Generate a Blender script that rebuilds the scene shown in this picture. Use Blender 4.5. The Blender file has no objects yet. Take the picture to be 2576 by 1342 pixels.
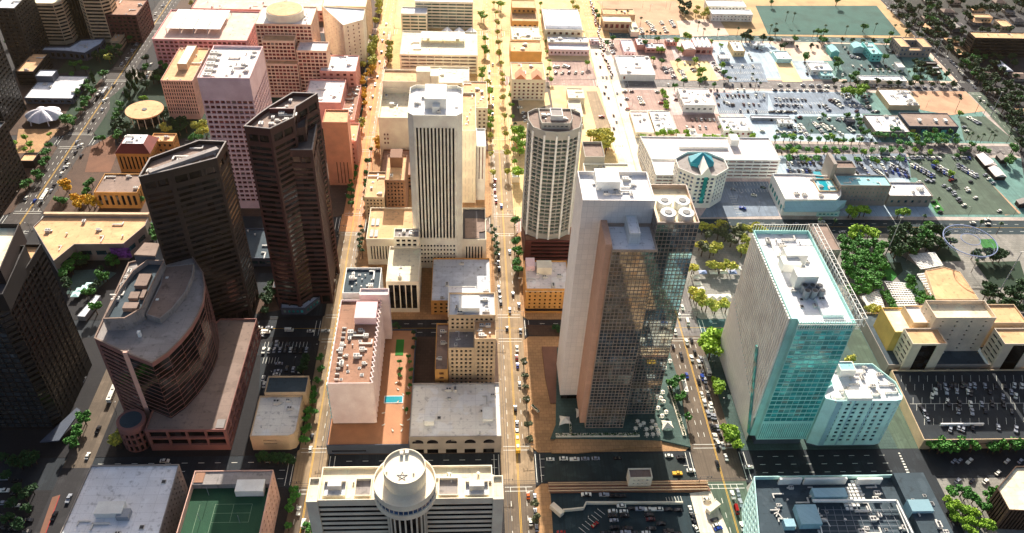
import bpy, math, random
from mathutils import Vector, Matrix
C = bpy.context.scene.collection
sc = bpy.context.scene
R = math.radians
random.seed(7)

# ---------------------------------------------------------------- camera
# metres; X runs along the cross streets, Y up the avenues away from the viewer
CX, CY, HCAM = 1288., 671., 385.
N_ = Vector((1160-CX, 3120-CY, 0)); V_ = Vector((1170-CX, -1100-CY, 0))
F_ = math.sqrt(-(N_.x*V_.x+N_.y*V_.y))
dn = Vector((N_.x, N_.y, F_)).normalized(); yy = Vector((V_.x, V_.y, F_)).normalized()
zz = -dn; xx = yy.cross(zz)
RW = Matrix((xx, yy, zz))                       # image axes -> world axes
cam = bpy.data.objects.new('camera', bpy.data.cameras.new('camera')); C.objects.link(cam)
rot = RW @ Matrix(((1,0,0),(0,-1,0),(0,0,-1)))
cam.matrix_world = Matrix.Translation((0,0,HCAM)) @ rot.to_4x4()
cam.data.sensor_width = 36; cam.data.lens = 36*F_/2576
cam.data.clip_start = 1; cam.data.clip_end = 8000
sc.camera = cam

# ---------------------------------------------------------------- light
ELEV = 25
w = bpy.data.worlds.new('World'); sc.world = w; w.use_nodes = True
nt = w.node_tree; bg = nt.nodes['Background']; sky = nt.nodes.new('ShaderNodeTexSky')
sky.sky_type = 'NISHITA'; sky.sun_disc = False
sky.sun_elevation = R(ELEV); sky.sun_rotation = R(0)
sky.dust_density = 4.0; sky.ozone_density = 0.2; sky.air_density = 0.7
nt.links.new(sky.outputs[0], bg.inputs[0]); bg.inputs[1].default_value = 0.085
sl = bpy.data.lights.new('sun', 'SUN'); sl.energy = 5.0; sl.angle = R(0.5); sl.color = (1,.93,.84)
so = bpy.data.objects.new('sun', sl); C.objects.link(so)
so.rotation_euler = Vector((0, -math.cos(R(ELEV)), -math.sin(R(ELEV)))).to_track_quat('-Z', 'Y').to_euler()
sc.view_settings.view_transform = 'Standard'; sc.view_settings.look = 'None'
sc.view_settings.exposure = 1.1; sc.view_settings.gamma = 1
sc.render.engine = 'CYCLES'

# ---------------------------------------------------------------- survey helpers
def PD(u, v, z=0.):
    d = RW @ Vector((u-CX, v-CY, F_)); t = (z-HCAM)/d.z
    return Vector((d.x*t, d.y*t))
def PJ(p):
    q = RW.transposed() @ (Vector(p)-Vector((0,0,HCAM)))
    return (q.x/q.z*F_+CX, q.y/q.z*F_+CY) if q.z > 1 else (-999, -999)
def D(k, x, y): return (int(k[1])*644+x/3, int(k[0])*447.333+y/3)
def P(k, x, y, z=0.): return PD(*D(k, x, y), z)
def HZ(k, x, y, yb):                              # height from a roof corner and the foot below it
    u, v = D(k, x, y); vb = int(k[0])*447.333+yb/3
    b = PD(u+(1160-u)*(vb-v)/(3120-v), vb); lo, hi = 0, 380
    for _ in range(30):
        m = (lo+hi)/2
        if PJ((b.x, b.y, m))[1] > v: lo = m
        else: hi = m
    return lo

# ---------------------------------------------------------------- materials
def lin(c): c /= 255.; return c/12.92 if c < .04045 else ((c+.055)/1.055)**2.4
MATS = {}
def M(name, rgb, k=1., rough=.85, var=.14, scale=.12, kind='plain', metal=0.):
    if name in MATS: return MATS[name]
    m = bpy.data.materials.new(name); m.use_nodes = True; n = m.node_tree; L = n.links
    b = n.nodes['Principled BSDF']; b.inputs['Roughness'].default_value = rough
    b.inputs['Metallic'].default_value = metal
    c = [min(.86, lin(x)*k) for x in rgb]
    geo = n.nodes.new('ShaderNodeNewGeometry')
    def noise(s, det=3):
        t = n.nodes.new('ShaderNodeTexNoise'); t.inputs['Scale'].default_value = s; t.inputs['Detail'].default_value = det
        L.new(geo.outputs['Position'], t.inputs['Vector']); return t.outputs['Fac']
    def mix(a, bb, f, mode='MIX'):
        x = n.nodes.new('ShaderNodeMix'); x.data_type = 'RGBA'; x.blend_type = mode
        for s, i in ((f, 0), (a, 6), (bb, 7)):
            if isinstance(s, (int, float)): x.inputs[i].default_value = s
            elif isinstance(s, (tuple, list)): x.inputs[i].default_value = (*s[:3], 1)
            else: L.new(s, x.inputs[i])
        return x.outputs[2]
    def ramp(f, a, bb, v0=0., v1=1.):
        r = n.nodes.new('ShaderNodeMapRange'); L.new(f, r.inputs[0])
        r.inputs[1].default_value = a; r.inputs[2].default_value = bb; r.inputs[3].default_value = v0; r.inputs[4].default_value = v1
        return r.outputs[0]
    lo = [x*(1-var) for x in c]; hi = [min(.9, x*(1+var)) for x in c]
    col = mix(lo, hi, ramp(noise(scale), .3, .7))
    col = mix(col, [x*.8 for x in c], ramp(noise(1.7, 2), .5, .8, 0, .6))
    if kind == 'roof':
        col = mix(col, [x*.45 for x in c], ramp(noise(.35, 5), .57, .70, 0, .7))
        col = mix(col, [min(.9, x*1.25+.02) for x in c], ramp(noise(.09, 2), .55, .6, 0, .5))
        bk = n.nodes.new('ShaderNodeTexBrick'); bk.offset = 0; bk.inputs['Scale'].default_value = 1; bk.inputs['Brick Width'].default_value = 7.3; bk.inputs['Row Height'].default_value = 5.1; bk.inputs['Mortar Size'].default_value = .09
        bk.inputs['Color1'].default_value = (1,1,1,1); bk.inputs['Color2'].default_value = (.92,.92,.92,1); bk.inputs['Mortar'].default_value = (.7,.7,.7,1); L.new(geo.outputs['Position'], bk.inputs[0]); col = mix(col, bk.outputs[0], .8, 'MULTIPLY')
    elif kind == 'asphalt':
        col = mix(col, [min(.9, x*1.5+.02) for x in c], ramp(noise(.13, 3), .56, .6, 0, .35)); col = mix(col, [x*.35 for x in c], ramp(noise(.9, 5), .64, .72, 0, .6))
        col = mix(col, [x*.55 for x in c], ramp(noise(.06, 6), .5, .62, 0, .55))
        mp = n.nodes.new('ShaderNodeMapping'); mp.inputs['Scale'].default_value = (.9, .015, 1)
        L.new(geo.outputs['Position'], mp.inputs[0]); t = n.nodes.new('ShaderNodeTexNoise'); t.inputs['Scale'].default_value = 1
        L.new(mp.outputs[0], t.inputs[0]); col = mix(col, [x*.62 for x in c], ramp(t.outputs[0], .5, .6, 0, .5))
    elif kind == 'sand':
        col = mix(col, [c[0]*.6, c[1]*.62, c[2]*.6], ramp(noise(.05, 6), .5, .65, 0, .6))
        col = mix(col, [min(.9, x*1.3) for x in c], ramp(noise(.4, 4), .6, .72, 0, .6))
    elif kind == 'panel':
        t = n.nodes.new('ShaderNodeTexBrick'); t.offset = 0; t.inputs['Scale'].default_value = 1
        t.inputs['Brick Width'].default_value = 3.1; t.inputs['Row Height'].default_value = 3.4; t.inputs['Mortar Size'].default_value = .06
        t.inputs['Color1'].default_value = (1,1,1,1); t.inputs['Color2'].default_value = (.93,.93,.93,1); t.inputs['Mortar'].default_value = (.72,.72,.72,1)
        cb = n.nodes.new('ShaderNodeSeparateXYZ'); L.new(geo.outputs['Position'], cb.inputs[0])
        ad = n.nodes.new('ShaderNodeMath'); L.new(cb.outputs[0], ad.inputs[0]); L.new(cb.outputs[1], ad.inputs[1])
        cc = n.nodes.new('ShaderNodeCombineXYZ'); L.new(ad.outputs[0], cc.inputs[0]); L.new(cb.outputs[2], cc.inputs[1])
        L.new(cc.outputs[0], t.inputs[0]); col = mix(col, t.outputs[0], 1., 'MULTIPLY')
    elif kind == 'glass':
        oi = n.nodes.new('ShaderNodeObjectInfo')
        sn = n.nodes.new('ShaderNodeVectorMath'); sn.operation = 'SNAP'; sn.inputs[1].default_value = (3.3, 3.3, 3.6)
        L.new(geo.outputs['Position'], sn.inputs[0])
        wn = n.nodes.new('ShaderNodeTexWhiteNoise'); L.new(sn.outputs[0], wn.inputs[0])
        col = mix(c, [x*2.2+.02 for x in c], ramp(wn.outputs[0], .4, .8, 0, .8))
        if sum(rgb) > 45: col = mix(col, [.30,.27,.22], ramp(wn.outputs[0], .86, .9, 0, .75))
        col = mix(col, [x*.5 for x in c], ramp(oi.outputs['Random'], .3, 1., 0, .8))
        b.inputs['Specular IOR Level'].default_value = .35 if sum(rgb) < 45 else .8
    elif kind == 'leaf':
        oi = n.nodes.new('ShaderNodeObjectInfo')
        col = mix(col, [c[0]*1.8, c[1]*1.4, c[2]*.8], ramp(oi.outputs['Random'], 0, 1, 0, .6))
        col = mix(col, [x*.6 for x in c], ramp(noise(.8, 3), .45, .6, 0, .8))
    if name.startswith('walk'):
        bk = n.nodes.new('ShaderNodeTexBrick'); bk.offset = .5; bk.inputs['Scale'].default_value = 1; bk.inputs['Brick Width'].default_value = 3.2; bk.inputs['Row Height'].default_value = 2.4; bk.inputs['Mortar Size'].default_value = .12
        bk.inputs['Color1'].default_value = (1,1,1,1); bk.inputs['Color2'].default_value = (.8,.8,.8,1); bk.inputs['Mortar'].default_value = (.55,.55,.55,1); L.new(geo.outputs['Position'], bk.inputs[0]); col = mix(col, bk.outputs[0], .8, 'MULTIPLY')
    if kind in ('plain', 'roof', 'sand', 'asphalt'):
        bp = n.nodes.new('ShaderNodeBump'); bp.inputs['Strength'].default_value = .35; bp.inputs['Distance'].default_value = .25
        L.new(noise(2.2, 4), bp.inputs['Height']); L.new(bp.outputs[0], b.inputs['Normal'])
    L.new(col, b.inputs['Base Color'])
    MATS[name] = m; return m

# ---------------------------------------------------------------- mesh builder
def setp(o, label=None, cat=None, group=None, kind=None):
    if label: o['label'] = label
    if cat: o['category'] = cat
    if group: o['group'] = group
    if kind: o['kind'] = kind
    return o
def empty(name, loc, label, cat, group=None, rz=0):
    o = bpy.data.objects.new(name, None); C.objects.link(o); o.location = loc; o.rotation_euler[2] = rz
    o.empty_display_size = .5
    return setp(o, label, cat, group)
class MB:
    def __init__(s, o=(0,0,0)): s.v = []; s.f = []; s.m = []; s.o = o; s.cur = 0
    def poly(s, pts):
        i = len(s.v); s.v += [(p[0]-s.o[0], p[1]-s.o[1], p[2]-s.o[2]) for p in pts]
        s.f.append(tuple(range(i, i+len(pts)))); s.m.append(s.cur)
    def box(s, x0, y0, z0, x1, y1, z1):
        s.prism([(x0,y0),(x1,y0),(x1,y1),(x0,y1)], z0, z1)
    def prism(s, pts, z0, z1, bottom=True):
        if area(pts) < 0: pts = pts[::-1]
        n = len(pts)
        for i in range(n):
            a, b = pts[i], pts[(i+1) % n]
            s.poly([(a[0],a[1],z0),(b[0],b[1],z0),(b[0],b[1],z1),(a[0],a[1],z1)])
        s.poly([(p[0],p[1],z1) for p in pts])
        if bottom: s.poly([(p[0],p[1],z0) for p in pts[::-1]])
    def cyl(s, x, y, r, z0, z1, n=16, r2=None):
        r2 = r if r2 is None else r2
        a = [(x+r*math.cos(t*2*math.pi/n), y+r*math.sin(t*2*math.pi/n), z0) for t in range(n)]
        b = [(x+r2*math.cos(t*2*math.pi/n), y+r2*math.sin(t*2*math.pi/n), z1) for t in range(n)]
        for i in range(n): j = (i+1) % n; s.poly([a[i], a[j], b[j], b[i]])
        s.poly(b); s.poly(a[::-1])
    def bar(s, p, q, w=.1, h=None):
        p = Vector(p); q = Vector(q); h = h or w; d = (q-p).normalized()
        u = d.cross(Vector((0,0,1))); u = (Vector((1,0,0)) if u.length < .01 else u).normalized(); t = u.cross(d).normalized()
        c = [(u*a*w/2+t*b*h/2) for a, b in ((-1,-1),(1,-1),(1,1),(-1,1))]
        A = [p+x for x in c]; B = [q+x for x in c]
        for i in range(4): j = (i+1) % 4; s.poly([A[j], A[i], B[i], B[j]])
        s.poly(A); s.poly(B[::-1])
    def build(s, name, mat, parent=None, smooth=False, link=True):
        me = bpy.data.meshes.new(name); me.from_pydata(s.v, [], s.f)
        for m in (mat if isinstance(mat, (list, tuple)) else [mat]): me.materials.append(m)
        if any(s.m): me.polygons.foreach_set('material_index', s.m)
        if smooth: me.polygons.foreach_set('use_smooth', [True]*len(s.f))
        me.update()
        if not link: return me
        o = bpy.data.objects.new(name, me); C.objects.link(o)
        if parent: o.parent = parent
        elif s.o != (0,0,0): o.location = s.o
        return o
def area(p): return sum(p[i-1][0]*p[i][1]-p[i][0]*p[i-1][1] for i in range(len(p)))/2
def inset(pts, d):
    n = len(pts); out = []
    for i in range(n):
        a, b, c = Vector(pts[i-1]), Vector(pts[i]), Vector(pts[(i+1) % n])
        e1 = (b-a).normalized(); e2 = (c-b).normalized(); n1 = Vector((-e1.y, e1.x)); n2 = Vector((-e2.y, e2.x))
        k = n1+n2; k = k*(d/max(.25, k.dot(n1))) if k.length > .01 else n1*d
        out.append((b.x+k.x, b.y+k.y))
    return out
def inst(me, name, parent=None, loc=(0,0,0), rz=0, s=(1,1,1), mat=None):
    o = bpy.data.objects.new(name, me); C.objects.link(o); o.location = loc; o.rotation_euler[2] = rz; o.scale = s
    if parent: o.parent = parent
    return o

# ---------------------------------------------------------------- facades
def S(cw, ch, w=.6, h=.6, mb=1., mt=1.5, ms=1., d=.45, g='glass_dark', kind='window', u0=None, u1=None, z0=None, z1=None, c=None, r=None):
    return dict(cw=cw, ch=ch, w=w, h=h, mb=mb, mt=mt, ms=ms, d=d, g=g, kind=kind, u0=u0, u1=u1, z0=z0, z1=z1, c=c, r=r)
def face(mb, wins, a, b, z0, z1, specs, o):
    """wall from a to b (outside on the right hand) with openings cut and reveals; window panes are listed"""
    a = Vector(a); b = Vector(b); L = (b-a).length; e = (b-a)/L; nrm = Vector((e.y, -e.x))
    def pt(u, z, d=0): q = a+e*u-nrm*d; return (q.x, q.y, z)
    holes = []
    for s in specs:
        u0 = s['ms'] if s['u0'] is None else s['u0']; u1 = L-s['ms'] if s['u1'] is None else s['u1']
        if u1 < 0: u1 += L
        h0 = z0+s['mb'] if s['z0'] is None else s['z0']; h1 = z1-s['mt'] if s['z1'] is None else s['z1']
        if u1-u0 < 1.2 or h1-h0 < .8: continue
        c = s['c'] or (1 if not s['cw'] else max(1, round((u1-u0)/s['cw'])))
        r = s['r'] or (1 if not s['ch'] else max(1, round((h1-h0)/s['ch'])))
        cw = (u1-u0)/c; ch = (h1-h0)/r; ww = cw*s['w']; wh = ch*s['h']
        for j in range(r):
            for i in range(c):
                ua = u0+cw*(i+.5)-ww/2; za = h0+ch*(j+.5)-wh/2
                holes.append((round(ua,3), round(ua+ww,3), round(za,3), round(za+wh,3), s))
    zs = sorted({z0, z1} | {h[2] for h in holes} | {h[3] for h in holes})
    for k in range(len(zs)-1):
        p, q = zs[k], zs[k+1]
        if q-p < 1e-4: continue
        hs = sorted([h for h in holes if h[2] <= p+1e-4 and h[3] >= q-1e-4], key=lambda h: h[0]); u = 0
        for h in hs+[(L, L)]:
            if h[0]-u > 1e-3: mb.poly([pt(u,p), pt(h[0],p), pt(h[0],q), pt(u,q)])
            u = h[1]
    rz = math.atan2(e.y, e.x)
    for u0, u1, p, q, s in holes:
        d = s['d']
        mb.poly([pt(u0,p), pt(u1,p), pt(u1,p,d), pt(u0,p,d)]); mb.poly([pt(u0,q,d), pt(u1,q,d), pt(u1,q), pt(u0,q)])
        mb.poly([pt(u0,p,d), pt(u0,q,d), pt(u0,q), pt(u0,p)]); mb.poly([pt(u1,p), pt(u1,q), pt(u1,q,d), pt(u1,p,d)])
        wins.append((pt((u0+u1)/2, (p+q)/2, d), rz, round(u1-u0,2), round(q-p,2), s['g'], s['kind']))
WMESH = {}
def winmesh(w_, h_, g, kind):
    k = (w_, h_, g, kind)
    if k not in WMESH:
        m = MB(); x = w_/2+.02; z = h_/2+.02
        m.poly([(-x,0,-z),(x,0,-z),(x,0,z),(-x,0,z)]); m.poly([(-x,.08,-z),(-x,.08,z),(x,.08,z),(x,.08,-z)])
        WMESH[k] = m.build(kind, MATS[g], link=False)
    return WMESH[k]
def put_windows(wins, parent, o, cap=100):
    bykind = {}
    for wn in wins: bykind.setdefault(wn[5], []).append(wn)
    for kind, ws in bykind.items():
        ws.sort(key=lambda t: (Vector(t[0])-Vector((0,0,HCAM))).length/math.sqrt(t[2]*t[3]))
        for (p, rz, a, b, g, kd) in ws[:cap]:
            inst(winmesh(a, b, g, kd), kind, parent, (p[0]-o[0], p[1]-o[1], p[2]-o[2]), rz)
        rest = ws[cap:]
        if rest:
            mb = MB(o); gl = sorted({t[4] for t in rest})
            for (p, rz, a, b, g, kd) in rest:
                ex, ey = math.cos(rz)*a/2, math.sin(rz)*a/2; mb.cur = gl.index(g)
                mb.poly([(p[0]-ex,p[1]-ey,p[2]-b/2),(p[0]+ex,p[1]+ey,p[2]-b/2),(p[0]+ex,p[1]+ey,p[2]+b/2),(p[0]-ex,p[1]-ey,p[2]+b/2)])
            setp(mb.build(kind+'s_beyond', [MATS[g] for g in gl], parent), kind='stuff')
def volume(pts, z0, z1, wall, roof, F=None, edges=None, par=1., root=None, part='wall', cap=100, th=.45, o=None, cope=None):
    """walls with openings, a parapet and a roof sheet; sub-volumes hang their panes from their own wall"""
    pts = [tuple(p) for p in pts]
    if area(pts) < 0: pts = pts[::-1]
    o = o or tuple(root.location); mb = MB(o); wins = []; n = len(pts)
    cx = sum(p[0] for p in pts)/n; cy = sum(p[1] for p in pts)/n
    for i in range(n):
        a, b = pts[i], pts[(i+1) % n]; nx, ny = b[1]-a[1], a[0]-b[0]
        vis = nx*(0-a[0])+ny*(0-a[1]) > 0
        sp = None
        if edges and i in edges: sp = edges[i]
        elif F and vis: sp = F
        if sp is None: sp = []
        if isinstance(sp, dict): sp = [sp]
        face(mb, wins, a, b, z0, z1, sp, o)
    ins = inset(pts, th)
    for i in range(n):
        j = (i+1) % n
        mb.poly([(*pts[i], z1), (*pts[j], z1), (*ins[j], z1), (*ins[i], z1)])
        mb.poly([(*ins[i], z1), (*ins[j], z1), (*ins[j], z1-par), (*ins[i], z1-par)])
    wobj = mb.build(part, MATS[wall], root)
    if cope:
        cb_ = MB(o); ou = inset(pts, -.12); inn = inset(pts, .62)
        for i in range(n):
            j = (i+1) % n; cb_.poly([(*ou[i],z1+.12), (*ou[j],z1+.12), (*inn[j],z1+.12), (*inn[i],z1+.12)]); cb_.poly([(*ou[i],z1-.25), (*ou[j],z1-.25), (*ou[j],z1+.12), (*ou[i],z1+.12)]); cb_.poly([(*inn[j],z1-.2), (*inn[i],z1-.2), (*inn[i],z1+.12), (*inn[j],z1+.12)])
        cb_.build('coping', MATS[cope], root if part == 'wall' else wobj)
    rb = MB(o); rb.poly([(*p, z1-par) for p in ins]); par_ = root if part == 'wall' else wobj
    rb.build('roof', MATS[roof], par_)
    put_windows(wins, par_, o, cap)
    return wobj
def rect(k, z, fl, fr, bk):
    a = P(k, *fl, z); b = P(k, *fr, z); c = P(k, *bk, z); y0 = (a.y+b.y)/2
    return [(a.x,y0), (b.x,y0), (b.x,c.y), (a.x,c.y)]
def bld(name, label, cat, pts, z1, wall, roof, F=None, edges=None, z0=0., par=1., junk=0, cap=100, group=None, seed=1):
    pts = [tuple(p) for p in pts]
    cx = sum(p[0] for p in pts)/len(pts); cy = sum(p[1] for p in pts)/len(pts)
    root = empty(name, (cx, cy, z0), label, cat, group)
    volume(pts, z0, z1, wall, roof, F, edges, par, root, cap=cap)
    if junk: clutter(root, pts, z1-par, junk, seed)
    return root
def inside(x, y, pts):
    c = False; n = len(pts)
    for i in range(n):
        a, b = pts[i], pts[i-1]
        if (a[1] > y) != (b[1] > y) and x < (b[0]-a[0])*(y-a[1])/(b[1]-a[1])+a[0]: c = not c
    return c
def part_box(root, name, mat, x0, y0, z0, x1, y1, z1):
    m = MB(tuple(root.location)); m.box(x0, y0, z0, x1, y1, z1); return m.build(name, MATS[mat], root)
UNIT = {}
def units():
    m = MB(); m.box(-1.3,-1,0,1.3,1,1.5); m.cur = 1
    m.cyl(-.6,0,.48,1.5,1.62,12); m.cyl(.6,0,.48,1.5,1.62,12); m.cur = 0; m.box(1.3,-.4,.2,2.4,.4,.8)
    UNIT['air_handler'] = m.build('air_handler', [MATS['unit'], MATS['fan']], link=False)
    m = MB(); m.cyl(0,0,.35,0,.9,10); m.cyl(0,0,.55,.9,1.1,10); UNIT['vent_pipe'] = m.build('vent_pipe', MATS['unit'], link=False)
    m = MB(); m.box(-.9,-.9,0,.9,.9,.35); m.cur = 1; m.box(-.7,-.7,.35,.7,.7,.42); UNIT['skylight'] = m.build('skylight', [MATS['unit'], MATS['fan']], link=False)
    m = MB(); m.box(-3.2,-.35,.3,3.2,.35,.85); m.box(2.5,-.35,.3,3.2,2.6,.85)
    for x in (-2.5, 0, 2.5): m.box(x-.08,-.3,0,x+.08,.3,.3)
    UNIT['duct'] = m.build('duct', MATS['unit'], link=False)
def clutter(root, pts, z, n, seed=1, kinds=('air_handler','air_handler','vent_pipe','skylight','duct')):
    rnd = random.Random(seed*31+n); xs = [p[0] for p in pts]; ys = [p[1] for p in pts]; o = root.location; k = 0; t = 0
    ins = inset(pts if area(pts) > 0 else pts[::-1], 2.6); done = []
    while k < n and t < 400:
        t += 1; x = rnd.uniform(min(xs), max(xs)); y = rnd.uniform(min(ys), max(ys))
        if not inside(x, y, ins) or any((x-a)**2+(y-b)**2 < 14 for a, b in done): continue
        done.append((x, y)); nm = rnd.choice(kinds); s = rnd.uniform(.8, 1.35)
        inst(UNIT[nm], nm, root, (x-o.x, y-o.y, z-o.z-.01), rnd.choice((0, math.pi/2, 0, math.pi)), (s, s, s)); k += 1
def cyl_part(root, name, mat, x, y, r, z0, z1, n=24, r2=None, smooth=False):
    m = MB(tuple(root.location)); m.cyl(x, y, r, z0, z1, n, r2); return m.build(name, MATS[mat], root)
# ---------------------------------------------------------------- palette (sRGB, k scales it to an albedo)
for a in [
 ('unit',(215,210,200),.9,.6), ('fan',(40,42,45),1,.5), ('steel',(150,155,160),.9,.4), ('dark_steel',(45,45,48),1,.5),
 ('white_wall',(240,236,226),.95,.8), ('cream_wall',(240,224,198),.98,.85), ('tan_wall',(206,178,142),1,.85), ('rosy_tan',(214,170,150),1,.85), ('maroon_dark',(66,32,30),1,.55), ('brown_wall',(122,84,58),1,.85),
 ('dark_brown',(32,19,19),1,.6), ('maroon_wall',(92,42,38),1,.7), ('black_wall',(24,22,24),1,.5), ('pink_wall',(240,200,198),1,.85), ('peach_wall',(238,196,166),1,.85), ('garage_rose',(222,158,156),1,.85), ('warm_white',(236,226,206),1,.8), ('aqua_wall',(158,216,208),1,.5), ('blush_wall',(244,212,204),1,.85),
 ('rose_wall',(208,150,136),1,.85), ('orange_wall',(212,140,104),1,.85), ('grey_wall',(150,140,130),1,.85), ('sage_wall',(172,168,156),1,.85),
 ('teal_wall',(96,186,180),1,.5), ('pale_teal',(190,232,224),1,.7), ('slate_wall',(70,78,92),1,.8), ('ochre_wall',(200,146,78),1,.85),
 ('podium_rose',(146,98,88),1,.85), ('green_court',(26,72,46),1,.9), ('court_line',(120,145,115),1,.8), ('mullion',(168,146,128),1,.5),
 ('leafbark',(80,62,48),1,.9), ('tile_red',(120,48,38),1,.8), ('yellow_wall',(198,164,86),1,.8), ('wood_deck',(182,126,84),1,.8),
 ('pool_water',(20,150,165),1,.08), ('dome_white',(225,222,225),1,.6), ('kerb',(190,175,150),.8,.9), ('paint_white',(235,230,215),1,.8), ('paint_yellow',(220,170,50),1,.8),
 ('tent',(235,225,205),1,.8), ('red_paint',(170,40,30),1,.6), ('brick_pave',(128,88,68),1,.9), ('teal_roof_tile',(40,150,165),1,.6), ('net',(120,135,170),1,.6)]:
    M(a[0], a[1], a[2], a[3])
M('white_panel',(248,230,220),1.,.75,.03,kind='panel'); M('beige_panel',(205,160,132),1,.8,.04,kind='panel'); M('pale_panel',(232,232,226),.95,.75,.03,kind='panel')
M('steel_blue_panel',(150,190,200),1,.6,.05,kind='panel')
for a in [('roof_white',(238,236,234),1.), ('roof_pinktan',(228,192,174),.95), ('roof_cream',(246,226,190),.95), ('roof_tan',(226,176,126),.95), ('roof_orange',(222,176,126),.95), ('roof_grey',(150,142,136),1),
 ('roof_blue',(206,210,216),.95), ('roof_dark',(70,66,68),1), ('roof_brown',(160,118,92),1), ('roof_teal',(150,205,205),1), ('roof_pinkish',(236,224,216),.95),
 ('roof_slate',(56,72,80),1), ('roof_mottle',(240,230,216),1.), ('roof_stone',(140,118,104),1)]:
    M(a[0], a[1], a[2], .9, .1, .07, 'roof')
def G(n, c, met=0., r=.12): M(n, c, 1, r, .1, .05, 'glass', met)
G('glass_dark',(22,20,24)); G('glass_black',(10,9,12)); G('glass_brown',(40,24,20)); G('glass_teal',(48,160,158),.25,.12); G('glass_curve',(13,9,10),0,.1); G('glass_blue',(40,70,105))
G('glass_warm',(96,62,44)); G('glass_rose',(110,48,44)); G('glass_mirror',(124,134,138),.85,.05); G('glass_green',(60,84,72)); G('glass_deepteal',(10,62,72)); G('glass_grey',(90,96,92))
for a in [('asph_dark',(44,42,44)), ('asph_brown',(104,90,74)), ('asph_umber',(66,58,52)), ('asph_orange',(216,150,96)), ('lot_rose',(214,190,182)), ('lot_blue',(176,194,204)), ('lot_teal',(96,138,128)), ('asph_tan',(160,136,104)), ('asph_cream',(226,180,118)), ('asph_white',(246,226,200)),
 ('asph_grey',(122,116,112)), ('asph_blue',(128,142,156)), ('asph_green',(74,92,74)), ('asph_rose',(176,144,130)), ('asph_navy',(26,50,56)), ('asph_teal',(52,88,88)), ('asph_shade',(38,52,50)), ('asph_ink',(30,38,44))]:  # asph_navy, asph_shade, asph_ink: asphalt darkened to hold the shade in its colour
    M(a[0], a[1], .95, .9, .1, .1, 'asphalt')
for a in [('walk_tan',(190,146,100)), ('walk_cream',(244,206,146)), ('walk_brown',(92,68,52)), ('walk_dark',(34,32,34)), ('walk_grey',(150,146,136)), ('walk_pale',(200,184,172)), ('walk_teal',(74,98,90)),  # walk_dark and walk_brown: paving darkened with the left side's shade
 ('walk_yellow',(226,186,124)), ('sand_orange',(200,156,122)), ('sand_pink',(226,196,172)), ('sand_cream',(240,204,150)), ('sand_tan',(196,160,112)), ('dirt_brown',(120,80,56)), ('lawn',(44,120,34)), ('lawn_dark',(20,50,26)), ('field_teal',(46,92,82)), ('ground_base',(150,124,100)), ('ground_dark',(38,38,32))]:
    M(a[0], a[1], .95, .95, .14, .06, 'sand')
for a in [('leaf_green',(66,132,42)), ('leaf_dark',(34,76,28)), ('leaf_yellow',(188,192,84)), ('leaf_lime',(140,184,50)), ('leaf_teal',(90,160,84)), ('leaf_gold',(216,176,30)), ('leaf_grey',(96,106,74))]:
    M(a[0], a[1], .9, .8, .2, .5, 'leaf')
units()

# ---------------------------------------------------------------- ground, blocks, roads
def sheet(name, mat, pts, z, th=None, kind='structure', label=None, cat=None):
    m = MB(); p = [tuple(q[:2]) for q in pts]
    if area(p) < 0: p = p[::-1]
    if th: m.prism(p, z-th, z, bottom=False)
    else: m.poly([(*q, z) for q in p])
    return setp(m.build(name, MATS[mat]), label, cat, None, kind)
def rc(x0, y0, x1, y1): return [(x0,y0),(x1,y0),(x1,y1),(x0,y1)]
sheet('ground', 'ground_dark', rc(-2500,-600,2500,4000), -.5)
XR = [(-1500,-560),(-338,-316),(-92,-76),(22,39),(132,157),(505,524),(1200,1210)]
YR = [(-400,-390),(268,289),(382,398),(493,511),(608,623),(725,743),(833,847),(1100,1110),(1700,1710)]
# avenues, one sheet per block; glow and shade are put into the paving colours
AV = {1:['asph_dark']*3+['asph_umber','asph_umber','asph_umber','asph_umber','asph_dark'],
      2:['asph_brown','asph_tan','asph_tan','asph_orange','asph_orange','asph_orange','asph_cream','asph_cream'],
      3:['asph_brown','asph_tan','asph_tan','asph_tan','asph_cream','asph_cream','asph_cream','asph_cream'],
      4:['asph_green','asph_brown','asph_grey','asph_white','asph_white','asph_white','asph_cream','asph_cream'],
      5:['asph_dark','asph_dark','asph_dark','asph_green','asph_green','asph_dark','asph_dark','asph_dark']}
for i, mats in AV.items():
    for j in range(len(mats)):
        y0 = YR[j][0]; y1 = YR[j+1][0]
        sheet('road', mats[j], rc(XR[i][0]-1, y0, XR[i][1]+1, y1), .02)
# cross streets between the avenues; shadowed stretches carry the shade in their asphalt
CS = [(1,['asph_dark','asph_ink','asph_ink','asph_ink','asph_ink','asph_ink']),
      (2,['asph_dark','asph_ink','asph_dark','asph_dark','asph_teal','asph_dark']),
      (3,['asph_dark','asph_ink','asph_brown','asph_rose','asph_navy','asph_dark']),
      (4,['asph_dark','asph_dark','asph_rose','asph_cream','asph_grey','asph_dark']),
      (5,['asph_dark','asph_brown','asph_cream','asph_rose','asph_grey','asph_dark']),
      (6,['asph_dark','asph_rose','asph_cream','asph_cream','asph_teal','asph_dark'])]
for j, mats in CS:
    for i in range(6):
        sheet('road', mats[i], rc(XR[i][1]+1, YR[j][0]-1, XR[i+1][0]-1, YR[j][1]+1), .024)
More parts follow.
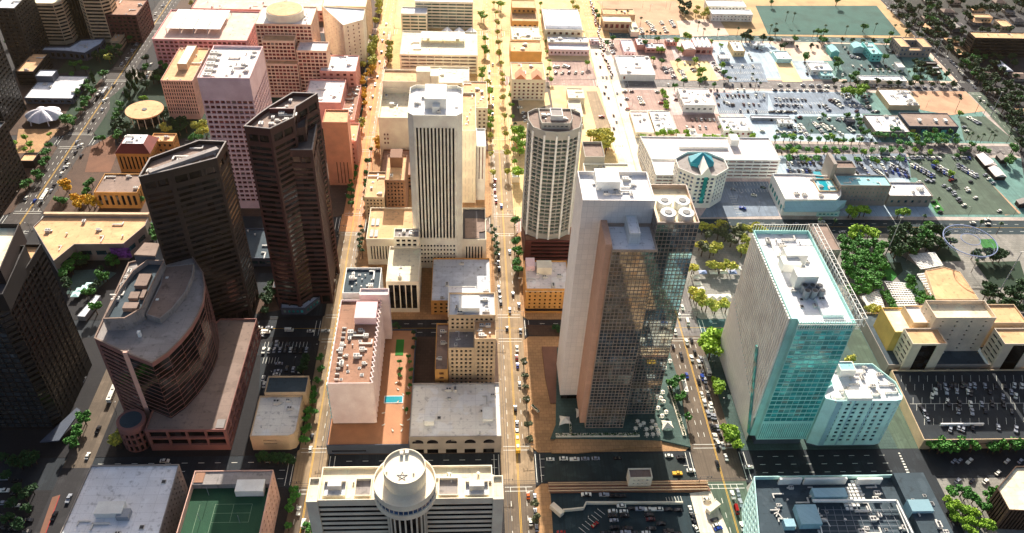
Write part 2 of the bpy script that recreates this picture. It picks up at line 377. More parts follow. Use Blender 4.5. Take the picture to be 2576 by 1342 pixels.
# raised blocks (pavement), coloured darker for the left shade, paler for the far glow
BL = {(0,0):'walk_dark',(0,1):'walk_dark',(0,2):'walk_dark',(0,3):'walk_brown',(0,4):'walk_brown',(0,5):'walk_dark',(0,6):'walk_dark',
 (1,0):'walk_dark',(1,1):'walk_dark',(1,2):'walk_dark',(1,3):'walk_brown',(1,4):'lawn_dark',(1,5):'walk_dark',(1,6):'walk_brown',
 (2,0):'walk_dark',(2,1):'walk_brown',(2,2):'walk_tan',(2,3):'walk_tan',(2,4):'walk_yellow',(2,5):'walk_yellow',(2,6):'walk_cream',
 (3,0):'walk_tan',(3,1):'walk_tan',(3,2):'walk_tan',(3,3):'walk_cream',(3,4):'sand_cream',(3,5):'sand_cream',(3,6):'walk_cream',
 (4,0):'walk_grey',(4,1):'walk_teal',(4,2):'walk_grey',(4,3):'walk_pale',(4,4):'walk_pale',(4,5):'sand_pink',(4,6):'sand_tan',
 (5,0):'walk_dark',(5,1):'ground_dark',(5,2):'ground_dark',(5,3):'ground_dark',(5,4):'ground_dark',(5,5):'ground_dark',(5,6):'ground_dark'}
def octo(x0,y0,x1,y1,c=4): return [(x0+c,y0),(x1-c,y0),(x1,y0+c),(x1,y1-c),(x1-c,y1),(x0+c,y1),(x0,y1-c),(x0,y0+c)]
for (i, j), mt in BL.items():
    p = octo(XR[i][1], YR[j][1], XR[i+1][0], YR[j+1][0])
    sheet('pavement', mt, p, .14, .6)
for j in range(3, 7):
    for a_, b_, mt in ((164, 262, 'lot_rose'), (262, 378, 'lot_blue'), (378, 500, 'lot_teal')):  # made-up split of the ground; a sideways colour wash is put into it
        if j < 6: sheet('tinted_parcel', mt, rc(a_, YR[j][1]+4.5, b_, YR[j+1][0]-4.5), .165)
sheet('pavement', 'ground_dark', rc(-560,1112,1200,1700), .1)
# side streets inside blocks
sheet('road', 'asph_brown', rc(-218,150,-203,400), .165)
sheet('road', 'asph_dark', rc(-218,150,-203,282), .17)
sheet('road', 'asph_green', rc(254,289,268,392), .165); sheet('road', 'asph_ink', rc(254,150,268,289), .165)
# parcels laid on the blocks, shade included in the dark asphalts: (crop, mat, px...)
LOTS = [
 ('03','field_teal',[(-95,45),(820,45),(1005,270),(0,262)]),
 ('02','sand_orange',[(640,10),(1240,10),(1300,170),(1260,265),(960,265),(900,120),(700,60)]),
 ('02','sand_pink',[(1240,160),(1560,140),(1640,270),(1270,280)]),
 ('02','asph_rose',[(700,300),(1180,300),(1280,600),(830,600)]), ('02','asph_blue',[(1590,480),(1880,480),(1932,620),(1640,620)]),
 ('02','sand_cream',[(1190,460),(1480,460),(1560,610),(1260,610)]),
 ('03','sand_pink',[(0,320),(420,330),(490,460),(200,460)]), ('03','sand_cream',[(50,470),(180,465),(260,620),(110,620)]),
 ('03','asph_blue',[(0,705),(610,700),(780,860),(60,860)]), ('03','asph_teal',[(480,330),(960,340),(1090,610),(600,620)]),
 ('03','asph_teal',[(200,880),(680,880),(800,1010),(240,1010)]),
 ('03','sand_orange',[(1080,690),(1490,690),(1640,840),(1380,870),(1150,830)]), ('03','asph_green',[(1440,880),(1640,880),(1880,1080),(1480,1060)]),
 ('03','asph_green',[(1060,1165),(1520,1160),(1760,1342),(1080,1342)]),('03','asph_blue',[(130,1170),(1040,1160),(1080,1342),(180,1342)]),
 ('02','asph_blue',[(1520,700),(1932,700),(1932,860),(1560,860)]), ('02','asph_rose',[(830,680),(1130,680),(1190,830),(890,830)]),
 ('02','asph_rose',[(1210,870),(1560,860),(1640,1010),(1260,1010)]),
 ('02','asph_rose',[(300,460),(590,460),(640,600),(320,605)]), ('02','asph_brown',[(0,620),(280,620),(320,900),(0,920)]), ('02','sand_cream',[(40,720),(270,700),(290,790),(60,860)]),
 ('02','asph_tan',[(560,690),(640,690),(750,970),(640,985)]),
 ('12','asph_blue',[(1600,30),(1932,30),(2020,290),(1420,300)]), ('13','asph_green',[(1120,0),(1640,0),(1900,280),(1300,280)]),
 ('13','sand_tan',[(1190,80),(1360,80),(1450,215),(1250,225)]), ('13','sand_orange',[(1600,70),(1700,60),(1910,270),(1790,285)]),
 ('22','asph_shade',[(250,740),(1200,740),(1410,940),(240,950)]),  # street sheet darkened with the slab tower's cast shadow
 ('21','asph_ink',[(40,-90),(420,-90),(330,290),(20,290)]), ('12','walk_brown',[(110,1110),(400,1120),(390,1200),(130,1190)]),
 ('00','lawn_dark',[(830,740),(1000,600),(1230,600),(1290,880),(1560,900),(1600,1010),(1300,1060),(1130,990),(900,1010),(830,930)]), ('00','lawn_dark',[(470,900),(620,650),(700,520),(860,420),(900,440),(740,620),(560,900)]),('00','dirt_brown',[(690,1110),(860,1010),(880,1180),(830,1300),(640,1300)]),('00','lawn_dark',[(640,300),(960,210),(1040,250),(860,420),(700,520),(420,560)]),
 ('11','asph_ink',[(20,720),(520,720),(500,1040),(0,1060)]),('11','walk_brown',[(0,900),(120,850),(180,1000),(0,1030)]),('03','asph_dark',[(1250,100),(1932,100),(1932,1342),(1880,1000),(1500,560)]),
 ('10','asph_ink',[(1620,1180),(1960,1180),(1960,1342),(1640,1342)]),
]
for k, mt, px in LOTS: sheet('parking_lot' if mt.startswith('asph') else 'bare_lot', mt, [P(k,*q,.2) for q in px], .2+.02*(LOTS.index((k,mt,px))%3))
lawn_i = 0
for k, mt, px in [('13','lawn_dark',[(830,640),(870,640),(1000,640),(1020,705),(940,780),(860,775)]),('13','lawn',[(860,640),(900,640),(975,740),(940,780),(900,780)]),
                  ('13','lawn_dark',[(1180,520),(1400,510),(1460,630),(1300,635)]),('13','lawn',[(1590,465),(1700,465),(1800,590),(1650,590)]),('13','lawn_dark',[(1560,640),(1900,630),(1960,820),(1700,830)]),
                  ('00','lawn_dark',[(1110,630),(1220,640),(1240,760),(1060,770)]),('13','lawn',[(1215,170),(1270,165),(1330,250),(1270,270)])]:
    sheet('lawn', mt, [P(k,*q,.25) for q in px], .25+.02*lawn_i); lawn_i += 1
sheet('path', 'walk_teal', [P('13',*q,.22) for q in [(880,570),(960,560),(1180,700),(1250,920),(1200,980),(1000,790)]], .22)
sheet('path', 'walk_grey', [P('13',*q,.22) for q in [(1440,590),(1510,590),(1860,930),(1780,960)]], .22)
sheet('path', 'walk_teal', [P('10',*q,.22) for q in [(560,700),(760,690),(880,720),(700,870),(500,880)]], .22)
sheet('path', 'walk_tan', [P('00',*q,.22) for q in [(140,975),(450,975),(290,1150),(110,1160)]], .24)
# road paint
def marks(name, mat, quads, z=.06):
    m = MB()
    for q in quads: m.poly([(*p, z) for p in q])
    setp(m.build(name, MATS[mat]), kind='structure')
def strip(x0, y0, x1, y1, w=.18):
    d = Vector((x1-x0, y1-y0)).normalized(); n = Vector((-d.y, d.x))*w
    return [(x0-n.x,y0-n.y),(x1-n.x,y1-n.y),(x1+n.x,y1+n.y),(x0+n.x,y0+n.y)]
q = []
for xs, y0, y1 in (((26,34.5),200,1000),((-88,-80),200,1000),((138,141.5,148.5,152),200,1000),((-333,-329,-324,-320),300,1000),((509,520),450,1000),((-212.5,-207.5),200,380)):
    for x in xs:
        y = y0
        while y < y1:
            if not any(a-3 < y < b+3 for a, b in YR): q.append(strip(x, y, x, y+3.2, .13))
            y += 9
for ys, x0, x1 in (((273.5,279,284.5),-200,250),((386,394),-75,480),((497,506),160,500),((613,618),-300,500),((729.5,738),-300,500),((837,843),-300,500)):
    for y in ys:
        x = x0
        while x < x1:
            if not any(a-4 < x < b+4 for a, b in XR): q.append(strip(x, y, x+3.2, y, .13))
            x += 9
marks('lane_markings', 'paint_white', q, .045 if 0 else .06)
q = []
for (a, b) in XR[1:6]:
    for (c, d) in YR[1:7]:
        for yy_ in (c-3.2, d+3.2):
            q += [strip(a+1, yy_-1.3, b-1, yy_-1.3, .16), strip(a+1, yy_+1.3, b-1, yy_+1.3, .16)]
        for xx_ in (a-3.2, b+3.2):
            q += [strip(xx_-1.3, c+1, xx_-1.3, d-1, .16), strip(xx_+1.3, c+1, xx_+1.3, d-1, .16)]
for t in range(9): q.append(strip(252.2+t*.1, 270.5+t*1.9, 256+t*.1, 270.5+t*1.9, .45))
marks('crosswalk_markings', 'paint_white', q, .066)
q = [strip(x, 200, x, 1000, .12) for x in (30.2, 30.9, -84, -83.4, 145.0, 145.6, -326.6, -327.3)]
q += [strip(-200, y, 480, y, .1) for y in (389.8,)]+[strip(160, y, 500, y, .1) for y in (501.8,)]
marks('centre_lines', 'paint_yellow', q, .072)
q = [strip(x, 200, x, 840, .1) for x in (-79.6, -78.2, 24.0, 25.4)]+[strip(-220,y,480,y,.1) for y in (268.7,270.1)]
marks('tram_rails', 'dark_steel', q, .078)
# stall lines on the big lots
q = []
def stalls(k, a, b, n, ln=5., z=.3, ang=None):
    A, B = P(k,*a,z), P(k,*b,z); d = (B-A)/n; u = d.normalized(); v = Vector((-u.y, u.x))
    for i in range(n+1): p = A+d*i; q.append(strip(p.x, p.y, p.x+v.x*ln, p.y+v.y*ln, .11))
for a in [('02',(1650,520),(1870,520),16),('02',(1660,560),(1890,560),16),('02',(1660,612),(1932,612),20),('02',(1540,750),(1900,750),22),('02',(1560,855),(1932,855),26),('03',(60,800),(420,790),18),('03',(40,860),(420,860),20),
          ('12',(1640,140),(1700,290),8),('12',(1680,60),(1932,60),10),('12',(1700,110),(1932,110),10),('22',(560,1342),(700,1200),6),('22',(1180,1130),(1290,1120),5),('21',(60,-60),(380,-60),12),('21',(50,60),(160,60),5),('21',(50,210),(330,210),10)]:
    stalls(*a)
marks('stall_lines', 'paint_white', q, .3)

sheet('tram_platform', 'brick_pave', [P('20',*q_,.3) for q_ in ((395,1070),(455,1050),(345,1342),(300,1342))], .3, .15)
sheet('path', 'red_paint', [P('20',*q_,.36) for q_ in ((446,1060),(452,1060),(347,1342),(341,1342))], .36)
# ---------------------------------------------------------------- buildings, centre
def punch(cw=4.2, ch=3.6, g='glass_dark', w=.45, h=.5, **k): return S(cw, ch, w, h, g=g, **k)
# white tower with vertical window slots
z = 124
fl = P('01',1140,880,z); fr = P('01',1557,880,z); x0, x1 = fl.x, fr.x; yf = 451.; yb = yf+39; c_ = 3.5
root = empty('office_tower', ((x0+x1)/2, yf, 0), 'tall white office tower with dark vertical window slots and chamfered corners, centre of the photo', 'tower')
wdt = x1-x0
pts = [(x0+c_,yf),(x1-c_,yf),(x1,yf+c_),(x1,yb-c_),(x1-c_,yb),(x0+c_,yb),(x0,yb-c_),(x0,yf+c_)]
volume(pts, 0, z, 'warm_white', 'roof_white', None, {0:[S(3.0,0,.5,1,ms=1.,z0=27,z1=z-9,c=11,r=1,d=.9,g='glass_black'), S(3,3.6,.5,.5,ms=1.,z0=4,z1=22,c=11,r=5,g='glass_black')],
        7:[]}, 2.2, root)
m = MB((root.location.x, yf, 0))
for i in range(12):
    u = x0+c_+1.+(wdt-2*c_-2.)*i/11; m.box(u-.34, yf-.55, 26.5, u+.28, yf+.02, z-8.5)
m.build('fin', MATS['warm_white'], root)
a = P('01',1262,870,z+4); b = P('01',1430,870,z+4)
part_box(root,'penthouse','white_wall', a.x, yf+12, z-2.2, b.x, yb-8, z+5); part_box(root,'machine_room','white_wall', a.x+5, yf+7, z-2.2, b.x-4, yf+12, z+2)
clutter(root, pts, z-2.2, 7, 3)
L_ = rect('11', 23.5, (830,466), (1172,466), (865,225)); Rw = rect('11', 23.5, (1550,470), (1738,470), (1725,228))
for p, rf in ((L_,'roof_orange'), (Rw,'roof_dark')):
    p = [(p[0][0],454.5),(p[1][0],454.5),(p[2][0],p[2][1]),(p[3][0],p[3][1])]
    if rf == 'roof_orange': p[1] = (x0-.05,454.5); p[2] = (x0-.05,p[2][1])
    else: p[0] = (x1+.05,454.5); p[3] = (x1+.05,p[3][1])
    volume(p, 0, 23.5, 'cream_wall', rf, None, {0:[S(2.1,0,.4,1,z0=5,z1=17,ms=2,g='glass_black',d=.5)]}, 1.2, root, 'podium')
    if rf == 'roof_orange':
        for t in range(4): part_box(root, 'skylight', 'fan', p[0][0]+2+(t%2)*3.2, 456+(t//2)*13+2, 22.3, p[0][0]+4.4+(t%2)*3.2, 466+(t//2)*13, 22.8)
m = MB((root.location.x, yf, 0)); m.cyl(x1+12, 472, 8, 22.4, 22.75, 20); m.box(x1+2,457,22.4,x1+12,480,22.7); m.build('terrace', MATS['roof_stone'], root)
# slab behind, right side
p = rect('01', 66, (1556,985), (1663,985), (1655,700))
bld('elevator_block', 'narrow pale slab building tight behind the right side of the white slotted tower', 'building', p, 66, 'cream_wall', 'roof_tan', None, {0:[S(0,8,.04,.7,g='glass_grey',d=.2,c=3)],1:[S(5,4,.3,.3,g='glass_grey')]}, junk=6, seed=2, par=1.6)
p = rect('01', 50, (1665,1105), (1735,1105), (1728,970))
bld('annex', 'white roofed annex with dark fin windows beside the narrow pale slab', 'building', p, 50, 'white_wall', 'roof_white', None, {0:[S(3,0,.3,1,mb=20,mt=1,g='glass_rose')]})
# pale stepped block behind-left
p = rect('01', 41, (935,800), (1165,800), (1000,600))
p2 = rect('01', 41, (998,782), (1165,782), (1160,600))
r_ = bld('department_store', 'cream windowless block with a recessed white roof behind the slotted tower', 'building', [(p[0][0],590),(p2[1][0],590),(p2[1][0],640),(p[0][0],640)], 41, 'cream_wall', 'roof_cream', None,
    {0:[S(3,3.8,.5,.5,u0=3,u1=8,z0=15,z1=27,g='glass_rose')]}, junk=6, seed=4, par=5)
volume([(p[0][0],640.1),(p2[1][0]+9,640.1),(p2[1][0]+9,662),(p[0][0],662)], 0, 47, 'cream_wall', 'roof_tan', None, {}, 1.5, r_, 'rear_wing')
for a in ((1205,545,1310,640,50),(1315,555,1375,650,46)):
    q0 = P('01',a[0],a[3],a[4]); q1 = P('01',a[2],a[3],a[4]); part_box(r_, 'shaft', 'cream_wall', q0.x, 641, 20, q1.x, 650, a[4]+6)
# brown brick hotel pair
for i, (fl, fr, bk, z, wm, nm, lb) in enumerate((((848,1290),(992,1290),(870,1150),24,'orange_wall','brick_block','low tan brick building left of the brown brick tower'),
                                   ((992,1180),(1140,1180),(1050,1085),38,'ochre_wall','brick_tower','brown brick tower with small square windows left of the white slotted tower'))):
    p = rect('01', z, fl, fr, bk); y0 = 503.5 if i == 0 else 505.5
    p = [(p[0][0],y0),(p[1][0],y0),(p[2][0],y0+34),(p[3][0],y0+34)]
    if i == 1: p[0] = (p[0][0]+.1, y0); p[3] = (p[3][0]+.1, y0+34)
    rr = bld(nm, lb, 'building', p, z, 'brown_wall' if i else 'tan_wall', 'roof_orange', punch(2.8,3.2,'glass_black',.45,.5), junk=5, seed=6+i)
    if i: part_box(rr, 'roof_block', 'brown_wall', p[0][0]+3, y0+18, z-1, p[0][0]+12, y0+30, z+8)
# parking garage, top centre
p = rect('01', 19.7, (1085,405), (1672,405), (1110,300))
p = [(p[0][0],747),(p[1][0],747),(p[1][0],800),(p[0][0],800)]
r_ = bld('parking_garage', 'pale multi storey parking garage with a white shade canopy on its top deck', 'garage', p, 19.7, 'cream_wall', 'roof_cream', None, {0:[S(8,3.6,.9,.42,mb=1,mt=.8,g='glass_warm',kind='deck_opening',d=1.2)],3:[S(8,3.6,.9,.42,g='glass_warm',kind='deck_opening',d=1.2)],1:[S(8,3.6,.9,.42,g='glass_warm',kind='deck_opening',d=1.2)]}, junk=6, seed=8)
a = P('01',1240,330,24); b = P('01',1575,330,24); m = MB(tuple(r_.location)); m.box(a.x,775,23.2,b.x,790,23.6)
for x in (a.x+1, (a.x+b.x)/2, b.x-1):
    for y in (776, 789): m.box(x-.2,y-.2,18.7,x+.2,y+.2,23.2)
m.build('shade_canopy', MATS['white_wall'], r_)
# office with green glass, top centre
p = rect('01', 34, (1200,75), (1640,75), (1220,0)); p = [(p[0][0]-2,850),(p[1][0],850),(p[1][0],905),(p[0][0]-2,905)]
r_ = bld('office_block', 'bright white roofed office block at the top edge with rows of green strip windows', 'building', p, 30, 'cream_wall', 'roof_white', None, {0:[S(9,3.4,.95,.5,g='glass_green',ms=.6)]}, junk=0)
p = rect('01', 24, (1075,232), (1280,232), (1100,90)); bld('office_wing', 'square white roofed wing in front of the green windowed office block', 'building', [(p[0][0],832),(p[1][0],832),(p[1][0],849),(p[0][0],849)], 24, 'cream_wall', 'roof_white', S(8,3.6,.9,.5,g='glass_green'))
p = rect('01', 9, (1395,300), (1670,300), (1400,220)); r_ = bld('gabled_hall', 'low hall with a row of white zigzag gables behind the parking garage', 'building', [(p[0][0],803),(p[1][0],803),(p[1][0],824),(p[0][0],824)], 9, 'white_wall', 'roof_white', S(5,0,.5,.7,g='glass_warm'), junk=0)
m = MB(tuple(r_.location)); gx0, gx1 = p[0][0], p[1][0]
for i in range(3):
    a = gx0+(gx1-gx0)*i/3; b = gx0+(gx1-gx0)*(i+1)/3
    m.poly([(a,803.1,9),(b,803.1,9),((a+b)/2,803.1,14)]); m.poly([(a,803.1,9),((a+b)/2,803.1,14),((a+b)/2,824,14),(a,824,9)]); m.poly([((a+b)/2,803.1,14),(b,803.1,9),(b,824,9),((a+b)/2,824,14)])
m.build('gable_roof', MATS['roof_white'], r_)
# stuff between: cream roofs at (1000..1200, 450..600) etc
bld('theatre', 'cream low theatre block with green lawn terrace beside it, below the parking garage', 'building', rc(-42,690,5,722), 20, 'cream_wall', 'roof_cream', punch(6,4,'glass_warm'), junk=9, seed=9)
bld('corner_block', 'small cream corner block with yellow roof units beside the avenue', 'building', rc(-1,641,21,690), 22, 'cream_wall', 'roof_tan', punch(4,4,'glass_warm'), junk=9, seed=10)
bld('stepped_block', 'pale roofed block with a dark glazed lower wall left of the slotted tower', 'building', rc(-66,548,-20,585), 14, 'brown_wall', 'roof_brown', S(4,3.5,.7,.5,g='glass_dark'), junk=4, seed=11)
bld('corner_office', 'low rosy office with roof plant beside the left avenue, up from the brick tower', 'building', rc(-66,665,-48,722), 15, 'rose_wall', 'roof_cream', punch(4,4,'glass_warm'), junk=6, seed=12)

# ---------------------------------------------------------------- centre foreground
p = rect('11', 27.8, (980,785), (1225,785), (1060,560))
p = [(p[0][0],405),(p[1][0],405),(p[1][0],441),(p[0][0],441)]
r_ = bld('small_office_tower', 'narrow cream office tower with tall dark window bays in front of the white slotted tower', 'building', p, 27.8, 'cream_wall', 'roof_cream', None, {0:[S(0,0,.82,1,c=5,r=1,z0=3.5,z1=24.5,ms=1,g='glass_black')], 1:[S(5,3.6,.5,.5)]}, junk=3, seed=13)
volume(rc(p[0][0]+3,441.1,p[1][0]-1,450.6), 0, 36, 'cream_wall', 'roof_grey', S(3.4,3.6,.6,.55,g='glass_black',mb=20), None, 1, r_, 'rear_wing'); clutter(r_, rc(p[0][0]+3,441,p[1][0]-1,450.6), 35, 4, 5)
p = rect('11', 12.7, (1318,1000), (1780,1000), (1325,690)); p = [(-21.4,402.7),(p[1][0],402.7),(p[1][0],447),(-21.4,447)]
r_ = bld('low_office', 'low building with weathered pale blue roof and white roof box, below the slotted tower', 'building', p, 12.7, 'ochre_wall', 'roof_blue', punch(4,4,'glass_black'), junk=9, seed=14)
a = P('11',1447,1000,18); b = P('11',1665,1000,18); c_ = P('11',1447,820,18)
volume([(a.x,a.y),(b.x,a.y),(b.x,c_.y),(a.x,c_.y)], 11.8, 18, 'white_wall', 'roof_white', None, None, .4, r_, 'roof_box')
# beige hotel with square windows, stepped
r_ = empty('hotel', (9, 337, 0), 'stepped beige hotel with rows of small square windows beside the middle avenue', 'hotel')
a = P('11',1450,1215,44).x; b = P('11',1812,1215,44).x; mid = P('11',1650,1215,44).x
W_ = dict(g='glass_black')
volume([(a,337),(mid,337),(mid,352),(a,352)], 0, 36, 'tan_wall', 'roof_grey', None, {0:[S(2.8,3.3,.48,.5,ms=1,mt=1,**W_)],3:[S(3.3,3.5,.45,.5,**W_)]}, 1.2, r_, 'low_wing')
volume([(mid+.05,336.7),(b,336.7),(b,352),(mid+.05,352)], 0, 44, 'tan_wall', 'roof_tan', None, {0:[S(2.8,3.3,.48,.5,ms=1,mt=2,**W_)],1:[S(3.3,3.5,.45,.5,**W_)]}, 1.2, r_, 'main_wing')
volume([(a,352.1),(b,352.1),(b,372),(a,372)], 0, 48, 'tan_wall', 'roof_blue', None, {0:[S(2.8,3.3,.48,.5,ms=1,mt=2,**W_)]}, 1.2, r_, 'rear_block')
clutter(r_, rc(mid,337,b,352), 42.8, 5, 15); clutter(r_, rc(a,352,b,372), 46.8, 7, 16); clutter(r_, rc(a,337,mid,352), 34.8, 4, 17)
part_box(r_, 'roof_box', 'white_wall', a+6, 355, 46.8, mid+3, 366, 51)
volume(rc(-10,372.1,14,381), 0, 15, 'tan_wall', 'roof_stone', punch(4,4), None, 1, r_, 'back_block')
bld('annex', 'low ochre annex with pale roof in the shaded lane left of the stepped beige hotel', 'building', rc(a-8,333,a-.3,372), 22, 'ochre_wall', 'roof_stone', punch(4,4,'glass_warm'), junk=4, seed=18)

# pink hotel with pool deck
r_ = empty('hotel', (-60, 306, 0), 'pink slab hotel with zigzag balconies above an orange pool deck', 'hotel')
A = P('21',535,215,42); B = P('21',860,215,42); xw0, xw1 = A.x, B.x
def saw(x0, x1, y0, y1, n):
    pts = [(x0,y0),(x1,y0)]; st = (y1-y0)/n
    for i in range(n): pts += [(x1+1.6, y0+st*(i+.12)), (x1, y0+st*(i+1))]
    return pts+[(x0,y1)]
volume(saw(xw0, xw1, 304.9, 372, 17), 8, 42, 'blush_wall', 'roof_brown', None, {}, 1.3, r_, 'tower')
P3 = P('11',990,1110,44)
volume(rc(xw1-12, 372.05, xw1+5.5, 378), 8, 46, 'blush_wall', 'roof_pinkish', None, {}, 1, r_, 'stair_core')
volume(rc(xw0, 378.05, xw1-1, 405 if 0 else 402), 8, 42, 'white_wall', 'roof_slate', None, {3:[S(3.5,3.6,.6,.6,g='glass_teal')]}, 1.3, r_, 'rear_wing')
m = MB((-60,306,0))
for j in range(9):
    for i in range(17): y = 306+i*3.9; m.box(xw0-.9, y, 11+j*3.4, xw0-.02, y+1.9, 12.4+j*3.4)
m.build('balconies', MATS['pale_teal'], r_)
a = P('11',725,1130,48); b = P('11',945,1130,48)
part_box(r_, 'roof_plant_room', 'pink_wall', a.x, 352, 40.7, b.x-4, 366, 46)
clutter(r_, rc(xw0+1,306,xw1-1,350), 40.7, 20, 21); clutter(r_, rc(xw0+1,380,xw1-2,400), 40.7, 11, 22)
for y in range(308, 350, 4): part_box(r_, 'roof_pipe_stand', 'unit', xw0+3.4, y, 40.7, xw0+5.8, y+.5, 42.0)
px = P('21',1175,250,14.8)
r_2 = volume([(xw0-2,289.5),(px.x,289.5),(px.x,381),(xw0-2,381)], 0, 8, 'slate_wall', 'wood_deck', None, {0:[S(0,3,.96,.5,c=1,r=1,z0=1,z1=4,u0=2,u1=22,g='glass_black')]}, .9, r_, 'podium')
A = P('21',975,310,7.2); B = P('21',1103,355,7.2); part_box(r_, 'pool_rim', 'pale_panel', A.x-.5, B.y-.5, 7.05, B.x+.5, A.y+.5, 7.3); part_box(r_, 'pool', 'pool_water', A.x, B.y, 7.2, B.x, A.y, 7.36)
A = P('11',1060,1222,7.2); B = P('11',1110,1342,7.2); part_box(r_, 'putting_green', 'lawn', A.x, B.y, 7.1, B.x, A.y, 7.25)
# white roofed garage with arches
r_ = bld('parking_garage', 'building with a weathered white roof and arched openings beside the orange pool deck', 'garage', [(px.x+.2,289.4),(21.5,289.4),(21.5,329),(px.x+.2,329)], 14.8, 'grey_wall', 'roof_mottle', None, {1:[S(6,4,.6,.4,g='glass_warm')]}, junk=9, seed=24)
A = P('21',1270,500,17); part_box(r_, 'roof_house', 'white_wall', A.x, A.y, 13.8, A.x+5.5, A.y+4, 17)
A = P('21',1710,480,16); part_box(r_, 'stair_house', 'white_wall', A.x, A.y, 13.8, A.x+6, A.y+9, 16)
for i in range(5):
    cx_ = P('21',1190+142*i if i else 1222,660,9).x; g = MB(tuple(r_.location)); w2 = 3.1
    arc = [(cx_+w2*math.cos(t*math.pi/12), 289.33, 9.6+w2*math.sin(t*math.pi/12)*.8) for t in range(13)]
    g.poly(arc[::-1] if 0 else [(cx_-w2,289.33,8.9),(cx_+w2,289.33,8.9)]+arc)
    g.build('arched_window', MATS['glass_dark'], r_)
    part_box(r_, 'gate_opening', 'glass_black', cx_-w2, 289.3, .3, cx_+w2, 289.39, 3.6)

# round tower hotel at the foot of the picture
z = 77.6
r_ = empty('hotel', (-30, 207, 0), 'wide cream hotel with a round crown marked with a star, bottom centre', 'hotel')
A = P('21',375,1105,z); B = P('21',1870,1090,z); x0, x1 = A.x, B.x; C1 = P('21',1845,820,z); yb = C1.y
A2 = P('21',460,1100,z).x; B2 = P('21',1790,1100,z).x
bands = S(0,3.55,1,.5,ms=0,mb=2,mt=3.5,g='glass_black',d=.22,kind='balcony_band')
volume(rc(A2+.05, 207.5, B2-.05, yb), 0, z-.5, 'cream_wall', 'roof_cream', None, {0:[bands]}, 1.4, r_, 'wall')
volume(rc(x0, 206.5, A2, yb-6), 0, z, 'cream_wall', 'roof_cream', None, None, 1.2, r_, 'left_end'); volume(rc(B2, 206.5, x1, yb-6), 0, z, 'cream_wall', 'roof_cream', None, None, 1.2, r_, 'right_end')
for xa, xb, ya, yb2, mt in ((500,690,960,1075,'roof_blue'),(1575,1755,960,1070,'roof_blue'),(740,880,940,1075,'roof_grey'),(1375,1530,935,1070,'roof_grey')):
    a = P('21',xa,yb2,z-1.8); b = P('21',xb,ya,z-1.8)
    g = MB((-30,207,0)); 
    for bx in ((a.x,a.y,b.x,a.y+.4),(a.x,b.y-.4,b.x,b.y),(a.x,a.y+.4,a.x+.4,b.y-.4),(b.x-.4,a.y+.4,b.x,b.y-.4)): g.box(bx[0],bx[1],z-2.1,bx[2],bx[3],z-.2)
    g.build('roof_well_curb', MATS['cream_wall'], r_); part_box(r_, 'roof_well_floor', mt, a.x+.4, a.y+.4, z-2.0, b.x-.4, b.y-.4, z-1.7)
    if mt == 'roof_blue': part_box(r_, 'cooling_unit', 'unit', a.x+2, b.y-4, z-1.7, b.x-2, b.y-1, z+1.5)
clutter(r_, rc(x0+2,209,x1-2,yb-1), z-1.9, 10, 26, ('vent_pipe','duct'))
cx_, cy_ = -30., 214.; zc = 92.
RC = P('21',1363,940,zc).x-P('21',884,940,zc).x; rad = RC/2; cc = P('21',1123,960,zc-1)
cx_, cy_ = cc.x, cc.y
g = MB((-30,207,0)); n = 48
for r1, zb, zt in ((rad,zc-8.5,zc-5.4),(rad*.985,zc-2.6,zc)): g.cyl(cx_, cy_, r1, zb, zt, n)
g.build('crown_ring', MATS['cream_wall'], r_)
cyl_part(r_, 'crown_glass', 'glass_blue', cx_, cy_, rad*.96, zc-5.4, zc-2.6, n)
for t in range(40):
    an = t*math.pi/20; part_box(r_, 'crown_mullion', 'cream_wall', cx_+rad*.965*math.cos(an)-.12, cy_+rad*.965*math.sin(an)-.12, zc-5.5, cx_+rad*.965*math.cos(an)+.12, cy_+rad*.965*math.sin(an)+.12, zc-2.5)
g = MB((-30,207,0)); 
for t in range(n):
    a, b = t*2*math.pi/n, (t+1)*2*math.pi/n
    ro, ri = rad*.985, rad*.95
    p4 = [(cx_+r0*math.cos(q_), cy_+r0*math.sin(q_)) for r0, q_ in ((ro,a),(ro,b),(ri,b),(ri,a))]
    g.prism(p4, zc, zc+1)
g.build('crown_parapet', MATS['cream_wall'], r_)
dr = rad*.66; dy = cy_+1.
zd = zc+7.5; tc = P('21',1120,845,zd); dr = (P('21',1280,845,zd).x-P('21',958,845,zd).x)/2
cyl_part(r_, 'drum', 'cream_wall', tc.x, tc.y, dr, zc, zd, n); g = MB((-30,207,0))
for t in range(n):
    a, b = t*2*math.pi/n, (t+1)*2*math.pi/n
    g.prism([(tc.x+r0*math.cos(q_), tc.y+r0*math.sin(q_)) for r0, q_ in ((dr,a),(dr,b),(dr-.4,b),(dr-.4,a))], zd, zd+1)
g.build('drum_parapet', MATS['cream_wall'], r_)
g = MB((-30,207,0)); st = P('21',1103,915,zd)
sp = [(st.x+(2.3)*math.sin(t*4*math.pi/5), st.y+2.3*math.cos(t*4*math.pi/5)) for t in range(5)]
for t in range(5): g.bar((*sp[t],zd+.07),(*sp[(t+1)%5],zd+.07),.13)
g.build('star', MATS['slate_wall'], r_)
for (a, b, s) in ((1100,745,1.5),(1140,740,1.5),(985,880,.8),(1190,890,.8)):
    q_ = P('21',a,b,zd); part_box(r_, 'roof_unit', 'unit', q_.x-s/2, q_.y-s/2, zd, q_.x+s/2, q_.y+s/2, zd+s)
cyl_part(r_, 'shaft_wall', 'glass_black', cx_, cy_, dr*.93, 0, zc-8.5, n)
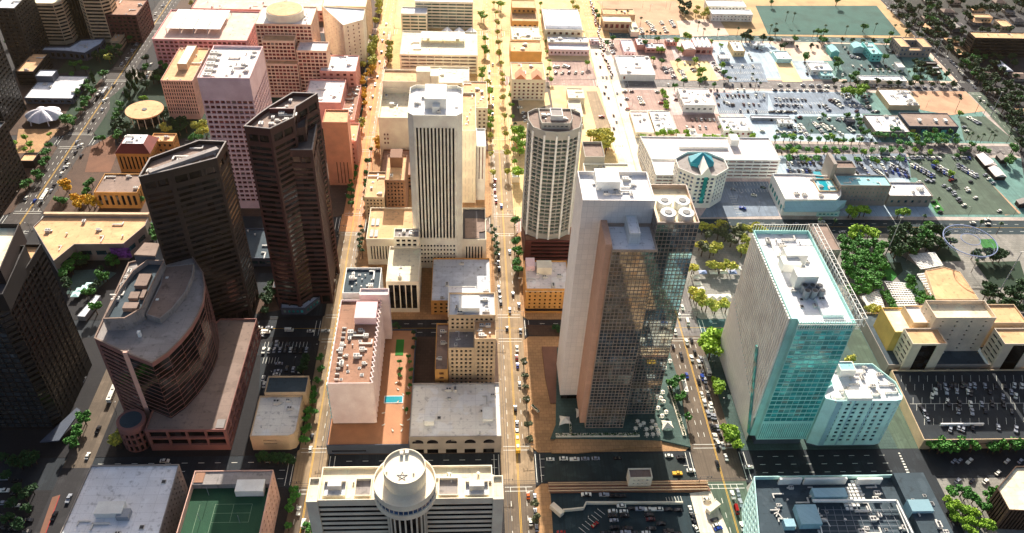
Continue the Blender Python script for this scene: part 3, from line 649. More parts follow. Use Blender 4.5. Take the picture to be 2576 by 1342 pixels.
for t in range(13):
    an = -math.pi/2+(t-6)*.3; x_, y_ = cx_+dr*.95*math.cos(an), cy_+dr*.95*math.sin(an)
    part_box(r_, 'shaft_fin', 'cream_wall', x_-.35, y_-.35, 0, x_+.35, y_+.35, zc-8.5)

# small round cornered building by the lot
p = rect('21', 12.5, (-40,580), (300,580), (-40,395))
r_ = bld('corner_shop', 'small tan building with rounded corner and white stained roof beside the shaded car park', 'building', [(p[0][0],292.8),(p[1][0]-4,292.8),(p[1][0]-1,294),(p[1][0],297),(p[1][0],322),(p[0][0],322)], 12.5, 'tan_wall', 'roof_mottle', None, {0:[S(0,3.2,.4,.3,c=1,r=2,z0=4,z1=10,g='glass_dark')],3:[S(4,3,.35,.4,g='glass_dark')]}, junk=5, seed=27)
volume([(p[0][0]+3,322.1),(p[1][0]+2,322.1),(p[1][0]+2,335),(p[0][0]+3,335)], 0, 15, 'tan_wall', 'roof_slate', None, None, 1, r_, 'rear_part')
bld('annex', 'thin dark annex along the left edge of the shaded car park', 'building', rc(-143,337,-130,376), 10, 'grey_wall', 'roof_slate', punch(5,4,'glass_blue'), junk=3, seed=28)
# restaurant on the shaded plaza
r_ = bld('restaurant', 'small bright roofed restaurant pavilion on the dark plaza under the brown towers', 'building', [P('11',*q_,6) for q_ in ((185,985),(370,985),(480,900),(500,805),(425,800),(410,870),(330,895),(190,930))], 6, 'slate_wall', 'roof_blue', S(3,0,.6,.7,g='glass_teal'), junk=2, seed=29)

# ---------------------------------------------------------------- left: curved building
z = HZ('10',925,1285,1342+540)
po = [(1395,505),(700,1180),(925,1288),(1060,1215),(1180,1115),(1290,1010),(1380,900),(1445,790),(1480,680),(1470,590)]
arc = [P('10',*q_,z) for q_ in po]
r_ = empty('curved_office', (arc[2].x, arc[2].y, 0), 'brown office block with a curved dark glass front and sharp prow on a rosy podium', 'building')
cb = S(0,3.5,1,.9,ms=.05,mb=1,mt=3,g='glass_curve',d=.1,kind='window_band')
def chord(a, b, n, bulge):
    a, b = Vector(a), Vector(b); d = b-a; nn = Vector((d.y, -d.x)).normalized(); out = []
    for i in range(1, n): t = i/n; out.append(a+d*t+nn*bulge*4*t*(1-t))
    return out
tip = P('10',1400,500,z); prow = P('10',925,1288,z); lft = P('10',698,1180,z); bl = P('10',960,610,z)
bul = P('10',1455,770,z)
# quadratic arc through bul
def bez(a, m, b, n): 
    ctrl = 2*m-.5*(a+b); return [a*(1-t)**2+2*ctrl*t*(1-t)+b*t*t for t in [i/n for i in range(1, n)]]
arcp = bez(prow, P('10',1330,985,z), tip, 18)
arcp = [P('20',*q_,18.) for q_ in ((1290,468),(1400,388),(1490,290),(1565,190),(1612,95),(1645,0))]+[P('10',*q_,18.) for q_ in ((1655,1230),(1640,1120))]
pts = [prow]+arcp+[tip, bl, lft]
ed = {i:[cb] for i in range(len(arcp)+1)}; ed[len(pts)-1] = [S(0,3.5,.9,.6,ms=1.2,mb=1,mt=3,g='glass_brown',d=.4,kind='window_band')]
volume(pts, 0, z-3, 'rose_wall' if 0 else 'podium_rose', 'roof_grey', None, ed, 1, r_, cap=100, cope='roof_stone')
part_box(r_, 'prow_pier', 'rosy_tan', prow.x-.4, prow.y-.9, 0, prow.x+2.2, prow.y+.6, z-2.5)
# upper terrace level and plant screens
zt = z
up = [P('10',*q_,zt) for q_ in ((1100,1030),(1205,1065),(1300,985),(1400,860),(1450,740),(1462,645),(1240,670),(1210,800))]
volume(up, z-4, zt, 'roof_grey', 'roof_stone', None, None, .5, r_, 'upper_level')
for k, wl, pz, px_ in (('s','rose_wall',5,[(775,1065),(940,1060),(1070,985),(1150,800),(1240,625),(1110,620),(1000,700),(900,840)]),):
    pp = [P('10',*q_,z+5) for q_ in px_]; volume(pp, z-4, z+5, 'roof_grey', 'roof_slate', None, None, 3.2, r_, 'plant_screen', cope='roof_stone')
for (a, b, c_, d_, h) in ((1010,815,1145,725,4.5),(965,910,1060,860,4),(920,985,1050,940,4.5),(1050,905,1110,845,3.5)):
    q0 = P('10',a,b,z+h); q1 = P('10',c_,d_,z+h); part_box(r_, 'plant_room', 'roof_stone', min(q0.x,q1.x), min(q0.y,q1.y), z+1.5, max(q0.x,q1.x), max(q0.y,q1.y), z+h)
clutter(r_, [P('10',*q_,z) for q_ in ((850,1040),(960,900),(1050,700),(980,700),(860,860))], z+1.8, 8, 30)
for a, b in ((1190,605),(1320,605),(1268,780),(1195,945),(1055,1188)):
    q_ = P('10',a,b,z-3); part_box(r_, 'roof_hatch', 'white_wall', q_.x-.8, q_.y-.8, z-4, q_.x+.8, q_.y+.8, z-.2)
sc_ = [P('10',*q_,z+7) for q_ in ((1010,580),(1170,590),(1205,495),(1090,490))]; g = MB(tuple(r_.location)); g.prism([tuple(a) for a in sc_], z+6, z+7); g.build('roof_canopy', MATS['roof_stone'], r_)
g = MB(tuple(r_.location)); g.prism([tuple(a) for a in sc_], z-4, z+5.9); g.build('lift_core', MATS['slate_wall'], r_)
# podium of the curved building
zp = 18.
p = [P('20',*q_,zp) for q_ in ((1090,565),(1700,560))]; fr_ = p[1]; fl_ = p[0]; bk_ = P('10',1905,1062,zp)
pd = [(fl_.x,fl_.y),(fr_.x,fr_.y),(fr_.x+.5,bk_.y),(fr_.x-22,bk_.y),(fl_.x,fl_.y+55)]
volume(pd, 0, zp, 'podium_rose', 'roof_stone', None, {0:[S(0,0,.9,.75,c=4,r=2,z0=4,z1=17,ms=1,g='glass_black',d=1.2)], 1:[S(9,5,.8,.7,mb=2,g='glass_black',d=1)]}, 1, r_, 'podium')
q_ = P('20',985,480,zp+2); rr = (P('20',1095,480,zp+2).x-P('20',890,480,zp+2).x)/2
for za, zb, rk, mt in ((0,.6,1.02,'podium_rose'),(.6,5,.93,'glass_black'),(5,6.5,1.02,'podium_rose'),(6.5,10.5,.93,'glass_black'),(10.5,12,1.02,'podium_rose'),(12,15,.93,'glass_black'),(15,zp+1.5,1.04,'podium_rose'),(zp+1.5,zp+1.7,.8,'roof_slate')):
    cyl_part(r_, 'corner_drum' if mt != 'glass_black' else 'corner_drum_window', mt, q_.x, q_.y, rr*rk, za, zb, 24)
for t in range(10):
    an = math.pi+t*math.pi/8; x_, y_ = q_.x+rr*.98*math.cos(an), q_.y+rr*.98*math.sin(an); part_box(r_, 'corner_drum_pier', 'podium_rose', x_-.5, y_-.5, .6, x_+.5, y_+.5, 15)
q_ = P('20',1620,555,zp); part_box(r_, 'roof_hatch', 'roof_grey', q_.x, q_.y+1, zp-1, q_.x+4.5, q_.y+7, zp-.3)

# dark brown twin towers
z = 124.; bd = S(0,3.75,1,.55,ms=1.6,mb=8,mt=9,g='glass_black',d=.25,kind='window_band'); tall = S(6.5,0,.8,1,ms=1.6,z0=z-8,z1=z-4,g='glass_black')
def tower(label, k, z, main, k2, z2, low, k3=None, z3=0, low2=None, roofm='roof_stone', wl='dark_brown'):
    pts = [P(k,*a,z) for a in main]; c0 = sum(pts, Vector((0,0)))/len(pts)
    rt = empty('dark_office_tower', (c0.x, c0.y, 0), label, 'tower')
    def bnd(zz): return [S(0,3.75,1,.55,ms=1.3,mb=9,mt=12,g='glass_black',d=.25,kind='window_band'), S(7,0,.85,1,ms=1.3,z0=zz-9.5,z1=zz-5,g='glass_black',d=.6), S(7,0,.85,1,ms=1.3,z0=1,z1=7.5,g='glass_black',d=.9)]
    volume(pts, 0, z, wl, roofm, bnd(z), None, 2.6, rt, cap=100, cope='roof_grey')
    pl = [P(k2,*a,z2) for a in low]; volume(pl, 0, z2, wl, 'roof_dark', bnd(z2), None, .8, rt, 'lower_volume', cap=100, cope='roof_grey')
    if low2: volume([P(k3,*a,z3) for a in low2], 0, z3, wl, 'roof_dark', bnd(z3), None, .8, rt, 'side_volume', cap=100)
    pr = pts if area([tuple(a) for a in pts]) > 0 else pts[::-1]
    clutter(rt, [tuple(a) for a in pr], z-2.6, 10, 33)
    return rt, pts
rt, pts = tower('near dark brown office tower with slanted tan roof and lower front volume', '00', 124., [(1045,1335),(1275,1285),(1635,1192),(1708,1066),(1500,1058),(1130,1192)], '10', 95.,
      [(1395,162),(1612,160),(1655,20),(1640,-60),(1400,-20)])
g = MB(tuple(rt.location)); a = P('00',1120,1290,125.2); b = P('00',1640,1110,125.2); g.bar((a.x,a.y,123.5),(b.x,b.y,123.5),3.2,2.6); g.build('roof_ridge_screen', MATS['roof_grey'], rt)
rt, pts = tower('dark maroon office tower with angular notched roof, before the pink gridded tower', '01', 141., [(-92,952),(105,972),(285,885),(300,805),(465,704),(275,697),(105,800),(25,855)], '01', 122.,
      [(150,1118),(225,1130),(425,1130),(470,870),(400,840),(300,860),(150,1060)], '01', 131., [(290,975),(372,958),(385,858),(330,838),(290,900)], wl='maroon_dark')
g = MB(tuple(rt.location)); a = P('01',100,825,141); b = P('01',290,825,141); g.bar((a.x,a.y,140),(b.x,b.y,140),.8,3); g.build('roof_screen_wall', MATS['maroon_wall'], rt)

# banded tower at the left edge
z = 95.6; A = P('10',15,975,z); B = P('10',340,500,z)
r_ = empty('banded_office_tower', (A.x-20, A.y, 0), 'huge dark banded office tower cut by the left edge beside the curved building', 'tower')
pts = [(A.x-75,A.y),(A.x-4,A.y),(A.x,A.y+4),(A.x,B.y),(A.x-26,B.y),(A.x-75,B.y+10)]
bb = S(0,3.7,1,.55,ms=.3,mb=6,mt=4,g='glass_black',d=.25,kind='window_band')
volume(pts, 0, z, 'black_wall', 'roof_orange', None, {0:[S(4,3.7,.95,.8,ms=.5,mb=2,mt=3,g='glass_mirror')], 1:[S(0,3.7,1,.5,ms=.1,mb=1,mt=2,g='glass_black',d=.4,kind='window_band')], 2:[bb]}, 2, r_)
zz_ = 104.; q0 = P('10',190,510,zz_); q1 = P('10',20,880,zz_); volume([(q1.x-60,q1.y),(q1.x,q1.y),(q0.x,q0.y),(q0.x-60,q0.y)], z-3, zz_, 'black_wall', 'roof_dark', None, None, 2, r_, 'setback')
q0 = P('10',235,345,112); q1 = P('10',0,690,112); volume([(q1.x-40,q1.y),(q1.x,q1.y),(q0.x-6,q0.y),(q0.x-50,q0.y)], zz_-4, 112, 'dark_brown', 'roof_cream', None, None, 3, r_, 'crown')
g = MB(tuple(r_.location)); 
for i in range(int((B.y-A.y-8)/5)): g.box(A.x-.2, A.y+6+i*5, 0, A.x+.25, A.y+6.8+i*5, z-4)
m_ = g.build('pier', MATS['black_wall'], r_)
g = MB(tuple(r_.location)); q0 = P('20',300,655,5); q1 = P('20',610,415,5)
g.prism([(q0.x,q0.y),(q0.x+10,q0.y+1),(q1.x,q1.y),(q1.x-3,q1.y+2)], 4.4, 5.2); g.build('entrance_canopy', MATS['slate_wall'], r_)
# dark tower far left, two more slivers
q0 = P('00',205,830); q1 = P('00',120,1000)
bld('dark_tower', 'very dark tower cut by the left edge above the plaza canopy', 'tower', rc(q0.x-60,q1.y,q0.x,q0.y), 105, 'black_wall', 'roof_dark', S(5,3.8,.8,.5,g='glass_black'), cap=60)
z = HZ('00',40,920,1350); q0 = P('00',40,920,z)
bld('dark_tower', 'lower dark tower cut by the left edge beside the checkered plaza', 'tower', rc(q0.x-60,q0.y-50,q0.x,q0.y), z, 'dark_brown', 'roof_slate', S(5,3.8,.8,.5,g='glass_black'), cap=60)
# arena with tan roof 
z = 15; p = [P('10',*q_,z) for q_ in ((250,370),(405,628),(560,502),(810,500),(930,498),(1095,360),(1120,300),(330,292))]
r_ = bld('convention_hall', 'long low hall with a seamed tan roof behind the curved building', 'building', p, z, 'grey_wall', 'roof_tan', S(12,0,.7,.5,g='glass_deepteal',mb=3,mt=4), junk=8, seed=35, par=.7)
part_box(r_, 'rear_parapet', 'tan_wall', P('10',330,292,z).x, P('10',330,292,z).y+.6, 10, P('10',1120,300,z).x, P('10',330,292,z).y+3, z+1.8)
a = P('10',820,510,z); b = P('10',990,470,z); g = MB(tuple(r_.location)); g.poly([(a.x,a.y-.4,4),(b.x,a.y-.4,4),(b.x,a.y-.4,13),(a.x,a.y-.4,13)])
g.build('mural_wall', M('mural',(120,60,150),1,.8,.9,.5,'roof'), r_)

rr0 = bld('atrium', 'low glazed link block with a sunlit tinted tan roof wedge between the two dark towers', 'building', rc(-128,420,-112,452), 9, 'maroon_dark', 'roof_slate', S(4,0,.8,.6,g='glass_deepteal'), junk=3, seed=91)
part_box(rr0, 'lower_roof', 'roof_orange', -111.9, 418, 0, -106, 436, 6)  # orange light on this roof is put into its colour
bld('plaza_block', 'flat dark teal roofed block behind the near dark tower', 'building', rc(-160,452,-118,486), 8, 'slate_wall', 'roof_slate', S(5,0,.8,.5,g='glass_deepteal'), junk=7, seed=92)
bld('trellis', 'long pale trellis canopy on the court beside the curved building', 'canopy', [P('10',*q_,4) for q_ in ((580,1045),(640,1050),(760,890),(720,885))], 4, 'steel', 'roof_white', None, par=.1)
for (a, b) in ((600,850),(640,830),(670,810),(570,880)):
    q_ = P('10',a,b,3); rt = empty('court_parasol', (q_.x,q_.y,.3), 'pale parasol on the sunken court beside the curved building', 'parasol', 'court parasols'); m = MB(); w2 = 2.6
    for s1, s2 in (((-w2,-w2),(w2,-w2)),((w2,-w2),(w2,w2)),((w2,w2),(-w2,w2)),((-w2,w2),(-w2,-w2))): m.poly([(*s1,2.6),(*s2,2.6),(0,0,3.4)])
    m.build('shade', MATS['pale_teal'], rt); m = MB(); m.cyl(0,0,.07,0,2.7,6); m.build('pole', MATS['steel'], rt)

bld('rear_hall', 'rosy low hall with a white ribbed roof behind the large rosy garage, at the top', 'hall', rc(-290,862,-150,905), 12, 'rose_wall', 'roof_pinktan', punch(6,5,'glass_rose'), junk=14, seed=401)
bld('rear_shop', 'small rosy building beside the far left avenue at the top edge', 'building', rc(-300,915,-250,940), 8, 'rose_wall', 'roof_pinkish', punch(5,4,'glass_rose'), junk=4, seed=402)
bld('corner_pavilion', 'small white roofed pavilion beside the upper left avenue', 'building', rc(-112,790,-97,815), 8, 'cream_wall', 'roof_white', punch(5,4,'glass_rose'), junk=3, seed=403)
# ---------------------------------------------------------------- left rear
# hotel with rounded lobes
z = 40
r_ = empty('lobed_hotel', (-400, 800, 0), 'banded concrete hotel with two rounded lobes and dark glass slots, top left', 'hotel')
def lobe(k, xs, z, c=6, dep=26, off=0):
    a, b = P(k, xs[0], 30, z), P(k, xs[1], 30, z); y0 = 795+off
    return [(a.x+c,y0),(b.x-c,y0),(b.x,y0+c),(b.x,y0+dep-c),(b.x-c,y0+dep),(a.x+c,y0+dep),(a.x,y0+dep-c),(a.x,y0+c)]
bb = S(0,3.5,1,.55,ms=.4,mb=3,mt=2,g='glass_black',d=.6,kind='balcony_band')
volume(lobe('00',(205,470),40), 0, 43, 'tan_wall', 'roof_cream', bb, None, 1.2, r_, 'left_lobe')
volume(lobe('00',(585,820),40,off=6), 0, 48, 'tan_wall', 'roof_tan', bb, None, 1.2, r_, 'right_lobe')
volume(rc(P('00',470,30,40).x-6, 812, P('00',585,30,40).x+6, 838), 0, 54, 'black_wall', 'roof_dark', S(3,0,.8,1,g='glass_black'), None, 1, r_, 'centre')
bld('hotel_podium', 'low blue roofed podium in front of the lobed hotel', 'building', [P('00',*q_,9) for q_ in ((190,375),(500,385),(640,400),(760,330),(790,290),(610,300),(520,352),(310,352))], 9, 'slate_wall', 'roof_blue', S(5,0,.6,.6,g='glass_black'), junk=3, seed=41)
bld('annex', 'two storey annex with tan roof and bright parapet right of the lobed hotel', 'building', rect('00',10,(830,310),(900,310),(915,170)), 10, 'tan_wall', 'roof_tan', S(0,4,1,.4,g='glass_black'), junk=4, seed=42)
bld('low_block', 'low dark walled block with tan roof left of the white flat roofed hall', 'building', rect('00',14,(110,540),(250,540),(220,400)), 14, 'dark_brown', 'roof_tan', S(0,4,1,.4,g='glass_black'), junk=3, seed=43)
r_ = bld('flat_hall', 'flat pale blue roofed hall behind the white shell canopy', 'hall', rect('00',6,(180,742),(545,742),(420,572)), 6, 'slate_wall', 'roof_white', S(6,0,.6,.6,g='glass_dark'), junk=4, seed=44, par=.4)
a = P('00',265,575,12); b = P('00',395,575,12); volume(rc(a.x, a.y, b.x, a.y+12), 0, 12, 'slate_wall', 'roof_blue', None, None, .5, r_, 'raised_block')
bld('kiosk', 'small tan roofed kiosk at the corner of the checkered plaza', 'kiosk', rect('00',7,(140,1215),(250,1215),(280,1155)), 7, 'dark_brown', 'roof_tan', None)
# shell canopy
c_ = P('00',335,880,3); r_ = empty('shell_canopy', (c_.x, c_.y, .14), 'white lobed shell canopy on the plaza beside the wide left avenue', 'canopy')
g = MB((0,0,0)); n = 36; rings = []; R0 = (P('00',475,860,0).x-P('00',195,860,0).x)/2
for j in range(7):
    t = j/6; ring = []
    for i in range(n):
        an = i*2*math.pi/n; lob = abs(math.cos(an*3)); rr = R0*t*(.86+.14*lob); ring.append((rr*math.cos(an), rr*.9*math.sin(an), 9*(1-t**2.2*(.55+.0*lob))*(1) - (1-lob)*t*2.6+1))
    rings.append(ring)
for j in range(6):
    for i in range(n): k_ = (i+1) % n; g.poly([rings[j+1][i], rings[j+1][k_], rings[j][k_], rings[j][i]])
g.build('shell', MATS['dome_white'], r_)
for i in range(6): an = i*math.pi/3; g = MB((0,0,0)); g.bar((R0*.95*math.cos(an), R0*.85*math.sin(an), 0), (R0*.9*math.cos(an), R0*.8*math.sin(an), 4.5), .8); g.build('shell_foot', MATS['dome_white'], r_)
# pink garage
p = rect('00', 28.8, (1150,290), (1790,332), (1300,70)); x0 = P('00',1150,290,28).x; x1 = P('01',-80,330,28).x
r_ = empty('parking_garage', ((x0+x1)/2, 745, 0), 'large rosy parking garage with a white panelled solar roof on its top deck', 'garage')
y1 = P('00',1330,75,28).y
ws = S(4.6,3.7,.72,.6,mb=3,mt=1.4,g='glass_rose',d=.9,kind='deck_opening')
volume(rc(x0, 753, x1, y1), 0, 28, 'garage_rose', 'roof_pinktan', None, {0:[ws],1:[ws],3:[ws]}, 1, r_, cap=100)
a = P('00',1250,215,32); b = P('00',1680,232,32); c_ = P('00',1740,78,32)
for i in range(4):
    for j in range(2):
        xa = a.x+(c_.x-a.x)*i/4; ya = a.y+(c_.y-a.y)*j/2; part_box(r_, 'solar_roof_panel', 'white_wall', xa+.3, ya+.3, 31.6, xa+(c_.x-a.x)/4-.3, ya+(c_.y-a.y)/2-.3, 32)
for i in range(5):
    for j in range(3): xa = a.x+(c_.x-a.x)*i/4; ya = a.y+(c_.y-a.y)*j/2; part_box(r_, 'roof_post', 'steel', xa-.25, ya-.25, 27, xa+.25, ya+.25, 31.6)
# office with vertical fins
z = 37.9; p = rect('00', z, (1210,607), (1452,610), (1350,360))
r_ = bld('office_block', 'tan office block with fine vertical fins and a penthouse, beside the pink tower', 'building', p, z, 'rosy_tan', 'roof_tan', None, {0:[S(2.0,3.4,.5,.72,ms=.4,mb=5,mt=1,g='glass_black')],1:[S(3,3.4,.4,.7,ms=.4,mb=5,mt=1,g='glass_black')]}, z0=0, seed=46, cap=100)
a = P('00',1335,490,z+4); b = P('00',1410,490,z+4); c_ = P('00',1420,350,z+4); volume([(a.x,a.y),(b.x,a.y),(b.x,c_.y),(a.x,c_.y)], z-1, z+5, 'tan_wall', 'roof_white', None, None, .4, r_, 'penthouse')
clutter(r_, p, z-1, 8, 47, ('vent_pipe','skylight','duct'))
# pink gridded tower
z = 110.5; A = P('00',1490,580,z); B = P('00',1882,592,z); C2 = P('01',30,350,z); yf = 521.
r_ = empty('gridded_tower', ((A.x+B.x)/2, yf, 0), 'pale pink concrete tower with a deep square window grid and a blank top band', 'tower')
p = [(A.x,yf),(B.x,yf),(B.x,C2.y),(A.x,C2.y)]
gs = [S(3.7,3.9,.78,.66,ms=.4,z0=6,z1=z-17,g='glass_rose',d=1.1)]
gr = [S(3.7,3.9,.78,.66,ms=.4,z0=6,z1=z-17,g='glass_rose',d=1.1)]
volume(p, 0, z, 'pink_wall', 'roof_pinkish', None, {0:gs, 1:gr}, 1.6, r_, cap=100)
for j in range(5): 
    q0 = P('00',1560+14*j,555-42*j,z+1); inst(UNIT['air_handler'], 'air_handler', r_, (q0.x-r_.location.x, q0.y-yf, z-1.6), 0, (2.1,2.0,1.6))
clutter(r_, [(A.x+14,yf+2),(B.x-1,yf+2),(B.x-1,C2.y-2),(A.x+14,C2.y-2)], z-1.6, 13, 48)
# civic hall with red tile roof
z = 18; p = rect('00', z, (870,1160), (1130,1160), (920,1040)); 
r_ = bld('civic_hall', 'old stone civic hall with a red tiled mansard roof behind the courthouse', 'hall', p, z, 'ochre_wall', 'roof_white', S(3.2,0,.45,1,mb=3,mt=3,g='glass_black'), par=.5)
o_ = tuple(r_.location); ins_ = inset(p, 5); g = MB(o_)
for i in range(4):
    j = (i+1) % 4; P0, P1 = inset(p,-.5)[i], inset(p,-.5)[j]; g.poly([(*P0,z+.02),(*P1,z+.02),(*ins_[j],z+6),(*ins_[i],z+6)])
g.build('mansard_roof', MATS['tile_red'], r_); g = MB(o_); g.prism([tuple(q_) for q_ in ins_], z+5, z+6.1); g.build('roof_deck', MATS['roof_white'], r_); clutter(r_, ins_, z+6.1, 5, 49)
bld('civic_hall_annex', 'tan annex joined behind the red roofed civic hall', 'building', rect('00',17,(1130,1060),(1300,1075),(1110,1005)), 17, 'ochre_wall', 'roof_tan', punch(4,5,'glass_dark'), junk=3, seed=50)
bld('courthouse', 'ochre courthouse front with tall arched windows in front of the civic hall', 'building', rc(P('10',770,40,12).x, 520, P('10',1090,40,12).x, 545), 15, 'ochre_wall', 'roof_stone', S(4,0,.5,1,mb=3,mt=3,g='glass_dark'), junk=4, seed=51)
# disc pavilion
c_ = P('00',1090,828,12); rr = (P('00',1235,828,12).x-P('00',950,828,12).x)/2; r_ = empty('round_pavilion', (c_.x, c_.y, .14), 'round flat roofed pavilion on slender columns among the trees', 'pavilion')
g = MB(); g.cyl(0,0,rr,10.8,12,40); g.build('roof_disc', MATS['roof_tan'], r_)
g = MB(); g.cyl(0,0,2.2,12,12.4,16); g.build('roof_drum', MATS['fan'], r_)
g = MB(); g.cyl(0,0,rr*.62,0,10.8,32); g.build('glass_wall', MATS['glass_dark'], r_)
for i in range(14): an = i*math.pi/7; g = MB(); g.cyl(rr*.85*math.cos(an), rr*.85*math.sin(an), .35, 0, 10.8, 8); g.build('column', MATS['cream_wall'], r_)

# ---------------------------------------------------------------- top centre-left
r_ = empty('residential_tower', (-165, 700, 0), 'broad cream gridded apartment tower with a rounded penthouse, top centre left', 'tower')
gw = S(3.6,3.5,.8,.7,ms=.4,mb=2,mt=1.5,g='glass_rose',d=.7)
for (k, z, fl, fr, y0, dep, mt, part) in (('01',62,(20,112),(440,112),716,40,'roof_pinkish','main_block'),('01',52,(45,300),(290,300),703,13,'roof_tan','front_step'),('01',34,(70,490),(310,490),694,9,'roof_tan','low_step'),('01',46,(300,392),(530,392),697,19,'roof_pinkish','right_step')):
    a = P(k,*fl,z).x; b = P(k,*fr,z).x
    volume(rc(a, y0, b, y0+dep-.1), 0, z, 'peach_wall', mt, None, {0:[gw],1:[gw]}, 1, r_, part, cap=70)
a = P('01',235,40,66); cyl_part(r_, 'round_penthouse', 'cream_wall', a.x, 735, 17, 61, 68, 32); cyl_part(r_, 'round_roof', 'roof_orange', a.x, 735, 16, 68, 68.4, 32)
clutter(r_, rc(P('01',330,60,62).x, 718, P('01',440,60,62).x, 750), 61, 5, 52)
p = [P('01',*q_,50) for q_ in ((632,242),(795,160),(760,120),(465,112))]
p = [(p[0].x,752),(p[1].x,765),(p[1].x,790),(p[3].x,795)]
bld('sharp_office', 'pale wedge shaped office with scattered small square windows beside the gridded apartment tower', 'building', p, 46, 'cream_wall', 'roof_blue', S(7,4,.22,.4,ms=2,g='glass_rose'), seed=53)
p = rect('01', 52, (470,40), (830,85), (470,-60)); bld('rear_office', 'tan block with a wide pale roof behind the wedge shaped office', 'building', rc(p[0][0],800,P('01',830,85,40).x,850), 44, 'tan_wall', 'roof_cream', punch(8,4,'glass_rose',.3,.3), junk=4, seed=54)
a = P('01',405,665,20); b = P('01',680,665,20)
bld('cinema', 'windowless rosy brown cinema block with a dark edged white roof, behind the maroon tower', 'building', rc(a.x,640,b.x,682), 26, 'rose_wall', 'roof_pinkish', None, junk=6, seed=55, par=1.5)
bld('shop_row', 'narrow rosy shop row with crowded roof units beside the avenue trees', 'building', rc(b.x+.3,628,-94,690), 16, 'rose_wall', 'roof_brown', punch(5,4,'glass_rose'), junk=14, seed=56)
bld('block', 'rosy stone block with bright roof slab right behind the maroon tower', 'building', rc(a.x+8,690,b.x+8,722), 30, 'rose_wall', 'roof_white', punch(6,5,'glass_rose'), junk=4, seed=57)
A = P('01',500,920,58); B = P('01',690,925,58)
bld('orange_block', 'plain orange windowless tower with ribbed front right of the maroon tower', 'building', [(A.x,553),(B.x,553),(B.x-1,572),(A.x,572)], 58, 'orange_wall', 'roof_orange', None, {0:[S(3,0,.25,1,u0=6,u1=-2,z0=2,z1=22,g='glass_warm')]})
bld('base_block', 'rosy low block at the foot of the plain orange tower', 'building', rc(A.x-2,575,B.x+2,603), 28, 'rose_wall', 'roof_tan', punch(5,4,'glass_rose'), junk=6, seed=58)

# ---------------------------------------------------------------- centre right
# residential tower with curved front
z = 109.6; Lx = P('02',135,1000,z).x; Rx = P('02',548,1000,z).x; yf = 460; cxx = (Lx+Rx)/2; hw = (Rx-Lx)/2
pts = [(cxx-hw, yf+12), (cxx-hw*.86, yf+3), (cxx-hw*.45, yf-2), (cxx, yf-3.2), (cxx+hw*.45, yf-2), (cxx+hw*.86, yf+3), (cxx+hw, yf+12), (cxx+hw, yf+22),(cxx+hw*.7, yf+27), (cxx-hw*.7, yf+27), (cxx-hw, yf+22)]
r_ = empty('apartment_tower', (cxx, yf, 0), 'pale green apartment tower with a faceted curved front of balconies on a maroon garage', 'tower')
bz = S(3.3,3.05,.84,.7,ms=.6,z0=26,z1=z-6,g='glass_green',d=1.3,kind='balcony')
volume(pts, 22, z, 'sage_wall', 'roof_stone', None, {i:[bz] for i in (0,1,2,3,4,5,10)}, 1.6, r_, cap=100)
volume([(cxx-hw*.55,yf+3),(cxx+hw*.5,yf+3),(cxx+hw*.62,yf+9),(cxx+hw*.62,yf+22),(cxx-hw*.6,yf+22),(cxx-hw*.6,yf+9)], z-1.6, z+3, 'sage_wall', 'roof_stone', S(3,0,.6,.5,g='glass_grey'), None, 1, r_, 'penthouse')
volume(rc(cxx-hw*.2,yf+8,cxx+hw*.25,yf+18), z+2, z+5.5, 'white_wall', 'roof_grey', None, None, .5, r_, 'plant_room'); clutter(r_, rc(cxx-hw*.6,yf+4,cxx+hw*.6,yf+21), z+2, 7, 61)
for i in range(0,7):
    p_ = pts[i]; part_box(r_, 'pier', 'white_wall', p_[0]-.6, p_[1]-.7, 22, p_[0]+.6, p_[1]+.5, z-3)
gl = P('12',100,490,22).x; gr_ = P('12',480,590,22).x
volume([(gl, 455.5), (gr_+4, 455.5), (gr_+4, 491), (gl, 491)], 0, 22, 'maroon_wall', 'roof_brown', None, {0:[S(0,3.1,.85,.5,ms=2,mb=1,mt=1,c=1,g='glass_black',d=1,kind='deck_opening')],3:[]}, 1, r_, 'garage')
# historic hotel
z = 21.7; p = rect('12', z, (108,838), (442,838), (105,625)); p = [(p[0][0],404.5),(p[1][0],404.5),(p[1][0],p[2][1]),(p[0][0],p[2][1])]; print('hist', p)
r_ = bld('historic_hotel', 'ochre historic hotel with small dark windows at the corner below the maroon garage', 'hotel', p, z, 'ochre_wall', 'roof_pinkish', S(3.3,3.4,.36,.45,ms=1,mb=3.5,mt=1.5,g='glass_black'), junk=6, seed=62)
part_box(r_, 'cornice', 'tan_wall', p[0][0]-.5, 403.9, z-2.2, p[1][0]+.3, 404.45, z-1.6); part_box(r_, 'roof_house', 'cream_wall', p[0][0]+8, 420, z-1, p[0][0]+18, 428, z+5)
part_box(r_, 'roof_annex', 'pink_wall', p[0][0]+1, 424, z-1, p[0][0]+7, p[2][1]-.6, z+3)
part_box(r_, 'entrance_canopy', 'dark_brown', p[0][0], 402.5, 3.5, p[1][0], 404.4, 4)
# garage-like low glass block behind
p = rect('12', 20, (505,60) if 0 else (512,230), (870,60), (520,-150))
r_ = bld('glazed_office', 'pale low office with rows of light balconies between the apartment tower and the wide avenue', 'building', rc(P('02',540,1250,24).x, 516, P('02',880,1250,24).x, 552), 24, 'white_wall', 'roof_cream', None, {0:[S(3.4,4,.8,.5,mb=1,mt=1,g='glass_green')]}, junk=5, seed=63)
volume(rc(P('02',540,1250,24).x+1, 552.1, P('02',700,1250,24).x, 575), 0, 30, 'sage_wall', 'roof_stone', None, None, 2, r_, 'rear_block')

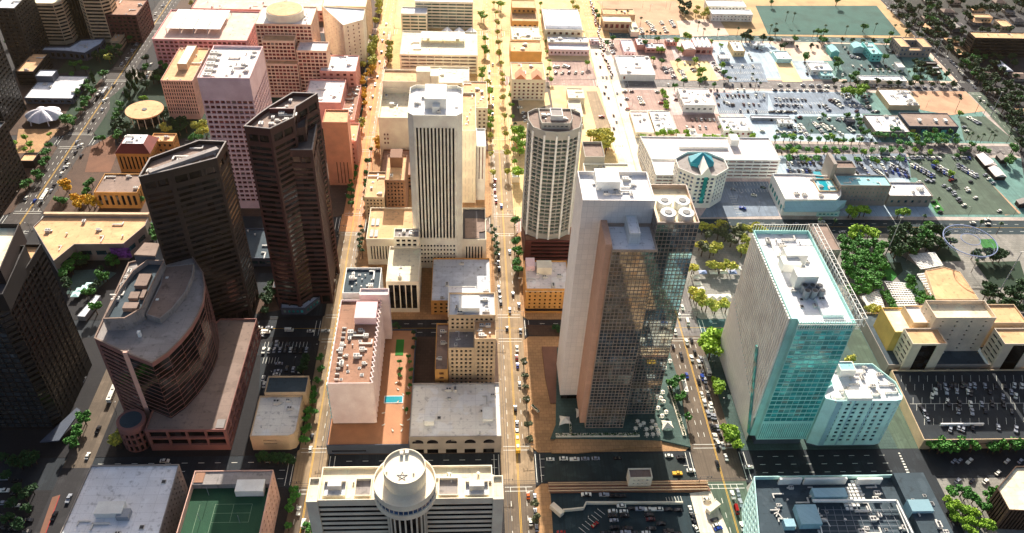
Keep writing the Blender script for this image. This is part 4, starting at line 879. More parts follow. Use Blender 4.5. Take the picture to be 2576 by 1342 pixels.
# great slab tower with mirrored glass
z = 150.; A = P('12',535,170,z); B = P('12',1082,170,z)
r_ = empty('slab_tower', ((A.x+B.x)/2, 326, 0), 'tallest tower, blank pale slab with two stepped mirror glass blocks in front', 'tower')
sx0 = P('22',350,350,0).x if 0 else A.x
volume(rc(A.x, 326.6, B.x, 352), 6, z, 'white_panel', 'roof_white', None, None, 2, r_)
g = MB(tuple(r_.location)); g.box(A.x+1,328,0,B.x-1,351,6); g.build('base_wall', MATS['glass_black'], r_)
clutter(r_, rc(A.x+6,330,B.x-6,350), z-2, 18, 64); part_box(r_, 'roof_block', 'white_wall', A.x+8, 338, z-2, A.x+20, 350, z+3)
q0 = P('12',757,545,136.); q1 = P('12',1102,545,136.)
cw = S(2.05,2.5,.88,.88,ms=.1,mb=.5,mt=1.2,g='glass_mirror',d=.18,kind='glass_pane')
vol2 = [(q0.x,305.3),(q1.x,305.3),(q1.x,326.5),(q0.x,326.5)]
volume(vol2, 1, 136, 'mullion', 'roof_white', None, {0:[cw], 1:[cw], 3:[]}, 1.8, r_, 'glass_block', cap=100)
part_box(r_, 'side_panel', 'beige_panel', q0.x-3.2, 307, 4, q0.x-.02, 326.5, 138)
volume(rc(q0.x+9,312,q1.x-8,326.4), 134, 141, 'pale_panel', 'roof_white', None, None, .6, r_, 'plant_room')
g0 = q1.x; g1 = P('12',1420,347,145).x
volume(rc(g0+.05, 315.6, g1, 348), 1, 145, 'mullion', 'roof_cream', None, {0:[cw], 1:[cw], 3:[cw]}, 2.5, r_, 'glass_block', cap=100)
for i in range(2):
    for j in range(2):
        cx_, cy_ = g0+6.5+i*9, 322+j*10
        cyl_part(r_, 'cooling_tower', 'white_wall', cx_, cy_, 3.9, 142.5, 146.5, 16); cyl_part(r_, 'cooling_fan', 'fan', cx_, cy_, 1.9, 146.5, 146.8, 12)
# plaza around the slab tower
p = [P('22',*q_,1.2) for q_ in ((290,625),(1130,640),(1350,690),(1250,170),(1180,-60),(340,-60),(330,520))]
sheet('plaza', 'walk_teal', [(a.x,a.y) for a in p], 1.2, 1.1)
p = [P('22',*q_,1.) for q_ in ((290,700),(330,625),(900,630),(1130,645),(1130,690),(900,690),(500,735),(300,735))]; sheet('plaza', 'walk_tan', [(a.x,a.y) for a in p], .9, .8)
sheet('terrace', 'brick_pave', [P('12',*q_,.8) for q_ in ((225,1275),(360,1275),(350,1420),(380,1700),(290,1700),(250,1500))], .8, .7)
def planter(k, a, b, w_, h, label):
    A, B = P(k,*a,1), P(k,*b,1); rt = empty('planter', ((A.x+B.x)/2,(A.y+B.y)/2,1.2), label, 'planter', 'planters around the slab tower plaza')
    m = MB(tuple(rt.location)); m.bar((A.x,A.y,1.2+h/2),(B.x,B.y,1.2+h/2),w_,h); m.build('trough', MATS['cream_wall'], rt)
    m = MB(tuple(rt.location)); rnd = random.Random(int(a[0])); n = int((B-A).length*5)
    for i in range(n):
        t = rnd.random(); x = A.x+(B.x-A.x)*t+rnd.uniform(-.3,.3)*w_; y = A.y+(B.y-A.y)*t+rnd.uniform(-.3,.3)*w_; s = rnd.uniform(.25,.5); zc_ = 1.2+h+rnd.uniform(0,.5)
        m.poly([(x-s,y,zc_),(x,y-s,zc_+.2),(x+s,y,zc_+.1),(x,y+s,zc_+.3)])
    m.build('shrubs', MATS['leaf_dark'], rt)
planter('22',(330,608),(960,605),2.4,.9,'long low planter along the near edge of the slab tower plaza')
planter('22',(1185,240),(1300,610),2.2,.9,'planter along the right edge of the slab tower plaza beside the wide avenue')
planter('22',(440,510),(445,590),1.2,.8,'short planter beside the left tent on the slab tower plaza')
planter('22',(150,380),(200,430),1.6,.8,'small angled planter beside the yellow pavement of the middle avenue')
for (a, b, lb) in ((395,505,'white tent sail on the left of the slab tower plaza'),(1165,540,'white tent sail on the right of the slab tower plaza'),(500,450,'narrow white shade canopy by the left foot of the slab tower')):
    c_ = P('22',a,b,1.2); rt = empty('tent_sail', (c_.x,c_.y,1.2), lb, 'canopy'); m = MB(); w2, h2 = (3.6,4) if a != 500 else (1.8,4)
    T = (0,0,4.6); cs = [(-w2,-h2,2.2),(w2,-h2*.7,2.4),(w2*.9,h2*.6,2.2),(-w2*.8,h2*.8,2.4)]
    for i in range(4):
        j = (i+1) % 4; mid_ = tuple((cs[i][q_]+cs[j][q_])*.42 if q_ < 2 else (cs[i][2]+cs[j][2])/2+.2 for q_ in range(3))
        m.poly([cs[i], mid_, T]); m.poly([mid_, cs[j], T])
    m.build('sail', MATS['tent'], rt); m = MB(); m.cyl(0,0,.08,0,4.6,6)
    for c2 in cs: m.bar((c2[0],c2[1],0),c2,.1)
    m.build('mast', MATS['steel'], rt)
# ---------------------------------------------------------------- teal tower
z = 101.4; A = P('13',235,1095,z); B = P('13',665,1095,z); bk = P('13',340,400,z); y0 = 290.5
XL = P('13',-170,890,z).x if 0 else A.x-4
r_ = empty('teal_tower', ((A.x+B.x)/2, y0, 0), 'teal glass tower with a white roof and steel lattice crown, right of the slab tower', 'tower')
yB = bk.y
xl = min(P('12',1862,430,z).x, A.x-3); pts = [(A.x,y0),(B.x,y0),(B.x,yB),(xl,yB),(xl,y0+3),(A.x,y0+2.9)]
cg = S(3.2,3.6,.94,.8,ms=.3,z0=24,z1=z-2,g='glass_teal',d=.14,kind='glass_pane')
ls = S(0,1.8,1,.5,ms=.3,z0=14,z1=z-2,c=1,g='glass_deepteal',d=.35,kind='louvre_slot')
volume(pts, 8, z, 'aqua_wall', 'roof_white', None, {0:[cg,S(1.2,0,.35,1,ms=.4,z0=9,z1=22,g='glass_teal',d=.12,kind='rib_slot')], 1:[cg]}, 2.2, r_, cap=100)
m = MB(tuple(r_.location)); m.box(A.x+1,y0+3,0,B.x-1,yB-3,8); m.build('base_wall', MATS['slate_wall'], r_)
m = MB(tuple(r_.location))
n = 30
for i in range(n):
    ya = y0+4+(yB-y0-5)*i/n; m.box(xl-.9, ya, 22+30*i/n, xl-.03, ya+(yB-y0-5)/n*.62, z-1)
m.build('louvre_fins', MATS['white_wall'], r_)
m = MB(tuple(r_.location)); m.prism([(0,0),(1,0),(1,1)],0,.01) if 0 else None
m = MB(tuple(r_.location))
ya, yc = y0+3.1, yB-.05; q8 = [(x_, y_, z_) for x_ in (xl-1.0, xl-.9) for (y_, z_) in ((ya,3),(yc,3),(yc,52),(ya,22))]
m.poly(q8[:4][::-1]); m.poly(q8[4:])
for a_ in range(4): b_ = (a_+1) % 4; m.poly([q8[a_], q8[b_], q8[4+b_], q8[4+a_]])
m.build('side_wall', MATS['pale_panel'], r_)
m = MB(tuple(r_.location)); m.bar((xl-1.3,y0+26,58),(xl-1.3,y0+3,10),.5,3.2); m.build('slanted_band', MATS['glass_teal'], r_)
m = MB(tuple(r_.location)); xr = B.x+1.6
for zt in (z-2, z+4):
    m.bar((xr,y0-1,zt),(xr,yB+1,zt),.3); m.bar((xr+2.6,y0-1,zt),(xr+2.6,yB+1,zt),.3)
n = 22
for i in range(n+1):
    ya = y0-1+(yB-y0+2)*i/n
    m.bar((xr,ya,z-2),(xr,ya,z+4),.22); m.bar((xr+2.6,ya,z-2),(xr+2.6,ya,z+4),.22); m.bar((xr,ya,z+4),(xr+2.6,ya,z+4),.2); m.bar((B.x,ya,z-2),(xr,ya,z-2),.2)
    if i < n: m.bar((xr,ya,z-2),(xr,ya+(yB-y0+2)/n,z+4),.14)
m.build('lattice_crown', MATS['white_wall'], r_)
m = MB(tuple(r_.location))
for i in range(27): xa = A.x-1+(B.x-A.x+3)*i/26; m.bar((xa,y0-1.4,z-3),(xa,y0-1.4,z+3.5),.2)
for zt in (z-3,z,z+3.5): m.bar((A.x-1,y0-1.4,zt),(B.x+2,y0-1.4,zt),.22)
m.build('front_screen', MATS['white_wall'], r_); m = MB(tuple(r_.location))
for i in range(22): xa = xl+(B.x-xl)*i/21; m.bar((xa,yB+1,z-1),(xa,yB+1,z+3.5),.2)
m.bar((xl,yB+1,z+3.5),(B.x,yB+1,z+3.5),.25)
m.build('roof_screen', MATS['white_wall'], r_)
for (a, b, c_, d_, h) in ((130,625,290,555,5),(205,800,370,710,7),(110,680,250,640,3.5)):
    q0 = P('13',a,b,z+h*.3); q1 = P('13',c_,d_,z+h); part_box(r_, 'plant_room', 'white_wall', q0.x, q0.y, z-2.2, q1.x, max(q1.y,q0.y+7), z+h)
q0 = P('13',280,870,z+3)
for i in range(3):
    for j in range(2): cyl_part(r_, 'cooling_tower', 'steel', q0.x+2+i*4, q0.y+2+j*4, 1.8, z-2.2, z+3, 14); cyl_part(r_, 'cooling_fan', 'fan', q0.x+2+i*4, q0.y+2+j*4, 1.3, z+3, z+3.2, 12)
q0 = P('13',420,1030,z); part_box(r_, 'service_slab', 'roof_white', q0.x, q0.y, z-2.2, q0.x+11, q0.y+14, z-.6); clutter(r_, rc(xl+3,y0+3,B.x-3,yB-3), z-2.2, 24, 66)
# ---------------------------------------------------------------- L shaped hotel
z = 46.7; A = P('23',490,280,z); M1 = P('23',640,440,z)
zf = 43; a0 = P('23',560,440,zf); b0 = P('23',950,445,zf); e0 = P('23',1075,430,zf)
r_ = empty('white_hotel', (225, 290, 0), 'white and teal hotel with pipes on its roof, right of the teal tower', 'hotel')
yk = P('23',780,60,zf).y; ym = P('23',520,280,zf).y
xa, xb = P('23',560,440,zf).x, P('23',1085,430,zf).x
pts = [(xa,289),(xb-5,289),(xb-1.5,290),(xb,293),(xb,yk-14),(xb-8,yk),(xa+2,yk),(xa+2,ym+6),(xa-5.5,ym+2),(xa-5.5,291)]
hw_ = S(4.6,3.5,.46,.58,ms=1,mb=3,mt=1.5,g='glass_deepteal'); 
volume(pts, 4, zf, 'pale_teal', 'roof_white', None, {0:[hw_],1:[hw_],2:[hw_],6:[hw_],7:[hw_],9:[]}, 1.4, r_, cap=100)
m = MB(tuple(r_.location)); m.prism([(q_[0]*1., q_[1]+1) for q_ in inset(pts,1.2)], 0, 4); m.build('base_wall', MATS['slate_wall'], r_)
for i, t in enumerate((.02,.33,.66)): part_box(r_, 'wall_strip', 'steel_blue_panel', xa+(xb-xa-6)*(.02 if i == 0 else t*.95), 288.85, 4, xa+(xb-xa-6)*(.02 if i == 0 else t*.95)+(.9 if i else 3), 288.99, zf)
clutter(r_, pts, zf-1.4, 22, 67, ('duct','air_handler','vent_pipe','duct')); part_box(r_, 'plant_room', 'white_wall', xa+6, ym-6, zf-1.4, xa+20, ym, zf+2)
volume([(xa+8,yk-9),(xa+17,yk-9),(xa+17,yk-2),(xa+8,yk-2)], zf-1.4, zf+4, 'white_wall', 'roof_teal', None, None, .5, r_, 'stair_house')
# roof full of plant, bottom right
z = 19.8; zr = 30.
A = P('23',-110,1000,zr) ; p = [P('23',*q_,zr) for q_ in ((-60,1550),(-105,915),(930,895),(1165,895),(1480,1500))]
r_ = bld('plant_building', 'large teal roofed building crowded with ducts and white panels, bottom right', 'building', [(p[0].x,200),(p[3].x,200),(p[3].x,p[3].y),(p[1].x,p[3].y)], zr, 'pale_teal', 'roof_slate', None, {3:[S(5,3.8,.6,.5,g='glass_deepteal')]}, par=2.5)
xa, xb, ya = p[1].x, p[3].x, p[3].y; xm = P('23',930,895,zr).x
part_box(r_, 'upper_roof', 'roof_slate', xm, 200.5, zr-2.5, xb-.5, ya-.5, zr+2)
for (a, b, c_, d_) in ((85,905,255,940),(275,905,595,940),(670,905,860,940)):
    q0 = P('23',a,d_,zr+1); q1 = P('23',c_,d_,zr+1); part_box(r_, 'white_screen', 'white_wall', q0.x, q0.y-.6, zr-2.5, q1.x, q0.y+.6, zr+2.2)
for (a, b, c_, d_, h) in ((345,1085,570,1015,4),(245,1290,350,1140,4),(1070,1210,1190,1120,6),(130,1300,190,1240,3)):
    q0 = P('23',a,b,zr); q1 = P('23',c_,d_,zr); part_box(r_, 'plant_box', 'steel_blue_panel', q0.x, q0.y, zr-2.5, q1.x, q1.y, zr+h-2)
g0 = P('23',600,1150,zr); k_ = 0
for i in range(6):
    for j in range(9):
        if rnd_ok := ((i*7+j*3) % 5): pass
        if j > 2+i*1.3+2 or j < i*.6-1: continue
        x_ = g0.x+i*2.1; y_ = g0.y+2*j; part_box(r_, 'vent_panel', 'white_wall', x_, y_, zr-2.4, x_+1.5, y_+1.4, zr-1.6)
def pipe(k, pts_, z_, w_, nm='pipe', mt='white_wall'):
    m = MB(tuple(r_.location)); pp = [P(k,*a,z_) for a in pts_]
    for a, b in zip(pp, pp[1:]): m.bar((a.x,a.y,z_),(b.x,b.y,z_),w_)
    m.build(nm, MATS[mt], r_)
pipe('23',[(335,1095),(970,1095),(1090,1342)],zr+1,.9); pipe('23',[(340,1105),(960,1108),(1060,1342)],zr+.4,.5); pipe('23',[(340,1170),(400,1300),(420,1400)],zr,.5); pipe('23',[(380,1150),(380,1230),(440,1240),(470,1290)],zr,.35)
for i in range(9): pipe('23',[(430+60*i,1140),(470+68*i,1342)],zr-2,.16,'cable_tray','steel')
for j in range(5): pipe('23',[(400,1165+40*j),(980,1165+40*j)],zr-2,.16,'cable_tray','steel')
for t in range(7): q0 = P('23',60+20*t,1150+22*t,zr); inst(UNIT['duct'], 'duct', r_, (q0.x-r_.location.x, q0.y-r_.location.y, zr-2.5), t, (.8,.8,.9))
clutter(r_, rc(xa+2,202,xm-2,ya-3), zr-2.5, 45, 68); clutter(r_, rc(xm+1,202,xb-1,ya-2), zr+2, 7, 69)
M('grey_wall2',(214,196,172),.95,.85)
# ---------------------------------------------------------------- stepped complex on the right
z = 34.
r_ = empty('stepped_complex', (330, 370, 0), 'stepped tan office complex with projecting wings and a painted end wall, right side', 'building')
def vol(k, z, fl, fr, bk, wall, roof, part, F=None, z0=0, par=1, ed=None, yo=None):
    p = rect(k, z, fl, fr, bk)
    if yo: p = [(p[0][0],yo),(p[1][0],yo),(p[2][0],p[2][1]),(p[3][0],p[3][1])]
    return volume(p, z0, z, wall, roof, F, ed, par, r_, part)
vol('13', 38, (1290,1090), (1705,1025), (1300,925), 'grey_wall2', 'roof_cream', 'central_tower', S(9,4,.15,.25,g='glass_black'), par=3)
vol('13', 29, (1095,1255), (1358,1255), (1300,1135), 'grey_wall2', 'roof_tan', 'front_wing', None, ed={0:[S(0,0,.62,1,c=1,r=1,z0=4,z1=27.5,u0=3,u1=-3,g='glass_black')],3:[S(6,3.6,.8,.35,g='glass_black',ms=1)]})
vol('13', 29, (1790,1255), (2050,1255), (1850,1135), 'grey_wall2', 'roof_orange', 'front_wing', None, ed={0:[S(0,0,.62,1,c=1,r=1,z0=4,z1=27.5,u0=3,u1=-3,g='glass_black')],3:[S(6,3.6,.8,.35,g='glass_black',ms=1)]})
vol('13', 25, (960,1165), (1240,1165), (890,980), 'yellow_wall', 'roof_cream', 'left_wing', None, ed={3:[]})
vol('13', 30, (1100,1095), (1285,1095), (1030,965), 'tan_wall', 'roof_pinkish', 'left_block', None)
vol('13', 30, (1700,1095), (1960,1095), (1690,955), 'tan_wall', 'roof_orange', 'right_block', None)
q0 = P('23',1040,175,9); q1 = P('23',1900,150,9)
volume(rc(268.6, 347, 470, 395), 0, 9, 'grey_wall', 'roof_slate', None, {0:[S(20,0,.9,.5,g='glass_deepteal',mb=2,mt=3)]}, 1, r_, 'base'); clutter(r_, rc(300,349,460,365), 8, 12, 70)
# pool deck building: octagonal white hotel
z = 29.2*1.08; c_ = P('02',1425,1215,z); rr = (P('02',1640,1215,z).x-P('02',1240,1215,z).x)/2
r_ = empty('octagonal_office', (c_.x, c_.y, 0), 'white faceted office with teal glass bays and a turquoise hipped roof', 'building')
yf = 525; cy_ = yf+rr*.8
pts = [(c_.x+rr*math.cos(a_), cy_+rr*.85*math.sin(a_)) for a_ in [math.pi/8+i*math.pi/4 for i in range(8)]]
ow = S(3.6,3.7,.6,.55,ms=.8,mb=4,mt=2,g='glass_blue')
volume(pts, 0, z, 'white_wall', 'roof_grey', ow, None, 1.6, r_, cap=100)
m = MB(tuple(r_.location)); hr = rr*.5
bp_ = [(c_.x+hr*math.cos(a_), cy_+3+hr*.85*math.sin(a_)) for a_ in [math.pi/6+i*math.pi/3 for i in range(6)]]
for i in range(6): j = (i+1) % 6; m.poly([(*bp_[i],z+1.5),(*bp_[j],z+1.5),(c_.x,cy_+3,z+8)]); m.poly([(*bp_[i],z-1.6),(*bp_[j],z-1.6),(*bp_[j],z+1.5),(*bp_[i],z+1.5)])
m.build('hipped_roof', MATS['teal_roof_tile'], r_); m = MB(tuple(r_.location)); yff = min(q_[1] for q_ in pts)
m.poly([(c_.x-4,yff-.3,z),(c_.x+4,yff-.3,z),(c_.x,yff-.3,z+7)]); m.poly([(c_.x-4,yff-.3,z),(c_.x,yff-.3,z+7),(c_.x,cy_,z+7),(c_.x-4,cy_-4,z)]); m.poly([(c_.x,yff-.3,z+7),(c_.x+4,yff-.3,z),(c_.x+4,cy_-4,z),(c_.x,cy_,z+7)]); m.build('front_gable', MATS['white_wall'], r_)
part_box(r_, 'glass_bay', 'glass_teal', c_.x-1.3, yff-.6, 5, c_.x+1.8, yff-.02, z-2)
# long garage behind
z = 18.6; A = P('02',1015,1180,z)
r_ = bld('parking_garage', 'long pale parking garage with an empty roof deck behind the faceted white office', 'garage', [(153.5,567.8),(P('13',0,600,z).x if 0 else 262,567.8),(262,603),(150,603)], z, 'pale_panel', 'roof_pinkish', None, {0:[S(7,3.5,.9,.45,mb=1,mt=.8,g='glass_rose',kind='deck_opening',d=1.2)],3:[S(7,3.5,.9,.45,g='glass_rose',kind='deck_opening',d=1.2)]}, seed=71)
volume(rc(153.5, 545, 176, 567.7), 0, z-.3, 'pale_panel', 'roof_pinkish', None, {0:[S(5,3.5,.9,.45,mb=1,mt=.8,g='glass_rose',kind='deck_opening',d=1.2)],3:[S(5,3.5,.9,.45,mb=1,mt=.8,g='glass_rose',kind='deck_opening',d=1.2)]}, 1, r_, 'wing')
part_box(r_, 'stair_house', 'pale_panel', 225, 590, z-1, 232, 600, z+5); part_box(r_, 'ramp_wall', 'pale_panel', 180, 585, z-1, 222, 585.6, z+1)
# angular building with roof pool
z = 16
p = [P('13',*q_,z) for q_ in ((130,52),(345,55),(540,110),(500,-80),(440,-130),(180,-130),(0,-90))]
r_ = bld('student_centre', 'angular white building with a turquoise rooftop pool and slanted glass front', 'building', [(251,516),(p[2].x-6,516),(p[2].x,522),(p[3].x,548),(p[5].x,552),(251,552)], z, 'pale_panel', 'roof_pinkish', S(6,0,.7,.6,g='glass_teal',mb=2,mt=6), par=1.2, junk=4, seed=72)
A = P('13',375,10,z); B = P('13',480,95,z); part_box(r_, 'pool', 'pool_water', A.x, B.y, z-1.1, B.x, A.y+12, z-.9)
m = MB(tuple(r_.location)); f0 = P('13',120,210,9); f1 = P('13',540,120,12)
m.poly([(251,511,8),(f1.x-10,511,8),(f1.x,516.2,15.2),(251,515.9,14)]); m.poly([(251,511,7.2),(251,515.9,7.2),(f1.x,516.2,8),(f1.x-10,511,7.2)]); m.poly([(251,511,7.2),(f1.x-10,511,7.2),(f1.x-10,511,8),(251,511,8)]); m.poly([(f1.x-10,511,7.2),(f1.x,516.2,8),(f1.x,516.2,15.2),(f1.x-10,511,8)])
m.build('slanted_front', MATS['steel_blue_panel'], r_)
bld('grey_block', 'grey blank windowed block with tall slab fin beside the pool building', 'building', rc(319-20,530,319+22,545), 20, 'grey_wall', 'roof_teal', S(3.2,3.6,.25,.35,g='glass_teal',mb=4), junk=5, seed=73)
bld('grey_wing', 'lower grey wing with bright roof right of the grey windowed block', 'building', rc(342,529,378,548), 11, 'grey_wall', 'roof_white', S(6,0,.4,.3,g='glass_deepteal'), junk=4, seed=74)
r_ = bld('slab_fin_block', 'brownish lift tower slab behind the grey windowed block', 'building', rc(300,546,316,556), 26, 'grey_wall', 'roof_stone', None); part_box(r_, 'fin_wall', 'grey_wall', 296, 545, 0, 299, 562, 30)
bld('link_block', 'pale small block between the pool building and the grey windowed block', 'building', rc(282,528,298,545), 16, 'tan_wall', 'roof_teal', None, junk=3, seed=75)
bld('entry_block', 'low glass roofed entry in front of the grey windowed block', 'building', rc(280,515,298,527), 5, 'pale_teal', 'roof_white', S(3,0,.7,.6,g='glass_teal'), junk=2, seed=76)
# ---------------------------------------------------------------- bottom left pair
z = 9.5; z = 22
p = [P('20',*q_,z) for q_ in ((520,1250),(1170,1300),(1350,820),(685,830))]
r_ = bld('warehouse', 'pale blue roofed old warehouse with stained white roof, bottom left', 'building', [(P('20',480,1270,z).x,225),(P('20',1250,1200,z).x,225),(P('20',1352,820,z).x,P('20',1352,820,z).y),(P('20',685,830,z).x,P('20',1352,820,z).y)], z, 'grey_wall', 'roof_white', S(3.5,4,.35,.4,g='glass_black'), junk=5, seed=81, par=.9)
a = P('20',705,1195,z+3); b = P('20',865,1190,z+3); part_box(r_, 'roof_house', 'white_wall', a.x, a.y, z-.9, b.x+3, a.y+7, z+3)
a = P('20',865,1215,z+3); part_box(r_, 'roof_tank', 'steel', a.x, a.y, z-.9, a.x+6, a.y+5, z+2.2)
z = 26
x0, x1 = P('20',1470,870,z).x, P('21',130,870,z).x; yk = P('20',1470,870,z).y
r_ = empty('sports_building', ((x0+x1)/2, 215, 0), 'building with a green rooftop tennis court behind high walls, bottom left', 'building')
volume(rc(x0, 195, x1, yk), 0, z, 'rosy_tan', 'green_court', None, {1:[S(5,4,.3,.4,g='glass_dark')]}, 4, r_)
part_box(r_, 'north_roof', 'roof_grey', x0+.5, yk-8, z-4, x1-.5, yk-.5, z-.6); a = P('20',1770,1030,z); part_box(r_, 'roof_house', 'white_wall', a.x, a.y, z-4, x1-3, a.y+7, z+.5)
m = MB(tuple(r_.location)); zc_ = z-3.93
a = P('20',1590,1262,zc_); b = P('20',1905,1120,zc_)
for s_ in ((a.x,a.y,b.x,a.y),(a.x,b.y,b.x,b.y),(a.x,a.y,a.x,b.y),(b.x,a.y,b.x,b.y),((a.x*1+b.x)/2,a.y,(a.x+b.x)/2,b.y),(a.x,(a.y+b.y)/2,b.x,(a.y+b.y)/2),(a.x,a.y-9,b.x,a.y-9),(a.x,a.y-9,a.x,a.y),(x0+6,200,x0+6,b.y)): m.poly([(*q_,zc_) for q_ in strip(*s_, .09)])
m.build('court_lines', MATS['court_line'], r_)
for a in ((1500,1215),(1565,1020),(1800,1230)): q_ = P('20',*a,z); cyl_part(r_, 'court_lamp', 'steel', q_.x, q_.y, .12, z-4, z+2.5, 8)
part_box(r_, 'brick_band', 'roof_brown', P('20',1475,900,z).x, yk-7, z-.6, P('20',1545,900,z).x, yk-1, z-.2)
# foreground garage stair and lower lot
r_ = bld('stair_tower', 'small square tan stair tower standing on the garage edge in the tower shadow', 'building', rect('22',18.1-9,(890,925),(1062,918),(905,850)), 9, 'cream_wall', 'roof_stone', None, {0:[S(2.2,3.5,.35,.3,z0=2,z1=8,ms=1.5,g='glass_black')]}, par=1)
p0 = P('22',300,1040,.3); p1 = P('22',1340,1040,.3)
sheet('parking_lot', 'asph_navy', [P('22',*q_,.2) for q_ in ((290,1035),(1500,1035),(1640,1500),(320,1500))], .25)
sheet('ramp', 'asph_white', [P('22',*q_,.3) for q_ in ((1340,1040),(1500,1020),(1640,1342),(1420,1342))], .3)
sheet('terrace', 'brick_pave', [P('22',*q_,1) for q_ in ((270,955),(1460,940),(1500,1020),(290,1035))], 1., .9)
r_ = empty('garage_wall', (80,255,0), 'low tan stepped walls and beams around the sunken car park, bottom centre', 'wall')
m = MB(tuple(r_.location))
for y_ in (960,975,1000,1020):
    a, b = P('22',275,y_,1.6), P('22',1480,y_-12,1.6); m.bar((a.x,a.y,1.4),(b.x,b.y,1.4),.35,.8)
m.build('beams', MATS['tan_wall'], r_); m = MB(tuple(r_.location))
pts_ = [(385,1165),(540,1150),(560,1108),(1290,1108)]
for a, b in zip(pts_, pts_[1:]): a, b = P('22',*a,2), P('22',*b,2); m.bar((a.x,a.y,1.3),(b.x,b.y,1.3),.7,2.2)
for a, b in (((300,1120),(380,1190)),((1480,1170),(1560,1110))): a, b = P('22',*a,3), P('22',*b,3); m.bar((a.x,a.y,1.8),(b.x,b.y,1.8),3,3.2)
m.build('curved_wall', MATS['cream_wall'], r_)
# parking deck right
r_ = bld('parking_deck', 'wide dark roof parking deck with striped bays and a white parapet, right side', 'garage', [(266.5,288.5),(470,288.5),(470,343),(269,343)], 8.7, 'tan_wall', 'asph_ink', None, {0:[S(8,0,.7,.35,mb=3,mt=3,g='glass_black',kind='deck_opening')]}, par=1)
m = MB(tuple(r_.location))
for row, (y0_, ln) in enumerate(((300,5),(311,5),(316.3,5),(327,5),(334,5))):
    for i in range(34): xq = 272+i*5.6; m.poly([(*q_, 7.74) for q_ in strip(xq, y0_, xq+2.2, y0_+ln, .08)])
m.poly([(*q_, 7.74) for q_ in strip(270, 316.2, 450, 316.2, .1)]); m.build('bay_lines', MATS['paint_white'], r_)
a = P('23',1310,515,10); b = P('23',1640,520,10); part_box(r_, 'ramp_parapet', 'white_wall', a.x, a.y, 7.6, b.x, a.y+.8, 9.6)
bld('ribbed_building', 'dark building with a ribbed brown front cut by the right edge, bottom right', 'building', [P('23',*q_,18) for q_ in ((1730,1000),(1820,1165),(2100,1180),(2100,830),(1870,835))], 18, 'walk_brown', 'roof_cream', S(2,0,.5,1,g='glass_black',mb=.5,mt=.5))
